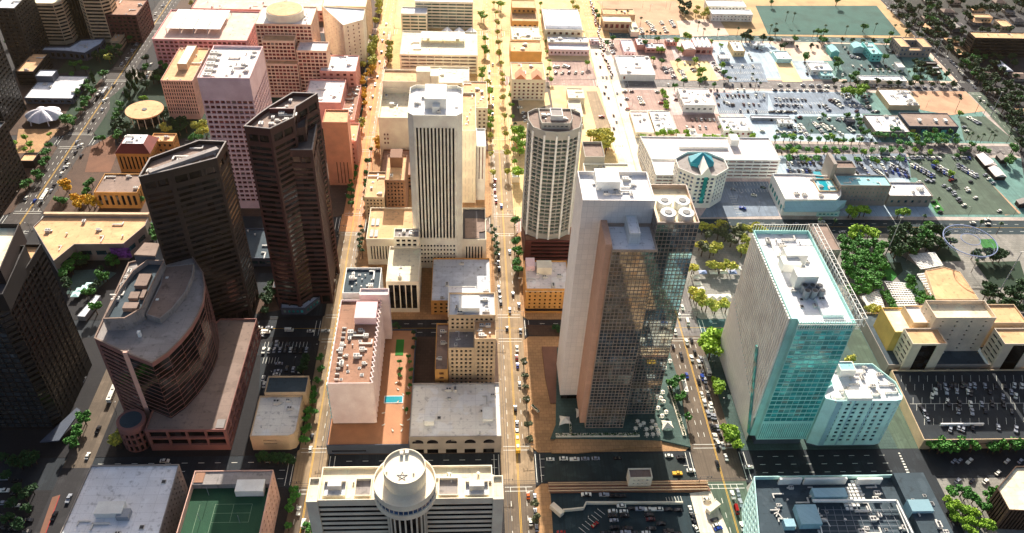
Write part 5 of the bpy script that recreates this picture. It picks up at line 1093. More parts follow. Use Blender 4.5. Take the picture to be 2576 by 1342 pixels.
# ---------------------------------------------------------------- small buildings table
# (crop, z, fl, fr, bk, wall, roof, window spec or None, junk, name, label, category)
T = [
 ('02',14,(250,225),(535,225),(240,65),'cream_wall','roof_white',punch(6,5,'glass_warm'),4,'vaulted_hall','white vaulted hall with a long pale roof beside the wide avenue, near the top','hall'),
 ('02',9,(270,318),(578,318),(275,275),'cream_wall','roof_white',punch(6,5,'glass_rose',.3,.4),8,'shop_row','long flat white shop row with roof vents, in front of the vaulted hall','shop'),
 ('02',7,(280,375),(582,375),(290,330),'pink_wall','roof_white',punch(4,4,'glass_rose'),0,'shop_row','lower white shed row with pink shaded front beside the avenue','shop'),
 ('02',7.2,(818,565),(1082,562),(800,420),'pale_panel','roof_pinkish',S(0,0,.2,.7,c=1,u0=0,u1=9,g='glass_rose'),6,'warehouse','square white roofed warehouse right of the wide avenue','warehouse'),
 ('02',10,(690,165),(905,165),(690,120),'tan_wall','roof_cream',S(6,0,.6,.6,g='glass_rose'),0,'motel','tan motel building with a colonnaded front and palms before it','motel'),
 ('02',8,(690,110),(930,110),(700,65),'tan_wall','roof_tan',None,2,'motel_wing','tan roofed rear wing behind the colonnaded motel','motel'),
 ('02',6,(900,240),(960,240),(905,160),'cream_wall','roof_cream',None,2,'motel_office','small cream office at the right end of the motel','building'),
 ('02',6,(845,390),(935,390),(830,300),'pink_wall','roof_white',punch(4,3,'glass_rose'),6,'shed','narrow white roofed shed behind the square warehouse','shed'),
 ('02',6,(945,340),(1005,340),(930,290),'rose_wall','roof_white',None,2,'shed','small striped roof shed right of the narrow white shed','shed'),
 ('02',5.5,(1010,365),(1160,365),(1010,325),'rose_wall','roof_blue',S(5,0,.7,.5,g='glass_rose'),3,'shed','long low shed with dark fascia and pale roof units','shed'),
 ('02',8,(1305,375),(1385,375),(1275,320),'rose_wall','roof_pinkish',None,1,'brick_house','rosy brick gable house left of the sawtooth workshop','house'),
 ('02',8,(1385,360),(1520,360),(1370,295),'rose_wall','roof_pinkish',S(5.5,0,.75,.6,g='glass_rose',mb=.3,mt=2),0,'sawtooth_workshop','brick workshop with striped sawtooth roof and dark garage doors','workshop'),
 ('02',7,(1675,385),(1760,385),(1640,310),'sand_cream','roof_white',S(4,0,.4,.3,g='glass_deepteal'),5,'clinic','small white roofed clinic with blue doors on a pale lot','building'),
 ('02',8.4,(1300,795),(1535,790),(1250,665),'pale_panel','roof_pinkish',punch(6,4,'glass_grey',.5,.3),14,'office','pale office full of roof units between two car parks','office'),
 ('02',5.5,(935,1000),(1075,1000),(905,840),'cream_wall','roof_pinkish',S(5,0,.6,.5,g='glass_rose'),4,'courtyard_shop','cream roofed left half of the courtyard shop beside the wide avenue','shop'),
 ('02',5.5,(1085,995),(1245,995),(1050,835),'cream_wall','roof_white',S(5,0,.6,.5,g='glass_rose'),14,'courtyard_shop','bright white roofed right half of the courtyard shop with many vents','shop'),
 ('02',7,(1600,985),(1820,985),(1590,880),'pale_panel','roof_white',punch(5,4,'glass_rose'),12,'cafe','bright white roofed cafe ringed by lime trees','cafe'),
 ('02',3.6,(1345,1020),(1400,1020),(1345,970),'pale_panel','roof_white',None,2,'kiosk','small pale kiosk between the trees behind the long garage','kiosk'),
 ('02',3.2,(1810,895),(2100,890),(1805,870),'steel','roof_white',None,0,'carport','long white carport between two car parks','carport'),
 ('02',8,(425,740),(550,740),(425,665),'cream_wall','roof_cream',None,3,'shop','cream flat shop behind the apartment tower','shop'),
 ('02',6,(440,880),(540,880),(430,760),'cream_wall','roof_cream',None,3,'shop','bright cream roof annex between the apartment tower and the yellow lot','shop'),
 ('02',22,(0,600),(255,600),(0,470),'cream_wall','roof_tan',S(4,3.6,.45,.5,g='glass_rose',mt=3),4,'old_hall','cream hall with twin front gables and rows of small windows beside the middle avenue','hall'),
 ('02',16,(-10,390),(225,390),(-10,310),'ochre_wall','roof_tan',None,3,'theatre_fly','tan fly tower with a pleated wall behind the gabled hall','hall'),
 ('02',14,(0,300),(215,300),(0,200),'cream_wall','roof_cream',punch(5,4,'glass_warm'),10,'workshop','cream block with dense roof plant below the orange roofed block','building'),
 ('02',14,(0,160),(200,160),(0,70),'ochre_wall','roof_orange',S(5,0,.5,.5,g='glass_warm'),0,'orange_hall','deep orange roofed hall at the top beside the middle avenue','hall'),
 ('02',20,(0,60),(180,60),(0,0),'ochre_wall','roof_orange',punch(5,4,'glass_warm'),0,'orange_tower','orange office building cut by the top edge','building'),
 ('02',9,(1480,45),(1770,50),(1470,0),'white_wall','roof_pinkish',punch(4,3,'glass_dark',.6,.5),0,'apartment_block','upper white two storey apartment block at the top right of centre','building'),
 ('02',9,(1510,105),(1820,110),(1500,68),'white_wall','roof_white',punch(4,3,'glass_dark',.3,.4),2,'apartment_block','lower white apartment block with small windows beside the green field','building'),
 ('03',6,(330,530),(490,530),(265,470),'white_wall','roof_white',S(6,0,.5,.5,g='glass_blue'),3,'bank','white roofed building with a blue shaded porch beside the yellow trees','building'),
 ('03',5,(70,445),(180,445),(55,385),'pale_teal','roof_white',None,4,'shop','white roofed shop with a brown lean to on the sandy lot','shop'),
 ('03',9,(785,410),(865,408),(715,318),'teal_wall','roof_teal',punch(5,4,'glass_deepteal'),5,'long_block','teal roofed long block left of the courtyard building','building'),
 ('03',6,(650,365),(730,365),(640,330),'pale_teal','roof_teal',None,0,'cottage','pale teal hipped cottage beside the long teal block','house'),
 ('03',6,(480,395),(540,395),(470,350),'teal_wall','roof_teal',None,0,'cottage','small teal cottage under trees beside the sandy lot','house'),
 ('03',5,(700,608),(1050,608),(690,570),'white_wall','roof_white',None,0,'shade_row','long white awning along the inner street with palms before it','canopy'),
 ('03',5,(985,508),(1035,508),(955,470),'white_wall','roof_pinkish',None,0,'kiosk','small white roofed kiosk at the corner of the teal car park','kiosk'),
 ('03',5.7,(920,795),(1150,795),(815,672),'tan_wall','roof_white',None,12,'warehouse','white roofed warehouse beside the orange sandy lot','warehouse'),
 ('03',6,(825,1010),(1060,980),(725,868),'grey_wall','roof_white',None,12,'market','bright white roof market left of the dark walled hall','market'),
 ('03',7,(1070,955),(1440,955),(975,850),'slate_wall','roof_stone',S(9,0,.6,.6,g='glass_deepteal'),0,'dark_hall','dark walled hall with three roof lights and bright painted doors','hall'),
 ('03',22,(1570,290),(2000,290),(1560,240),'dark_brown','roof_orange',S(0,3.4,1,.5,g='glass_black',mb=2,mt=2),4,'brick_apartments','orange brick apartment slab with a dark shaded balcony front, top right','building'),
 ('03',4,(1410,420) if 0 else (1440,415),(1530,415),(1420,345),'dark_brown','roof_orange',None,0,'shed','small orange roofed annex at the left foot of the brick apartment slab','shed'),
 ('03',7,(1560,130),(1700,135),(1560,105),'tan_wall','roof_tan',punch(4,3.5,'glass_black'),0,'courtyard_flats','tan walled courtyard flats among the dark trees, top right','building'),
 ('03',7,(1770,200),(1850,200),(1730,150),'tan_wall','roof_tan',punch(4,3.5,'glass_black'),0,'courtyard_flats','lower wing of the tan courtyard flats among the dark trees','building'),
 ('03',4,(1400,220),(1470,220),(1340,150),'slate_wall','roof_grey',None,0,'house','long grey roofed house among the dark trees, top right','house'),
 ('03',4,(1200,230),(1250,230),(1180,192),'dark_brown','roof_tan',None,0,'house','small tan roofed house at the left of the dark neighbourhood','house'),
 ('03',4,(1285,240),(1320,240),(1265,205),'dark_brown','roof_orange',None,0,'house','small orange roofed house right of the tan roofed one','house'),
 ('03',4,(1165,480),(1280,480),(1155,462),'dark_brown','roof_grey',None,0,'carport','grey carport roof above the palm yard','carport'),
 ('03',4,(1215,515),(1300,515),(1210,500),'dark_brown','roof_white',None,0,'carport','narrow white carport roof in the palm yard','carport'),
 ('03',4,(1245,550),(1310,550),(1235,530),'dark_brown','roof_pinkish',None,0,'carport','lowest pinkish carport roof in the palm yard','carport'),
 ('03',5,(1780,540),(1850,540),(1700,475),'dark_brown','roof_blue',None,0,'gabled_house','dark house with a pale blue slanted roof at the right edge','house'),
 ('03',4,(1640,1250),(1730,1250),(1570,1170),'dark_brown','roof_pinkish',None,3,'house','pale roofed long house below the right avenue','house'),
 ('03',4,(1720,1335),(1800,1335),(1660,1268),'dark_brown','roof_pinkish',None,3,'house','second pale roofed long house nearer along the right avenue','house'),
 ('03',4,(1760,1210),(1810,1210),(1730,1170),'dark_brown','roof_grey',None,0,'house','small grey roofed house beside the pale long house','house'),
 ('13',4,(1900,200),(1990,200),(1880,170),'dark_brown','roof_grey',None,0,'house','grey roofed house at the right edge above the dark street','house'),
 ('12',5,(0,0),(60,0),(0,-40),'cream_wall','roof_white',None,0,'kiosk','small white roofed kiosk beside the middle avenue trees','kiosk'),
]
for i, (k, z, fl, fr, bk, wl, rf, F, j, nm, lb, ct) in enumerate(T):
    p = rect(k, z, fl, fr, bk)
    if p[2][1] < p[0][1]+2: p = [p[0], p[1], (p[1][0], p[0][1]+10), (p[0][0], p[0][1]+10)]
    r_ = bld(nm, lb, ct, p, z, wl, rf, F, junk=j, seed=100+i, par=.6, cap=60); o_ = tuple(r_.location)
    x0, y0, x1, y1 = p[0][0], p[0][1], p[1][0], p[2][1]
    if nm == 'sawtooth_workshop':
        m = MB(o_); n = 4
        for t in range(n):
            a, b = x0+(x1-x0)*t/n, x0+(x1-x0)*(t+.72)/n; m.poly([(a,y0,z),(b,y0,z),(b,y0,z+.2),((a+b)/2,y0,z+2.4),(a,y0,z+.2)]); m.poly([(a,y0,z+.2),((a+b)/2,y0,z+2.4),((a+b)/2,y1,z+2.4),(a,y1,z+.2)]); m.poly([((a+b)/2,y0,z+2.4),(b,y0,z+.2),(b,y1,z+.2),((a+b)/2,y1,z+2.4)])
        m.build('sawtooth_roof', MATS['roof_white'], r_)
    if nm == 'vaulted_hall':
        m = MB(o_); n = 10; ym = y0+(y1-y0)*.45
        for t in range(n):
            a1, a2 = math.pi*t/n, math.pi*(t+1)/n; ya, yb_ = ym-(ym-y0-1)*math.cos(a1), ym-(ym-y0-1)*math.cos(a2); za, zb = z-.6+4*math.sin(a1), z-.6+4*math.sin(a2)
            m.poly([(x0+1,ya,za),(x1-1,ya,za),(x1-1,yb_,zb),(x0+1,yb_,zb)])
        for xe in (x0+1, x1-1): m.poly([(xe, ym-(ym-y0-1)*math.cos(math.pi*t/n), z-.6+4*math.sin(math.pi*t/n)) for t in range(n+1)])
        m.build('vault_roof', MATS['roof_white'], r_, smooth=False)
    if nm in ('brick_house','cottage','gabled_house','house'):
        m = MB(o_); xm = (x0+x1)/2; h_ = 2.5
        m.poly([(x0-.3,y0-.3,z),(x1+.3,y0-.3,z),(xm,y0-.3,z+h_)]); m.poly([(x1+.3,y1+.3,z),(x0-.3,y1+.3,z),(xm,y1+.3,z+h_)])
        m.poly([(x0-.3,y0-.3,z),(xm,y0-.3,z+h_),(xm,y1+.3,z+h_),(x0-.3,y1+.3,z)]); m.poly([(xm,y0-.3,z+h_),(x1+.3,y0-.3,z),(x1+.3,y1+.3,z),(xm,y1+.3,z+h_)]); m.build('gable_roof', MATS[rf], r_)
    if nm == 'old_hall':
        for xa in (x0+3, x1-13):
            m = MB(o_); m.poly([(xa,y0-.3,z),(xa+10,y0-.3,z),(xa+5,y0-.3,z+5)]); m.poly([(xa,y0-.3,z),(xa+5,y0-.3,z+5),(xa+5,y0+12,z+5),(xa,y0+12,z)]); m.poly([(xa+5,y0-.3,z+5),(xa+10,y0-.3,z),(xa+10,y0+12,z),(xa+5,y0+12,z+5)]); m.build('gable', MATS['orange_wall'], r_)
    if nm == 'dark_hall':
        for t in (.25,.58,.78): part_box(r_, 'roof_light', 'white_wall', x0+(x1-x0)*t, y0+8, z-.6, x0+(x1-x0)*t+3, y0+12, z+1.4)
        for t, mt in ((.05,'yellow_wall'),(.28,'pool_water'),(.5,'ochre_wall'),(.68,'teal_wall')): part_box(r_, 'painted_door', mt, x0+(x1-x0)*t, y0-.25, .3, x0+(x1-x0)*t+5, y0-.02, 3.5)
# courtyard building with orange roof ring
p = rect('03', 12.1, (1010,360), (1235,350), (975,280)); x0, y0, x1, y1 = p[0][0], p[0][1], p[1][0], p[2][1]
r_ = empty('courtyard_building', ((x0+x1)/2, y0, 0), 'building with an orange roof ring around a square courtyard beside the right avenue', 'building')
dx, dy = (x1-x0)*.3, (y1-y0)*.3
for nm, q_ in (('left_wing',rc(x0,y0,x0+dx,y1)),('right_wing',rc(x1-dx,y0,x1,y1)),('back_wing',rc(x0+dx+.1,y1-dy,x1-dx-.1,y1)),('front_wing',rc(x0+dx+.1,y0,x1-dx-.1,y0+dy))):
    volume(q_, 0, 12.1 if nm != 'front_wing' else 8, 'grey_wall', 'roof_orange', punch(4,4,'glass_blue'), None, .6, r_, nm)
# roof monitors over neighbourhood, stuff small houses
rnd = random.Random(5); hn = 0; spots = []
for t in range(900):
    u, v = rnd.uniform(2190, 2570), rnd.uniform(2, 520)
    if u < 2260+(v*1.02) or hn >= 34: continue
    if v > 60 and u > 2420 and v < 190: continue
    q_ = PD(u, v)
    if any((q_-s).length < 26 for s in spots): continue
    spots.append(q_); w_, d_ = rnd.uniform(9,15), rnd.uniform(8,13); h_ = 3.6
    rf = rnd.choice(['roof_brown','roof_grey','roof_tan','roof_dark','roof_stone'])
    r_ = bld('bungalow', 'low %s roofed bungalow among the dark trees of the right neighbourhood' % rf.split('_')[1], 'house', rc(q_.x-w_/2,q_.y-d_/2,q_.x+w_/2,q_.y+d_/2), h_, 'grey_wall', rf, punch(4,3,'glass_black',mb=.8,mt=.5), group='bungalows in the right neighbourhood', par=.1, cap=10)
    m = MB(tuple(r_.location)); e = inset(rc(q_.x-w_/2,q_.y-d_/2,q_.x+w_/2,q_.y+d_/2), -.6); xm0, xm1 = q_.x-w_*.25, q_.x+w_*.25
    m.poly([(*e[0],h_),(*e[1],h_),(xm1,q_.y,h_+2.2),(xm0,q_.y,h_+2.2)]); m.poly([(*e[1],h_),(*e[2],h_),(xm1,q_.y,h_+2.2)]); m.poly([(*e[2],h_),(*e[3],h_),(xm0,q_.y,h_+2.2),(xm1,q_.y,h_+2.2)]); m.poly([(*e[3],h_),(*e[0],h_),(xm0,q_.y,h_+2.2)])
    m.build('hipped_roof', MATS[rf], r_); hn += 1
HOUSES = spots
# dark blocks at the top left corner
for i, (k, fl, fr, z, wl, rf, lb) in enumerate((('00',(-60,60),(110,60),60,'black_wall','roof_blue','dark glass block cut by the top left corner'),('00',(790,110),(1030,110),30,'maroon_wall','roof_brown','dark maroon garage with square openings at the top, left of the panelled solar roof'))):
    a, b = P(k,*fl,z), P(k,*fr,z); bld('dark_block', lb, 'building', rc(a.x,a.y,b.x,a.y+40), z, wl, rf, S(5,3.8,.6,.5,g='glass_black'), cap=60, junk=4, seed=140+i)

# ---------------------------------------------------------------- park: shade structures, band shell, ring, masts
def shade(k, px, z, lb, nx=8, ny=10):
    c0 = sum((P(k,*q_,z) for q_ in px), Vector((0,0)))/4; rt = empty('shade_structure', (c0.x,c0.y,.14), lb, 'shade structure'); q4 = [P(k,*q_,z)-c0 for q_ in px]; m = MB()
    def L(s, t): a = q4[0].lerp(q4[1], s); b = q4[3].lerp(q4[2], s); return a.lerp(b, t)
    for i in range(nx+1): a, b = L(i/nx,0), L(i/nx,1); m.bar((a.x,a.y,z),(b.x,b.y,z),.25)
    for j in range(ny+1):
        a, b = L(0,j/ny), L(1,j/ny); m.bar((a.x,a.y,z+.1),(b.x,b.y,z+.1),.9,.12)
    m.build('slats', MATS['white_wall'], rt)
    for s in (0,.5,1):
        for t in (0,1): a = L(s,t); m = MB(); m.cyl(a.x,a.y,.15,0,z,8); m.build('post', MATS['steel'], rt)
shade('13',[(1150,690),(1320,660),(1260,568),(1065,582)],6,'slatted white shade structure between the teal path and the dark lawn')
shade('13',[(1245,915),(1330,915),(1200,722),(1125,732)],6,'slatted shade structure along the left side of the tan band shell')
shade('13',[(760,990),(880,985),(835,855),(705,900)],6,'small slatted shade structure nearest the teal tower')
shade('13',[(975,965),(1135,960),(1040,800),(880,785)],6,'curved slatted shade structure between the small trees of the park')
p = [P('13',*q_,9) for q_ in ((1265,915),(1590,915),(1450,710),(1330,672),(1190,700))]
bld('band_shell', 'tan ribbed roof pavilion with a rounded end in the park', 'pavilion', p, 9, 'tan_wall', 'roof_tan', S(4,0,.5,.6,g='glass_dark'), par=.3)
# net sculpture
zc_ = 22; c_ = P('13',1525,475,zc_); rr = (P('13',1710,475,zc_).x-P('13',1340,475,zc_).x)/2; rt = empty('ring_sculpture', (c_.x,c_.y,.14), 'floating blue ring net sculpture hung above the park at the right', 'sculpture')
def ring(R1, z1, w_, nm, mt='net'):
    m = MB(); n = 40
    for i in range(n):
        a, b = i*2*math.pi/n, (i+1)*2*math.pi/n; m.bar((R1*math.cos(a),R1*math.sin(a),z1),(R1*math.cos(b),R1*math.sin(b),z1),w_)
    return m.build(nm, MATS[mt], rt)
ring(rr,zc_,.55,'outer_ring'); ring(rr*.36,zc_+1,.4,'inner_ring'); ring(rr*.93,zc_-2.5,.15,'lower_ring')
m = MB()
for i in range(40):
    a = i*2*math.pi/40; m.bar((rr*math.cos(a),rr*math.sin(a),zc_),(rr*.93*math.cos(a+.1),rr*.93*math.sin(a+.1),zc_-2.5),.07); m.bar((rr*math.cos(a),rr*math.sin(a),zc_),(rr*.36*math.cos(a),rr*.36*math.sin(a),zc_+1),.05)
m.build('net', MATS['net'], rt)
def mast(k, a, h, lb):
    q_ = P(k,*a,.2); rt = empty('tall_mast', (q_.x,q_.y,.14), lb, 'mast'); m = MB(); m.cyl(0,0,.42,0,h,10,.22); m.build('pole', MATS['steel'], rt); m = MB(); m.box(-1.2,-.3,h,1.2,.3,h+.5); m.build('lamp_head', MATS['unit'], rt)
mast('13',(885,590),36,'tall white mast rising from the park trees beside the dark street')
mast('13',(1750,855),36,'leaning looking tall mast at the right edge of the park lawn')
mast('03',(1255,445),22,'tall pale mast left of the right avenue, near the courtyard building')
mast('03',(1680,880),26,'tall pale mast beside the right avenue below the orange lot')
bld('tiled_house', 'grey brown gabled house squeezed behind the teal tower', 'house', rc(P('13',400,560,10).x,P('13',400,560,10).y,P('13',545,560,10).x,P('13',400,400,10).y+6), 12, 'grey_wall', 'roof_stone', None)
# ---------------------------------------------------------------- trees
def crown_mesh(seed, mat, flat=.75, n=430, leaf=.105):
    rnd = random.Random(seed); m = MB(); lobes = []
    for i in range(9):
        a = rnd.uniform(0,6.28); r = rnd.uniform(.2,.62); lobes.append((r*math.cos(a), r*math.sin(a), rnd.uniform(-.25,.45)*flat, rnd.uniform(.28,.48)))
    for i in range(n):
        lx, ly, lz, lr = rnd.choice(lobes); v = Vector((rnd.gauss(0,1), rnd.gauss(0,1), rnd.gauss(0,1))).normalized()*lr*rnd.uniform(.65,1.08)
        c = Vector((lx, ly, lz))+Vector((v.x, v.y, v.z*flat)); s = rnd.uniform(.6,1.5)*leaf
        u = Vector((rnd.gauss(0,1), rnd.gauss(0,1), rnd.gauss(0,.5))).normalized(); w_ = u.cross(Vector((rnd.gauss(0,1), rnd.gauss(0,1), 1))).normalized()
        m.poly([c-u*s-w_*s*.6, c+u*s*.7-w_*s, c+u*s+w_*s*.7, c-u*s*.5+w_*s])
    return m.build('crown', MATS[mat], link=False)
def trunk_mesh(seed):
    rnd = random.Random(seed); m = MB(); m.cyl(0,0,.1,-1.5,-.45,6,.07)
    for i in range(4): a = rnd.uniform(0,6.28); m.bar((0,0,-.6),(.45*math.cos(a),.45*math.sin(a),.05),.07)
    return m.build('trunk', MATS['leafbark'], link=False)
CM = {mt: [crown_mesh(i*7+j, mt) for j in range(4)] for i, mt in enumerate(('leaf_green','leaf_dark','leaf_yellow','leaf_lime','leaf_teal','leaf_gold','leaf_grey'))}
TM = [trunk_mesh(i) for i in range(3)]
def palm():
    m = MB(); m.cyl(0,0,.22,0,9,7,.15); t = m.build('trunk', MATS['leafbark'], link=False); m = MB(); rnd = random.Random(3)
    for i in range(22):
        a = i*2.4; el = rnd.uniform(-.5,.9); r = rnd.uniform(1.7,2.4); d = Vector((math.cos(a), math.sin(a), 0)); s = Vector((-d.y, d.x, 0))
        p0 = Vector((0,0,9)); p1 = p0+d*r*.5+Vector((0,0,el)); p2 = p0+d*r+Vector((0,0,el-1.1))
        for a_, b_, w1, w2 in ((p0,p1,.15,.42),(p1,p2,.42,.06)): m.poly([a_-s*w1, a_+s*w1, b_+s*w2, b_-s*w2])
    return t, m.build('crown', MATS['leaf_dark'], link=False)
PT, PC = palm()
LAB = []                                          # (object, base label, what it is counted against)
TN = [0]
COLN = {'leaf_green':'green','leaf_dark':'dark green','leaf_yellow':'yellow green','leaf_lime':'lime green','leaf_teal':'bluish green','leaf_gold':'golden','leaf_grey':'grey green'}
TREES = []
def tree(x, y, r, mat, where, group, z=.14):
    u, v = PJ((x, y, 3))
    if not (-15 < u < 2591 and -12 < v < 1360): return
    TREES.append((x, y, r*1.15, mat, where, group, z))
def merged(me, T, mb, off):
    vs = [T @ v.co for v in me.vertices]
    for p in me.polygons: mb.cur = off+p.material_index; mb.poly([vs[i] for i in p.vertices])
def plant_trees():
    TREES.sort(key=lambda t: (Vector((t[0], t[1], -HCAM))).length/t[2])
    mb = MB(); ks = list(CM); mats = [MATS[k] for k in ks]+[MATS['leafbark']]
    for n, (x, y, r, mat, where, group, z) in enumerate(TREES):
        rnd = random.Random(n*13); rz = rnd.uniform(0, 6.28); h = r*rnd.uniform(.85,1.1); me = CM[mat][n % 4]
        if n < 295:
            rt = empty('broadleaf_tree', (x, y, z), None, 'tree', group, rz)
            inst(TM[n % 3], 'trunk', rt, (0,0,1.5*h), 0, (r*.9,r*.9,h)); inst(me, 'crown', rt, (0,0,1.5*h+.1), 0, (r,r,h))
            LAB.append((rt, '%s tree %s' % (COLN[mat], where)))
        else:
            T = Matrix.Translation((x,y,z+1.5*h)) @ Matrix.Rotation(rz,4,'Z') @ Matrix.Diagonal((r,r,h,1))
            merged(me, T, mb, ks.index(mat)); merged(TM[n % 3], T, mb, len(ks))
    setp(mb.build('distant_trees', mats), 'many smaller trees scattered over the far streets and yards', 'trees', None, 'stuff')
def palmtree(x, y, h, where, group, z=.14):
    u, v = PJ((x, y, h))
    if not (-10 < u < 2586 and -10 < v < 1350): return
    rt = empty('palm_tree', (x, y, z), None, 'palm', group, random.uniform(0,6)); s = h/9
    inst(PT, 'trunk', rt, (0,0,0), 0, (1,1,s)); inst(PC, 'crown', rt, (0,0,9*s-9*1.0), 0, (1,1,1)); LAB.append((rt, 'palm %s' % where))
def trees(k, mat, r, where, group, pts_, jit=.15):
    for a, b in pts_:
        q_ = P(k, a, b, r*1.5); tree(q_.x, q_.y, r*random.uniform(1-jit,1+jit), mat, where, group)
def line(a, b, n): return [(a[0]+(b[0]-a[0])*i/max(1,n-1)+random.uniform(-5,5), a[1]+(b[1]-a[1])*i/max(1,n-1)+random.uniform(-5,5)) for i in range(n)]
def area_pts(poly_, n, sep=22):
    xs = [p[0] for p in poly_]; ys = [p[1] for p in poly_]; out = []; t = 0
    while len(out) < n and t < 5000:
        t += 1; x, y = random.uniform(min(xs),max(xs)), random.uniform(min(ys),max(ys))
        if inside(x, y, poly_) and all((x-a)**2+(y-b)**2 > sep**2 for a, b in out): out.append((x, y))
    return out
trees('13','leaf_green',4.6,'in the dense grove right of the teal tower','grove trees', area_pts([(540,470),(620,440),(860,520),(870,640),(860,780),(780,860),(620,870),(600,720),(540,560)],34,44))
trees('13','leaf_lime',4.2,'at the street end of the grove','grove edge trees',[(650,410),(690,440),(720,400),(770,410),(800,440),(640,455)])
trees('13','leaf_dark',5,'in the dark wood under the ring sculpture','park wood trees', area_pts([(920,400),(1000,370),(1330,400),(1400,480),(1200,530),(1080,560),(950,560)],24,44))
trees('13','leaf_green',4.5,'in the wood left of the ring sculpture','park wood trees',[(1170,385),(1220,375),(1260,400),(1110,480),(1150,470),(1100,530),(1080,550),(1210,440)])
trees('13','leaf_green',3.6,'among the park shade structures','park shade trees',[(1060,780),(1100,800),(1060,830),(1130,870),(1160,890),(1190,920),(880,880),(900,920),(930,960),(680,870),(740,860),(1150,940),(1220,930)])
trees('13','leaf_dark',4,'along the dark right park edge','park edge trees', area_pts([(1540,560),(1790,560),(1790,600),(1540,610)],9,34)+area_pts([(1600,830),(1932,780),(1932,980),(1700,950)],16,44))
trees('13','leaf_yellow',4,'beside the foot of the painted end wall','wall trees',[(770,1010),(810,1005),(840,1020)])
trees('13','leaf_lime',4,'in front of the grey windowed block','street trees',[(620,260),(660,250),(700,255),(735,250),(650,275),(990,265),(1030,262)])
trees('12','leaf_yellow',4.2,'in the square behind the slab tower','square trees',[(1440,380),(1480,370),(1530,375),(1580,365),(1450,510),(1530,540),(1500,560),(1560,520),(1420,500),(1730,390),(1790,385),(1850,390),(1900,400),(1760,480),(1770,520),(1740,555)])
trees('12','leaf_grey',4.6,'in the square behind the slab tower','square trees',[(1470,440),(1560,420),(1620,430),(1690,410),(1720,440),(1440,540),(1600,400),(1660,470)])
trees('12','leaf_yellow',3.8,'around the market tents by the wide avenue','market trees',[(1380,680),(1360,700),(1510,660),(1540,670),(1570,680),(1620,660),(1650,680),(1350,870),(1380,890),(1400,920),(1440,950),(1470,970),(1520,960),(1540,985),(1590,950),(1620,980),(1430,900)])
trees('12','leaf_lime',6.2,'in the big clump beside the wide avenue','avenue clump',[(1490,1200),(1530,1180),(1480,1240),(1510,1270),(1500,1310),(1540,1230)])
trees('12','leaf_green',3.5,'along the left avenue edge by the historic hotel','avenue trees',[(30,490),(20,540),(50,570),(30,640),(50,700),(20,330)])
trees('22','leaf_lime',3.4,'on the right pavement of the wide avenue','avenue trees',[(1540,190),(1560,220),(1555,260),(1610,560),(1650,600),(1630,620),(1680,600),(1700,680),(1820,1160),(1800,1190),(1840,1180),(1670,560)])
trees('22','leaf_green',3.,'on the plaza beside the wide avenue','plaza trees',[(1190,200),(1230,190),(1265,175),(1260,320),(1290,300),(1335,470),(1215,230)])
trees('22','leaf_grey',2.4,'bare looking in the yellow median strip','median trees',[(90,50),(95,150),(100,230),(110,340),(125,520),(135,630),(175,1120),(190,1235)])
trees('12','leaf_dark',2.6,'in the little shaded garden in front of the historic hotel','garden trees',[(330,1140),(360,1150),(380,1135)])
trees('21','leaf_green',2.6,'along the shaded left avenue pavement','avenue trees',[(485,20),(490,100),(465,180),(430,250),(440,300),(425,350),(400,420),(440,420),(380,480),(400,540),(360,570),(370,640),(285,1020),(270,1090),(300,1060),(260,1160),(240,1290),(390,1285),(400,1320)])
trees('21','leaf_dark',3,'in the dark hedge row left of the avenue','hedge trees',line((350,120),(370,20),4)+line((20,770),(270,790),8))
trees('11','leaf_green',2.7,'between the left avenue and the brick tower','avenue trees',[(720,20),(715,60),(720,100),(710,150),(715,190),(830,20),(835,60),(840,130),(835,170)])
for a, b in ((790,370),(800,400),(780,430),(800,460),(790,490),(780,520),(800,550),(775,470)): q_ = P('11',a,b,8); palmtree(q_.x,q_.y,8.5,'in the row left of the tan podium','podium palms')
for i in range(9):
    q_ = P('11',1775+(i%2)*22+i*5,365+i*26,8); palmtree(q_.x,q_.y,8.5,'in the row between the podium and the middle avenue','avenue palms')
trees('01','leaf_yellow',4,'along the glowing left avenue','avenue trees',line((935,10),(930,90),6)+line((870,150),(905,160),3)+line((900,290),(880,480),9)+line((860,300),(860,440),4)+line((1010,330),(1000,430),5)+[(800,910),(790,940),(780,490),(800,500)])
trees('01','leaf_gold',3.6,'beside the left avenue below the wedge office','avenue trees',line((800,600),(820,780),6)+line((900,500),(840,560),4)+[(920,1080),(930,1110),(910,1060)])
trees('01','leaf_green',2.6,'on the shaded side of the left avenue','avenue trees',[(750,1200),(755,1240),(750,1280),(745,1320),(770,1120),(840,1220),(835,1300),(740,1080),(865,1130)])
trees('01','leaf_lime',3.8,'beside the middle avenue near the top','avenue trees',[(1700,110),(1720,130),(1730,290),(1725,370),(1735,390),(1710,540),(1700,570),(1760,700),(1765,850),(1770,900),(1770,950),(1830,20),(1850,40)])
trees('02','leaf_lime',3.4,'scattered on the lots right of the wide avenue','lot trees',[(570,475),(1110,375),(1130,380),(1260,370),(1290,380),(1310,275),(1340,285),(1380,455),(1420,530),(1410,560),(1440,540),(1585,495),(1580,340),(1150,700),(1160,740),(1165,780),(1170,810),(1140,690),(1495,315),(1070,440),(1240,310)])
trees('02','leaf_yellow',5,'in the bright clump beside the apartment tower','clump trees',[(620,1020),(660,1000),(700,1010),(730,1030),(650,1060),(690,1060),(720,1080),(600,1010),(680,1035),(710,1110),(640,1030)])
trees('02','leaf_lime',4.4,'in the grove left of the apartment tower','left grove',[(20,990),(60,1000),(80,1040),(40,1060),(70,1100),(60,1130),(30,1310),(50,1320),(90,1090)])
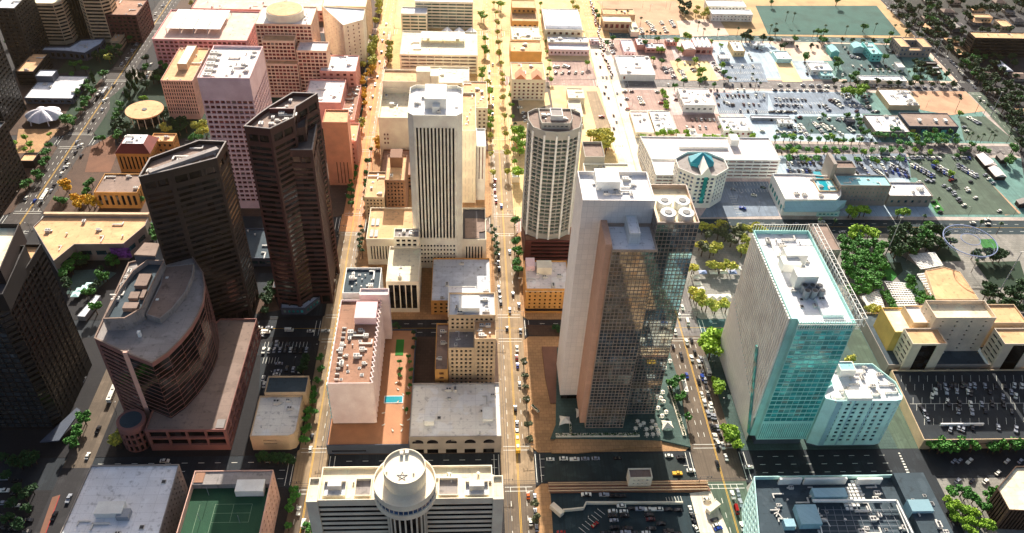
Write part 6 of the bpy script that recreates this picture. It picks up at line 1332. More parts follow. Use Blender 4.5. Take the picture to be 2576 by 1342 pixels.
trees('02','leaf_lime',2.8,'in the planted strip behind the long garage','strip trees',line((1100,1005),(1250,1000),7)+line((1320,1010),(1330,1020),2)+line((1450,1030),(1700,1040),8)+[(1570,900),(1580,960),(1600,980),(1630,980),(1650,1000),(985,1040),(1000,1070),(1005,1100),(1820,1010),(1810,1040)])
trees('02','leaf_dark',4,'in the shady clump beside the upper white apartment blocks','top clump',[(1270,20),(1300,40),(1330,60),(1290,80),(1310,100),(1340,30),(1270,60),(1740,280),(1770,280),(1800,290),(1790,240),(1770,260),(1900,290)])
trees('02','leaf_yellow',3.6,'beside the gabled house near the top','top yellow trees',[(1400,60),(1390,95),(1470,80),(1480,100),(1450,110),(460,20),(480,60),(490,90),(20,20),(40,40)])
trees('03','leaf_lime',4.2,'beside the bluish lots','lot trees',[(600,690),(640,700),(690,700),(720,680),(740,660),(570,685),(700,665),(630,690)])
trees('03','leaf_green',3.8,'on the teal lots near the long field','field trees',[(205,300),(400,290),(430,300),(415,310),(285,420),(285,440),(520,460),(540,480),(510,490),(630,590),(660,570),(900,320),(940,310),(880,435),(1120,600),(725,205),(925,255),(520,15),(30,15),(380,245),(425,240)])
trees('03','leaf_teal',3.2,'in the rows along the planted mall','mall trees',line((60,1040),(700,1060),11)+line((80,1120),(1000,1140),14)+line((840,1020),(1420,1030),11)+line((980,1085),(1420,1070),7)+line((150,1200),(1000,1210),9)+[(940,990),(970,980),(1290,1040),(1320,1030)])
trees('03','leaf_lime',3,'among the rows of the planted mall','mall trees',[(170,1030),(200,1020),(190,1150),(110,1130),(370,1150),(430,1140),(520,1150),(730,1150),(870,1130),(300,1210),(540,1060),(480,1040),(1120,1030),(1130,1050),(1220,1150),(1300,1060),(1200,1050),(1340,1060),(1450,860),(830,1220),(670,1200),(1380,1320),(1270,1230),(1110,1140)])
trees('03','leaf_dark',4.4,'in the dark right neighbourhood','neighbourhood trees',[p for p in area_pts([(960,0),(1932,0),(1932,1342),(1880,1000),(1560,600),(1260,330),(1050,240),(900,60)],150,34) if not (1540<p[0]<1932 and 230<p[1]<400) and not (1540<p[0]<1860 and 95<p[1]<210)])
trees('03','leaf_green',4.,'in the right neighbourhood, with brighter leaves','neighbourhood trees',[(1240,50),(1220,70),(1220,150),(1250,160),(1500,110),(1560,440),(1480,470),(1500,490),(1530,510),(1560,560),(1600,1130),(1640,1140),(1850,1120),(1840,1200),(1810,1220),(1900,740),(1640,440),(1860,1130)])
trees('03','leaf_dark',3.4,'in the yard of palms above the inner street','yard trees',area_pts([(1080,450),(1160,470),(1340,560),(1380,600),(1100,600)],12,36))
trees('23','leaf_green',3.6,'below the parking deck in the shaded car court','court trees',[(1240,680),(1280,670),(1320,675),(1360,680),(1300,700),(1400,690),(1470,680),(1550,690),(1680,690),(1720,700),(1780,690),(1850,680),(1900,690),(1450,670),(1340,700)])
trees('23','leaf_green',3.2,'on the rust coloured corner garden at bottom right','garden trees',[(1380,1030),(1470,1030),(1500,1060),(1520,1040),(1560,1080),(1600,1120),(1640,1150),(1670,1050),(1700,1040),(1700,1080),(1740,1180),(1770,1190),(1690,1130),(1750,1150)])
trees('23','leaf_lime',2.8,'in the lower garden rows at bottom right','garden trees',line((1380,1120),(1560,1200),8)+line((1400,1220),(1680,1290),10)+[(1350,1080),(1370,1160),(1400,1180),(1500,1300),(1550,1320)])
trees('23','leaf_yellow',3.2,'between the teal tower and the white hotel','gap trees',[(620,30),(590,90),(575,120),(600,60),(640,20)])
trees('10','leaf_green',3.4,'in the sunken court behind the curved building','court trees',[(560,610),(590,600),(620,610),(650,605),(520,650),(540,690),(510,680),(470,720),(480,730),(750,740),(770,750),(800,745),(830,620),(870,640),(850,600),(1150,370),(1160,420),(1170,450),(650,870),(690,860),(720,990)])
trees('10','leaf_gold',4.2,'in front of the courthouse','courthouse trees',[(570,160),(600,170),(640,160),(680,165),(720,160),(740,180),(590,200),(660,195),(490,60),(510,80),(700,190)])
trees('10','leaf_green',3.6,'around the courthouse forecourt','forecourt trees',[(440,170),(470,180),(690,30),(660,50),(650,110),(200,30),(180,60),(210,40),(870,130),(800,130),(1010,160),(1060,170)])
trees('00','leaf_green',3.6,'on the verge of the wide left avenue','verge trees',[(960,250),(990,260),(980,290),(770,560),(790,550),(680,680),(700,700),(660,740),(640,760),(630,800),(600,830),(650,650),(550,900),(540,930),(500,920),(480,900),(370,1100),(350,1130),(340,1160),(350,1200),(320,1240),(270,1310),(300,1330),(740,1040),(770,1050),(890,830),(910,800),(880,880),(870,900),(880,1040),(900,1010),(1480,1030),(1460,1050),(1500,1050)])
trees('00','leaf_dark',4,'in the civic garden around the round pavilion','civic garden trees',[(900,920),(920,950),(950,960),(870,960),(900,990),(1040,900),(1070,890),(1220,820),(1240,850),(1260,830),(1230,880),(1100,640),(1180,560),(1200,530),(1220,550),(1150,590),(1290,900),(1320,950),(1350,980),(1300,1000),(1380,920),(1400,960),(1350,900),(1260,980),(1100,440),(840,440),(900,400),(860,390),(720,420),(740,430)])
trees('00','leaf_yellow',4.2,'at the foot of the pink gridded tower','tower foot trees',[(1240,960),(1260,980),(1500,970),(1530,950),(1560,970),(1550,1000),(1520,1000),(1480,960),(820,440)])
trees('00','leaf_lime',2.8,'on the plaza below the shell canopy','plaza trees',[(480,900),(520,890),(100,1130),(110,1080),(190,1040),(220,1090),(190,1130),(240,1150),(370,1010),(1070,740),(1100,745)])
for a, b in [(690,560),(700,600),(960,570),(980,600),(1010,540),(1050,560),(1000,640),(960,640),(1020,660),(950,700),(970,720),(980,560),(1030,600),(1080,570)]:
    q_ = P('00',a,b,9); rt = empty('cypress_tree', (q_.x,q_.y,.14), None, 'tree', 'cypresses by the crossing', random.uniform(0,6)); inst(TM[0],'trunk',rt,(0,0,2),0,(2,2,1.5)); inst(CM['leaf_dark'][1],'crown',rt,(0,0,8),0,(2.2,2.2,9)); LAB.append((rt,'tall dark cypress beside the left avenue crossing'))
trees('20','leaf_green',3.2,'beside the lower left street','street trees',[(540,650),(550,670),(590,570),(580,590),(630,470),(640,490),(280,340)])
trees('20','leaf_yellow',4,'at the round corner tower','corner trees',[(890,620),(920,600),(900,650),(870,640)])
for k, pts_, h, wh, gp in (('03',[(45,255),(10,260),(415,270),(130,165),(185,170),(795,255),(580,265),(935,270),(330,300),(900,60),(165,20),(305,20),(1030,200)],11,'around the teal field','field palms'),
     ('03',[(770,590),(825,590),(885,590),(975,595),(1045,600),(1110,530),(1140,540),(1160,500),(1230,590),(1280,580),(1340,590)],9,'along the inner street awning','street palms'),
     ('03',[(1240,610),(1560,1090),(1600,1080),(1660,1070),(1690,1080),(1800,1080),(1490,1070),(1520,1065),(760,1120),(790,1150),(620,1120),(690,1110),(50,1060),(310,1050),(1100,1090),(1390,1080)],9,'in the planted mall','mall palms'),
     ('03',[(1410,850),(1560,860),(1620,880),(1720,740),(1900,950),(1870,920),(1840,890),(1620,610),(1540,600),(1760,640),(1800,700)],14,'along the right avenue','avenue palms'),
     ('02',[(1545,290),(1695,280),(1010,310),(1040,310),(1075,310),(1110,310),(780,150),(820,160),(865,150),(965,210),(1400,240),(1440,280),(1800,630),(1830,680),(1860,690)],10,'on the lots right of the wide avenue','lot palms'),
     ('02',[(50,130),(115,150),(180,150),(50,610),(120,600),(200,610),(265,610),(20,1000)],8,'beside the middle avenue halls','hall palms'),
     ('13',[(1255,240),(1145,380),(1570,420),(1720,430),(370,395),(480,400),(1530,720)],12,'along the dark cross street by the park','cross street palms')):
    for a, b in pts_: q_ = P(k,a,b,0); palmtree(q_.x,q_.y,h*random.uniform(.85,1.15),wh,gp)
# ---------------------------------------------------------------- vehicles
PAINT = {}
for nm, c_ in (('white',(225,226,228)),('silver',(160,164,170)),('dark',(28,29,34)),('red',(150,24,22)),('blue',(30,66,150)),('orange',(214,96,20)),('yellow',(226,180,50)),('maroon',(80,16,30))):
    PAINT[nm] = M('paint_'+nm, c_, .95, .25, .02); 
G('car_glass',(16,18,22)); M('tyre',(18,18,18),1,.9); M('tail_light',(170,20,16),1,.4)
def car_body(mt, kind):
    m = MB(); L_, W_, H_ = {'car':(4.6,1.85,1.42),'suv':(4.9,1.95,1.75),'pickup':(5.6,2.0,1.8),'van':(5.6,2.05,2.4)}[kind]
    if kind in ('car','suv'): prof = [(-.5,.3),(-.5,.62),(-.46,.66),(-.36,.68),(-.22,1),(.1,1),(.24,.7),(.46,.6),(.5,.5),(.5,.3)]
    elif kind == 'pickup': prof = [(-.5,.3),(-.5,.6),(-.1,.6),(-.08,1),(.14,1),(.24,.66),(.46,.6),(.5,.5),(.5,.3)]
    else: prof = [(-.5,.2),(-.5,1),(.28,1),(.4,.6),(.5,.52),(.5,.2)]
    pr = [(x*L_, z*H_) for x, z in prof]; pr = [(x, .25 if z < .35*H_ else z) for x, z in pr]
    def w(z): return W_/2*(1 if z < .72*H_ else .8)
    n = len(pr)
    for i in range(n):
        (x0, z0), (x1, z1) = pr[i], pr[(i+1) % n]; m.cur = 1 if (abs(z1-z0) > .25*H_ and min(z0,z1) > .45*H_ and kind != 'van') or (kind == 'van' and i == 2) else 0
        m.poly([(x0,-w(z0),z0),(x1,-w(z1),z1),(x1,w(z1),z1),(x0,w(z0),z0)])
    for s in (-1, 1):
        m.cur = 0; lo = [(x,z) for x, z in pr if z < .72*H_]; pl = [(x, s*w(z), z) for x, z in lo]; m.poly(pl if s < 0 else pl[::-1])
        hi = [p_ for p_ in pr if p_[1] >= .6*H_]
        if kind in ('car','suv'): hp = [pr[3], pr[4], pr[5], pr[6]]
        elif kind == 'pickup': hp = [pr[2], pr[3], pr[4], pr[5]]
        else: hp = [pr[1], pr[2], pr[3]]
        m.cur = 1 if kind != 'van' else 0; hp = [(x, s*w(z), z) for x, z in hp]; m.poly(hp if s < 0 else hp[::-1])
    m.cur = 1
    return m.build('body', [PAINT[mt], MATS['car_glass']], link=False)
wm = MB()
for t in range(10):
    a, b = t*math.pi/5, (t+1)*math.pi/5; A = [(.33*math.cos(q_), y_, .33*math.sin(q_)) for q_, y_ in ((a,-.12),(b,-.12),(b,.12),(a,.12))]; wm.poly(A)
wm.poly([(.33*math.cos(t*math.pi/5), -.12, .33*math.sin(t*math.pi/5)) for t in range(10)]); wm.poly([(.33*math.cos(t*math.pi/5), .12, .33*math.sin(t*math.pi/5)) for t in range(10)][::-1])
WHEEL = wm.build('wheel', MATS['tyre'], link=False)
lm = MB(); lm.box(-.04,-.22,-.08,.04,.22,.08); TAIL = lm.build('tail_light', MATS['tail_light'], link=False); HEAD = lm.build('headlight', MATS['unit'], link=False)
BODY = {}
for c_ in PAINT:
    for kd in ('car','suv','pickup','van'): BODY[c_, kd] = car_body(c_, kd)
CN = [0]; KW = {'car':'car','suv':'SUV','pickup':'pickup truck','van':'van'}
CARS = []
def car(x, y, head, colr, where, group, z=.06, kind=None, near=False):
    u, v = PJ((x, y, 1))
    if -5 < u < 2581 and -5 < v < 1346: CARS.append((x, y, head, colr, where, group, z, kind, near))
def park_cars():
    CARS.sort(key=lambda t: Vector((t[0], t[1], -HCAM)).length); cnt = {}; mb = MB(); ks = list(PAINT); mats = [PAINT[k] for k in ks]+[MATS['car_glass']]
    for n, (x, y, head, colr, where, group, z, kind, near) in enumerate(CARS):
        rnd = random.Random(n); kind = kind or rnd.choice(('car','car','suv','car','pickup','suv')); nm = 'parked_car' if 'parked' in where else 'car'
        cnt[nm] = cnt.get(nm, 0)+1
        if cnt[nm] > 292:
            me = BODY[colr, kind]; T = Matrix.Translation((x,y,z+.02)) @ Matrix.Rotation(head,4,'Z'); vs = [T @ v.co for v in me.vertices]
            for p in me.polygons: mb.cur = ks.index(colr) if p.material_index == 0 else len(ks); mb.poly([vs[i] for i in p.vertices])
            continue
        rt = empty(nm, (x, y, z), None, 'car' if kind != 'van' else 'van', group, head)
        inst(BODY[colr, kind], 'body', rt, (0,0,.02), 0)
        if near:
            for sx in (-1.45, 1.45):
                for sy in (-.86, .86): inst(WHEEL, 'wheel', rt, (sx, sy, .33))
            for sy in (-.66, .66): inst(TAIL, 'tail_light', rt, (-2.29 if kind == 'car' else -2.44, sy, .72)); inst(HEAD, 'headlight', rt, (2.29 if kind == 'car' else 2.44, sy, .62))
        LAB.append((rt, '%s %s %s' % (colr, KW[kind], where)))
    if mb.f: setp(mb.build('distant_parked_cars', mats), 'the farthest parked cars filling the lots near the top', 'cars', None, 'stuff')
def bus(x, y, head, L_, colr, label, z=.06):
    rt = empty('bus', (x,y,z), label, 'bus', None, head); m = MB(); m.box(-L_/2,-1.3,.35,L_/2,1.3,3.05); m.build('body', PAINT[colr], rt)
    m = MB(); m.box(-L_/2+.6,-1.33,1.5,L_/2-.6,-1.305,2.5); m.box(-L_/2+.6,1.305,1.5,L_/2-.6,1.33,2.5); m.box(L_/2+.002,-1.1,1.3,L_/2+.03,1.1,2.7); m.build('windows', MATS['car_glass'], rt)
    for xr_ in (-L_/3, L_/6): m = MB(); m.box(xr_,-.8,3.06,xr_+2.2,.8,3.35); m.build('roof_unit', MATS['unit'], rt)
    for sx in (-L_/2+2, L_/2-2.4):
        for sy in (-1.22,1.22): inst(WHEEL, 'wheel', rt, (sx,sy,.45), 0, (1.4,1,1.4))
UPW = R(90)
def pts_cars(k, head, lst, where, group, near=True, z=.06):
    for a in lst:
        q_ = P(k, a[0], a[1], .8); car(q_.x, q_.y, a[4] if len(a) > 4 else head, a[2], where, group, z, a[3] if len(a) > 3 else None, near)
w, s, d = 'white', 'silver', 'dark'
pts_cars('22', UPW, [(35,12,'red'),(42,75,'blue'),(57,215,w),(25,400,d),(38,512,s),(38,580,w),(122,1055,'orange'),(173,1068,s),(140,1255,w),(186,1300,s),(176,1178,s)], 'on the middle avenue below the slab tower', 'cars on the middle avenue')
pts_cars('22', -UPW, [(1280,15,d),(1355,20,w),(1410,55,w,'pickup'),(1320,150,'blue'),(1410,195,d),(1438,165,'blue'),(1433,295,w),(1478,285,w,'suv'),(1453,355,w),(1503,375,w,'suv'),(1480,440,s),(1530,460,s),(1508,535,d),(1553,545,s),(1527,610,w),(1575,612,d),(1590,680,w,'suv'),(1552,690,d),(1615,768,w),(1550,820,d),(1665,1052,w),(1705,1035,s),(1725,1112,s),(1695,1165,'red','van'),(1760,1215,'blue','pickup'),(1737,1290,w,'pickup')], 'queued on the wide avenue by the teal tower', 'cars queued on the wide avenue')
pts_cars('12', -UPW, [(1285,980,w),(1262,1042,w,'suv'),(1325,1092,w,'van'),(1230,1165,w),(1318,1240,w,'pickup'),(1355,1225,d),(1215,1275,d),(1380,1318,d),(1275,1335,d)], 'on the wide avenue behind the slab tower', 'cars on the wide avenue')
pts_cars('12', UPW, [(8,880,d),(52,962,s),(38,1290,w),(64,1160,d,'pickup')], 'on the middle avenue near the historic hotel', 'cars on the middle avenue')
pts_cars('22', 0, [(290,782,w),(390,778,w),(472,782,w),(553,778,s),(632,776,s),(798,775,d),(1185,755,w),(1275,770,d,'suv'),(1350,868,w,'suv'),(1248,888,'yellow','pickup')], 'on the shaded cross street under the slab tower', 'cars on the shaded cross street')
pts_cars('22', R(180), [(825,1137,w),(760,1177,w),(843,1177,w),(760,1210,d),(850,1210,d),(770,1245,s),(1035,1205,d),(1045,1238,'maroon','suv'),(625,1277,'red','car',R(40)),(775,1300,d),(870,1306,d),(1050,1310,d),(1125,1272,d),(1345,1162,w,'car',UPW),(1365,1215,d,'car',UPW+.2),(1375,1258,d,'car',UPW+.2),(1387,1305,w,'car',UPW+.3),(1472,1087,w,'car',0),(1528,1240,d,'car',.3),(1543,1280,w,'car',.3),(1557,1307,'blue','car',.3),(370,1336,'red'),(562,1055,d),(1180,1325,d)], 'parked in the sunken bottom car park', 'cars in the sunken car park', z=.28)
pts_cars('22', 0, [(1790,842,w)], 'crossing behind the wide avenue junction', 'cars at the junction')
pts_cars('12', R(-20), [(1825,133,w),(1740,230,'blue'),(1670,88,s),(1895,75,d)], 'parked on the blue lot beside the faceted office', 'cars on the blue lot', z=.3)
pts_cars('11', -UPW, [(1820,500,w),(1915,560,s),(1830,590,d),(1828,640,s),(1835,690,d),(1832,830,s),(1838,870,d),(1842,910,d),(1848,945,d),(1915,1000,s),(1895,1140,d),(1805,20,'red'),(1800,60,'maroon'),(1803,100,'red'),(1808,150,'maroon'),(1812,180,'red'),(1852,215,'blue')], 'on the middle avenue beside the white slotted tower', 'cars on the middle avenue')
pts_cars('11', UPW, [(610,680,d),(606,712,s),(588,788,w,'van')], 'on the left avenue beside the dark towers', 'cars on the left avenue')
pts_cars('11', 0, [(75,1165,w,'van'),(250,1150,w,'van'),(412,1157,w),(525,1155,w,'pickup'),(100,1130,s),(25,1130,w),(30,1190,s)], 'on the shaded cross street under the dark towers', 'cars on the dark cross street')
pts_cars('11', R(95), [(155,1252,s),(240,1255,d)], 'parked at the top of the shaded car park', 'cars in the shaded car park', z=.26)
pts_cars('21', R(180), [(173,62,s),(165,120,s),(155,143,w),(142,205,w),(178,215,'yellow')], 'parked in the shaded car park left of the pink hotel', 'cars in the shaded car park', z=.26)
pts_cars('21', UPW, [(423,612,d),(410,708,w),(322,1172,w),(358,1270,w,'van')], 'on the left avenue below the pink hotel', 'cars on the left avenue')
pts_cars('20', R(88), [(740,560,d),(662,757,w),(520,1080,s),(410,1212,d),(630,185,s)], 'on the lower left street', 'cars on the lower left street', z=.2)
pts_cars('20', 0, [(1243,795,w)], 'on the dark street in front of the rosy podium', 'cars on the dark street')
pts_cars('10', UPW, [(350,92,w),(200,152,w,'suv'),(262,172,'blue'),(385,97,s),(407,60,d)], 'at the crossing beside the courthouse', 'cars on the left avenue')
pts_cars('00', UPW, [(920,482,s,'suv'),(783,762,w),(930,697,d),(617,1095,w,'suv'),(572,1150,d,'suv'),(615,1177,d),(513,1247,w),(465,1312,w,'suv'),(1060,280,d),(1000,330,d),(1105,240,s)], 'on the wide far left avenue', 'cars on the far left avenue', near=False)
pts_cars('00', 0, [(540,295,w),(1010,170,w)], 'beside the maroon garage near the top left', 'cars top left', near=False)
pts_cars('00', UPW, [(1140,485,w),(1120,550,w),(1090,600,w),(1110,580,s)], 'parked under the trees left of the finned office', 'cars under the trees', near=False)
pts_cars('23', R(60), [(1205,365,w),(1318,405,w),(1495,345,d),(1250,285,d),(1350,285,d),(1430,285,d),(1488,288,s),(1400,475,d),(1735,370,s),(1830,365,w),(1820,285,w),(1875,290,w),(1340,615,s),(1435,615,s),(1830,615,s),(1910,372,d)], 'parked on the dark roof parking deck', 'cars on the parking deck', z=7.72)
pts_cars('23', R(95), [(1122,462,d),(1140,482,s),(1160,510,d),(1165,535,s)], 'parked along the inner wall of the parking deck', 'cars on the parking deck', z=7.72)
pts_cars('23', R(35), [(1405,797,s),(1445,795,s),(1520,797,w),(1805,797,w),(1905,797,s),(1430,947,s),(1540,947,d),(1640,950,w),(1735,885,w)], 'parked in the black shaded court below the parking deck', 'cars in the shaded court', z=.2)
pts_cars('13', R(5), [(212,348,s),(405,332,w),(560,412,s),(1545,340,w,'suv'),(1655,315,w),(1660,348,w),(350,355,d)], 'on the dark cross street by the park', 'cars on the park cross street')
pts_cars('13', R(25), [(1500,80,w),(1510,98,w),(1408,127,s),(1436,160,s),(1450,180,d),(1478,208,w),(1565,150,w),(1745,250,w),(1200,20,s),(1240,25,s),(1380,20,'red'),(1410,15,d),(1530,30,d)], 'parked on the green lot above the park', 'cars on the green lot', z=.3)
# avenue traffic further up
rr_ = random.Random(11)
def stream(k, a, b, n, cols, head, where, group, jx=6):
    for i in range(n):
        t = (i+rr_.uniform(.2,.8))/n; q_ = P(k, a[0]+(b[0]-a[0])*t+rr_.uniform(-jx,jx), a[1]+(b[1]-a[1])*t, .8); car(q_.x, q_.y, head, rr_.choice(cols), where, group)
stream('02',(590,10),(700,380),34,['red','maroon','maroon',d],UPW,'in the packed upper wide avenue','cars on the upper wide avenue',12)
stream('02',(660,330),(760,590),13,['red','maroon',d],UPW,'in the packed upper wide avenue','cars on the upper wide avenue',10)
for a in [(635,400,'maroon'),(665,500,'maroon'),(685,578,s),(712,580,w),(707,650,'maroon'),(697,700,'maroon'),(728,735,'maroon'),(793,700,s),(820,785,'maroon'),(767,868,'maroon'),(787,915,s),(768,965,'maroon'),(1155,1335,d)]:
    q_ = P('02',a[0],a[1],.8); car(q_.x,q_.y,UPW,a[2],'spread along the pale wide avenue','cars on the pale avenue')
def lot(k, rows, cols, head, where, group, z=.3, near=False, fill=.9):
    for a, b, n in rows:
        for i in range(n):
            if rr_.random() > fill: continue
            t = i/max(1,n-1); q_ = P(k, a[0]+(b[0]-a[0])*t, a[1]+(b[1]-a[1])*t, .8); car(q_.x+rr_.uniform(-.3,.3), q_.y+rr_.uniform(-.4,.4), head, rr_.choice(cols), where, group, z)
WS = [w,w,s,s,d,w]
lot('03',[((920,1240),(1040,1290),10),((920,1260),(1030,1310),9),((1085,1250),(1230,1330),13),((1110,1245),(1250,1325),13),((1240,1255),(1390,1335),13),((1265,1245),(1410,1320),13),((1420,1250),(1560,1335),12),((1440,1245),(1575,1325),12)],[s,s,d,'blue',w,s],R(80),'parked in diagonal rows behind the grey block','cars in the packed lot')
lot('03',[((750,1190),(980,1195),16),((1080,1190),(1300,1195),14),((1350,1190),(1420,1195),4),((590,1260),(670,1330),9),((610,1250),(690,1320),8),((440,1250),(540,1330),8),((780,1260),(870,1330),8),((150,1190),(400,1190),14)],[s,d,w,s,w],UPW,'parked in the upper rows of the packed lot','cars in the packed lot',fill=.85)
lot('03',[((240,940),(300,1030),9),((345,925),(440,1030),10),((400,930),(460,980),5),((610,970),(700,1040),7),((80,1000),(240,1000),5)],WS,R(20),'parked on the pale market lot','cars on the pale market lot')
lot('03',[((430,800),(460,830),3),((470,755),(580,820),6),((500,750),(540,780),3),((640,770),(670,840),2),((730,735),(770,820),5),((790,840),(850,845),4),((60,790),(200,795),4),((20,845),(200,845),8),((240,885),(600,905),6),((570,710),(600,740),2)],[d,d,s,w,'maroon'],R(30),'parked on the blue lots right of the pale office','cars on the blue lots')
lot('03',[((90,640),(680,655),11),((50,680),(440,685),9),((790,650),(1460,670),13),((830,665),(1140,665),4)],[w,s,s,d],0,'parked along the street between the blue lots','cars along the inner street')
lot('03',[((1520,890),(1590,930),6),((1480,960),(1500,990),2)],[w,s,s],R(10),'parked in the small lot beside the dark walled hall','cars in the small lot')
lot('03',[((900,60),(1180,260),12),((1260,330),(1560,660),14),((1600,740),(1900,1000),11)],[w,s,d],R(-60) if 0 else UPW,'along the dark right avenue','cars on the right avenue',z=.06)
lot('03',[((580,365),(630,430),3),((620,420),(690,440),5),((920,385),(960,400),3),((560,565),(620,565),2)],[d,s,w],R(70),'parked beside the teal cottages','cars by the cottages')
lot('03',[((1880,20),(1900,40),1)],[w],0,'near the top right corner','cars top right')
lot('02',[((1020,165),(1045,190),3),((1050,190),(1080,235),6),((1055,225),(1070,235),2),((1120,160),(1145,190),4),((1150,210),(1165,240),3),((1200,160),(1225,200),5),((970,215),(985,250),4)],[w,w,s],R(20),'parked on the orange lot near the top','cars on the orange lot')
lot('02',[((1150,510),(1165,545),4),((1195,515),(1220,580),7),((1275,530),(1310,605),9),((1360,520),(1375,535),2),((1520,470),(1545,520),5),((1545,520),(1590,560),5),((745,320),(765,400),6)],[w,s,w,'maroon',s],R(15),'parked on the rosy lots beside the square warehouse','cars on the rosy lots')
lot('02',[((320,500),(350,505),3),((390,495),(440,510),6),((330,550),(530,548),5),((20,655),(60,660),3),((80,850),(100,915),3)],[w,w,s,'maroon'],R(60),'parked on the yellow lot beside the shed rows','cars on the yellow lot')
lot('02',[((850,690),(905,690),2),((865,745),(875,750),1),((960,735),(985,780),4),((1095,695),(1125,775),2),((870,820),(880,822),1),((1235,750),(1260,755),1),((675,880),(690,880),1)],[w,s,'maroon','red'],0,'parked on the rosy lot above the courtyard shop','cars on the small rosy lot')
lot('02',[((1600,635),(1860,640),5),((1500,680),(1750,680),6),((1545,735),(1900,720),4),((1600,770),(1660,790),4),((1660,835),(1900,840),5),((1780,400),(1810,450),6)],[w,s,d,'maroon'],R(80),'parked beside the tennis striped lots','cars on the striped lots')
lot('02',[((1900,890),(1932,890),2),((1890,990),(1905,995),1)],['blue',w],0,'beside the bright cafe','cars by the cafe')
stream('02',(60,660),(60,900),2,[w,'red'],0,'on the shaded street behind the apartment tower','cars behind the apartment tower')
stream('01',(1010,130),(860,830),9,[d,'red',s],UPW,'on the glowing upper left avenue','cars on the upper left avenue',20)
stream('01',(1770,450),(1800,900),7,[w,s,'red',d],UPW,'on the glowing upper middle avenue','cars on the upper middle avenue',16)
q_ = P('22',42,665,1.5); bus(q_.x,q_.y,UPW,12,'yellow','yellow bus on the middle avenue near the bottom')
q_ = P('22',1470,80,1.5); bus(q_.x,q_.y,-UPW,15,'white','white bus at the right kerb of the wide avenue beside the teal tower')
q_ = P('22',1300,230,1.5); bus(q_.x,q_.y,UPW,12,'white','white bus at the plaza kerb left side of the wide avenue')
q_ = P('20',845,290,1.5); bus(q_.x,q_.y,R(90),12,'white','white bus on the lower left street beside the curved building',.2)
q_ = P('00',790,690,1.5); bus(q_.x,q_.y,UPW,12,'silver','silver bus at the stop of the far left avenue')
q_ = P('00',748,712,1.5); bus(q_.x,q_.y,UPW,12,'dark','dark bus beside the silver bus on the far left avenue')
q_ = P('10',335,140,1.5); bus(q_.x,q_.y,UPW,12,'white','white box truck at the courthouse crossing')
q_ = P('20',548,225,1.5); bus(q_.x,q_.y,R(90),18,'white','white tram on the rails between the banded tower and the curved building',.2)
# ---------------------------------------------------------------- street furniture
def lamp_meshes():
    m = MB(); m.cyl(0,0,.11,0,8.5,8,.07); m.bar((0,0,8.4),(1.8,0,8.7),.1); p_ = m.build('pole', MATS['dark_steel'], link=False)
    m = MB(); m.box(1.5,-.16,8.6,2.3,.16,8.78); h_ = m.build('lamp_head', MATS['unit'], link=False)
    m = MB(); m.cyl(0,0,.13,0,6.2,8); m.bar((0,0,6),(6.5,0,6.3),.14); a_ = m.build('pole', MATS['dark_steel'], link=False)
    m = MB(); m.box(-.18,-.2,-.55,.18,.2,.55); s_ = m.build('signal_head', MATS['dark_steel'], link=False)
    return p_, h_, a_, s_
LP, LH, SP, SH = lamp_meshes()
def street_lamp(x, y, rz, where):
    u, v = PJ((x,y,4))
    if not (0 < u < 2576 and 0 < v < 1342): return
    rt = empty('street_lamp', (x,y,.14), None, 'street lamp', 'street lamps', rz); inst(LP,'pole',rt); inst(LH,'lamp_head',rt); LAB.append((rt,'dark street lamp '+where))
def signal(x, y, rz, where):
    u, v = PJ((x,y,4))
    if not (0 < u < 2576 and 0 < v < 1342): return
    rt = empty('traffic_signal', (x,y,.14), None, 'traffic signal', 'traffic signals at the crossings', rz); inst(SP,'pole',rt); inst(SH,'signal_head',rt,(6.2,0,5.9)); inst(SH,'signal_head',rt,(4.2,0,5.8)); LAB.append((rt,'mast arm traffic signal '+where))
NAV = {1:'the far left avenue',2:'the left avenue',3:'the middle avenue',4:'the wide avenue',5:'the right avenue'}
for i in range(1, 6):
    for j in range(1, 7):
        xa, xb = XR[i]; ya, yb_ = YR[j]
        signal(xa-1.2, ya-1.2, 0, 'on '+NAV[i]); signal(xb+1.2, yb_+1.2, math.pi, 'on '+NAV[i])
        for t in range(3):
            y_ = yb_+18+t*30
            if y_ < YR[j+1][0]-8: street_lamp(xa-1.3, y_, 0, 'beside '+NAV[i]); street_lamp(xb+1.3, y_+14, math.pi, 'beside '+NAV[i])
# market tents and tables on plazas
for i, (a, b, c_) in enumerate(((1385,750,'tent'),(1400,800,'tent'),(1420,840,'tent'),(1510,900,'tent'),(1570,900,'tent'),(1620,895,'tent'),(1440,715,'net'),(1520,715,'tent'),(1600,712,'tent'),(1665,715,'net'),(1700,685,'tent'))):
    q_ = P('12',a,b,3); rt = empty('market_tent', (q_.x,q_.y,.14), None, 'tent', 'market tents beside the wide avenue'); m = MB(); z_ = 3
    for s1, s2 in (((-3,-2.2),(3,-2.2)),((3,-2.2),(3,2.2)),((3,2.2),(-3,2.2)),((-3,2.2),(-3,-2.2))): m.poly([(*s1,z_),(*s2,z_),(0,0,z_+1)])
    m.build('canopy', MATS[c_], rt)
    for sx in (-2.8,2.8):
        for sy in (-2,2): m = MB(); m.cyl(sx,sy,.06,0,3,6); m.build('post', MATS['steel'], rt)
    LAB.append((rt, ('pale' if c_ == 'tent' else 'blue grey')+' market tent beside the wide avenue'))
tb = MB(); tb.cyl(0,0,.7,.7,.76,10); tb.cyl(0,0,.06,0,.7,6)
for t in range(4): tb.box(1.1*math.cos(t*1.57)-.25,1.1*math.sin(t*1.57)-.25,.4,1.1*math.cos(t*1.57)+.25,1.1*math.sin(t*1.57)+.25,.46)
tm_ = tb.build('table_top', MATS['tent'], link=False); ub = MB()
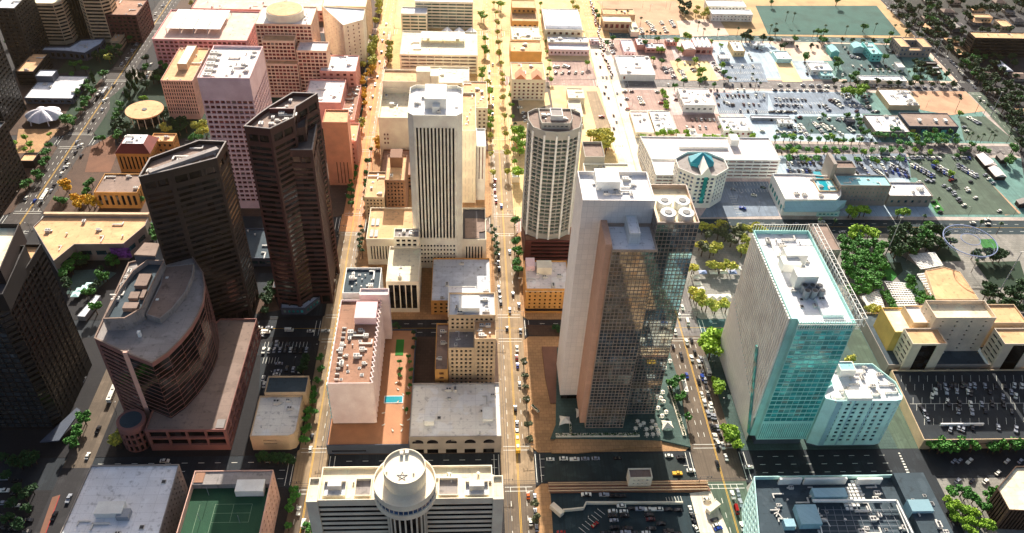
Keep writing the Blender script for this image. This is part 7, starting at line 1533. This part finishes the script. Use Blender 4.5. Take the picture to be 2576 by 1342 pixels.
for t in range(8): a, b = t*math.pi/4, (t+1)*math.pi/4; ub.poly([(1.3*math.cos(a),1.3*math.sin(a),2.2),(1.3*math.cos(b),1.3*math.sin(b),2.2),(0,0,2.8)])
ub.cyl(0,0,.04,.7,2.3,6); um_ = ub.build('parasol', MATS['tent'], link=False)
for a, b in ((945,510),(990,525),(1055,510),(1080,540),(930,565),(1010,570),(1050,560),(1015,610),(1060,610),(1100,605),(1140,360),(1160,440),(1130,470),(1100,410),(1135,290),(1120,335),(1190,55),(1150,105),(1095,575),(965,540)):
    q_ = P('22',a,b,1.2); rt = empty('cafe_table', (q_.x,q_.y,1.2), None, 'table', 'cafe tables on the slab tower plaza'); inst(tm_,'table_top',rt); inst(um_,'parasol',rt); LAB.append((rt,'white cafe table with parasol on the slab tower plaza'))
for a, b in ((1070,250),(1110,290),(1070,345),(1135,430),(1150,480),(1100,520),(1110,390),(960,430),(960,520),(1030,560),(1100,560),(1150,240),(1060,200)):
    q_ = P('21',a,b,8); rt = empty('sun_lounger', (q_.x,q_.y,7.12), None, 'lounger', 'loungers on the orange pool deck', random.uniform(0,3)); m = MB(); m.box(-.9,-.35,.3,.5,.35,.38); m.poly([(.5,-.35,.36),(1.1,-.35,.75),(1.1,.35,.75),(.5,.35,.36)]); m.build('mattress', MATS['tent'], rt); m = MB(); m.box(-.8,-.3,0,-.7,.3,.3); m.box(.4,-.3,0,.5,.3,.3); m.build('legs', MATS['dark_steel'], rt); LAB.append((rt,'pale lounger on the orange pool deck'))
# ---------------------------------------------------------------- labels: tell repeats apart by their order in the photo
ON = 'first second third fourth fifth sixth seventh eighth ninth tenth eleventh twelfth thirteenth fourteenth fifteenth sixteenth seventeenth eighteenth nineteenth'.split()
TE = {2:'twent',3:'thirt',4:'fort',5:'fift',6:'sixt',7:'sevent',8:'eight',9:'ninet'}
def ordn(n):
    if n < 20: return ON[n-1]
    h = 'hundred and ' if n > 100 else ''
    if n == 100: return 'hundredth'
    if n > 100: return 'one hundred and '+ordn(n-100)
    return TE[n//10]+'ieth' if n % 10 == 0 else TE[n//10]+'y '+ON[n % 10-1]
trees('01','leaf_yellow',3.2,'along the glowing middle avenue kerb','kerb trees',line((1740,620),(1790,1300),6)+line((1800,20),(1860,560),8)+line((1860,600),(1900,1300),6))
trees('02','leaf_lime',2.6,'along the middle avenue by the cream halls','kerb trees',line((-10,640),(20,1300),9)+line((215,30),(300,600),9))
trees('02','leaf_green',3.2,'on the rosy blocks right of the wide avenue','block trees',[(640,90),(655,130),(720,330),(760,300),(1100,300),(1000,330),(1130,460),(1250,460),(1300,610),(1420,620),(1460,600),(1530,640),(1230,650),(1600,560),(1640,590)])
trees('03','leaf_dark',3.2,'along the street above the blue lots','street row trees',line((500,620),(1400,640),12)+line((560,300),(960,320),6)+[(100,350),(130,340),(330,340),(60,240),(20,300)])
trees('03','leaf_green',3.,'between the rows of the market lots','lot row trees',line((680,870),(720,1000),5)+[(1200,1010),(1260,1000),(1380,1000),(760,990),(800,1010),(600,880),(420,870),(1160,1100),(1500,1120),(1540,1100),(1460,1140),(1420,1180)])
trees('20','leaf_dark',3.2,'on the unlit corner at the lower left','corner trees',[(180,760),(220,800),(150,820),(260,780),(100,800),(120,1000),(180,1060),(90,1120),(200,1160),(60,1240),(150,1280),(240,1010),(40,900),(20,760)])
trees('00','leaf_green',3.4,'on the green strip by the lobed hotel','strip trees',[(170,160),(200,170),(150,190),(220,190),(60,320),(100,300),(140,250),(600,470),(560,500),(540,560),(640,520),(980,220),(1010,250),(940,280),(880,330),(900,360),(830,380),(780,400),(660,620),(620,650),(590,700),(1250,520),(1210,480),(1190,600),(1100,520)])
trees('10','leaf_dark',3.2,'in the dark court left of the curved building','dark court trees',[(600,640),(640,630),(500,780),(520,810),(840,590),(820,640),(870,600),(700,830),(730,790),(760,700)])
trees('11','leaf_dark',3.4,'on the dark plaza under the towers','plaza trees',[(120,800),(150,830),(90,850),(60,900),(80,930),(110,880),(230,770),(60,990),(260,700),(300,660)])
lot('20',[((30,930),(30,1300),5),((130,950),(100,1320),5),((230,1150),(200,1330),3)],[d,s,d,w],0,'parked in the black lot at the lower left','cars in the black lot',z=.2)
lot('13',[((1140,30),(1300,260),7),((1640,-20),(1700,40),3),((1330,60),(1400,110),3)],[s,w,d],R(25),'parked on the green lot above the park','cars on the green lot')
lot('03',[((640,520),(1000,540),9),((640,500),(950,500),6)],[s,w,d],UPW,'parked on the walled teal lot','cars on the teal lot')
stream('00',(1240,20),(960,460),9,[w,s,d],UPW,'on the far left avenue near the top','cars on the far left avenue',14)
stream('00',(900,620),(450,1320),9,[w,s,d],UPW,'on the far left avenue','cars on the far left avenue',40)
stream('22',(1420,10),(1560,700),10,[w,s,d,w],-UPW,'queued on the wide avenue by the teal tower','cars queued on the wide avenue',4)
lot('03',[((60,750),(420,760),14),((60,800),(420,800),12),((560,720),(760,725),8),((620,800),(800,810),7),((20,905),(230,910),9),((460,900),(640,905),8),((640,940),(720,980),5),((480,960),(560,1020),5),((100,960),(230,965),6)],[s,w,d,w],UPW,'parked on the blue lots','cars on the blue lots',fill=.7)
lot('03',[((150,1230),(560,1240),16),((150,1290),(560,1300),16),((150,1250),(180,1330),5),((700,1240),(760,1320),8),((860,1250),(900,1320),7),((1000,1200),(1060,1210),3),((1440,1190),(1520,1195),4),((940,1300),(1060,1335),6)],[s,w,d,'blue'],UPW,'parked in the upper rows of the packed lot','cars in the packed lot',fill=.8)
lot('02',[((1560,720),(1900,725),12),((1560,790),(1900,790),10),((1660,500),(1860,505),6),((1640,590),(1860,595),6),((1200,480),(1480,490),9),((1130,560),(1180,640),4),((1290,900),(1560,905),9),((1270,960),(1560,965),7),((700,420),(760,560),6),((1780,340),(1880,380),4)],[s,w,d,w,'maroon'],UPW,'parked on the striped lots','cars on the striped lots',fill=.6)
lot('03',[((280,480),(300,600),4),((20,400),(50,440),3),((220,350),(420,350),5),((880,420),(1040,430),6),((1100,900),(1120,940),2),((1190,700),(1450,720),6)],[s,w,d],UPW,'parked between the teal cottages and sandy lots','cars on the sandy lots',fill=.6)
rnd = random.Random(77)
for i, (k, a, b, w_, d_, mt, rf, lb) in enumerate((('02',620,300,10,9,'pink_wall','roof_white','small white roofed kiosk at the avenue side of the packed lane'),('02',1000,640 if 0 else 490,8,9,'pale_panel','roof_grey','grey roofed hut beside the square warehouse'),('02',1200,310,12,8,'rose_wall','roof_pinkish','small rosy shop with pale roof near the brick workshop'),
     ('02',1600,430,11,9,'pale_panel','roof_pinkish','small pale shop above the tennis striped lot'),('02',1850,330,12,10,'pale_panel','roof_white','white cottage beside the dark trees right of the clinic'),('03',150,300,12,8,'grey_wall','roof_grey','grey garage on the street by the teal field'),
     ('03',440,520 if 0 else 560,12,8,'pale_teal','roof_teal','teal roofed store on the lot behind the bank'),('03',1180,330,10,8,'grey_wall','roof_tan','tan roofed hut beside the courtyard building'),('03',620,905,8,7,'slate_wall','roof_grey','slate hut on the market lot'),
     ('03',880,1120,9,6,'pale_panel','roof_white','white pavilion in the planted mall'),('03',1500,1110,8,6,'grey_wall','roof_grey','grey pavilion at the right end of the planted mall'),('03',130,920,14,7,'pale_panel','roof_white','white shed under the long carport'))):
    q_ = P(k,a,b,4); bld('small_shop', lb, 'building', rc(q_.x-w_/2,q_.y-d_/2,q_.x+w_/2,q_.y+d_/2), 4.5, mt, rf, punch(3.4,3,'glass_dark',mb=.8,mt=.8), junk=3, seed=300+i, par=.4)
for k, a, b in (('22',565,1262),('22',830,1252),('22',1115,1258),('22',1365,1262),('02',985,60),('02',1040,90),('02',1160,70),('02',1190,75),('02',1400,220),('02',1440,260),('03',570,860),('03',1190,820),('03',60,840),('03',420,760),('03',700,980),('03',300,960),('13',1510,290),('13',1590,380),('13',1500,420),('13',1640,370),('13',1850,290),('03',1140,1300),('03',1400,1300),('03',820,1180),('12',1700,180),('12',1860,260),('03',340,600),('02',1500,600),('02',1720,560),('02',1840,740),('23',1500,380),('23',1700,420),('23',1350,560),('20',560,380),('20',880,440),('20',880,700),('21',120,180),('21',300,100)):
    q_ = P(k,a,b,.2)
    if k == '23': continue
    street_lamp(q_.x, q_.y, random.uniform(0,6), 'standing in the car parks')
for (a, b) in ((1150,20),(1160,60),(1170,120),(1165,180),(1160,240),(1150,300),(1140,420),(1085,60),(1090,110),(1085,160)):
    q_ = P('21',a,b,8); TREES.append((q_.x, q_.y, 1.7, 'leaf_green', 'in pots on the orange pool deck', 'pool deck trees', 7.1))
for (a, b) in ((1060,1120),(1080,1140),(1190,1180),(1195,1230),(1190,1290),(1040,1130)):
    q_ = P('11',a,b,8); TREES.append((q_.x, q_.y, 1.8, 'leaf_dark', 'in pots on the orange pool deck', 'pool deck trees', 7.1))
lot('23',[((1230,330),(1800,335),8),((1300,285),(1900,290),9),((1240,420),(1900,425),9),((1400,480),(1900,485),6),((1300,600),(1900,600),7)],[s,d,w,d,s],R(70),'parked on the dark roof parking deck','cars on the parking deck',z=7.72,fill=.7)
lot('22',[((560,1055),(830,1058),5),((900,1160),(1250,1165),6),((700,1340),(1250,1342),8)],[d,s,w,d],R(180),'parked in the sunken bottom car park','cars in the sunken car park',z=.28)
lot('21',[((60,-40),(380,-40),9),((60,170),(70,280),3),((230,100),(330,110),3)],[s,d,w],UPW,'parked in the shaded car park left of the pink hotel','cars in the shaded car park',z=.26)
trees('00','leaf_yellow',3.4,'on the rosy plaza behind the large garage','garage plaza trees',[(1600,30),(1640,40),(1580,50),(1900,120),(1890,160),(1910,200),(1850,100),(1500,20),(1440,20)])
plant_trees(); park_cars()
for o in [o for o in C.objects if o.get('group') == 'bungalows in the right neighbourhood']: LAB.append((o, o['label']))
by = {}
for o, b in LAB: by.setdefault(b, []).append(o)
for b, os_ in by.items():
    if len(os_) == 1: os_[0]['label'] = b; continue
    pj = [(PJ(o.location), o) for o in os_]; us = [p[0][0] for p in pj]; vs = [p[0][1] for p in pj]
    hor = (max(us)-min(us)) > (max(vs)-min(vs)); pj.sort(key=lambda t: t[0][0] if hor else t[0][1])
    for i, (p, o) in enumerate(pj):
        t_ = '%s, %s from %s' % (b, ordn(i+1), 'left' if hor else 'top')
        if len(t_.split()) > 16: t_ = t_.replace(' in the ', ' in ').replace(' on the ', ' on ').replace(' by the ', ' by ')
        o['label'] = t_
# ---------------------------------------------------------------- air
m = MB(); m.box(-2490,-590,-1.5,2490,3990,402); hz_ = setp(m.build('haze', MATS['unit']), 'thin warm haze added over the whole city for glow', 'haze', None, 'stuff')  # added volume whose warm scatter supplies the glow towards the sun
hz_.data.materials.clear(); hm = bpy.data.materials.new('haze'); hm.use_nodes = True; n = hm.node_tree; n.nodes.clear()
o_ = n.nodes.new('ShaderNodeOutputMaterial'); v = n.nodes.new('ShaderNodeVolumePrincipled'); n.links.new(v.outputs[0], o_.inputs['Volume'])
v.inputs['Density'].default_value = .000018; v.inputs['Anisotropy'].default_value = .8; v.inputs['Color'].default_value = (1,.78,.5,1)
hz_.data.materials.append(hm)
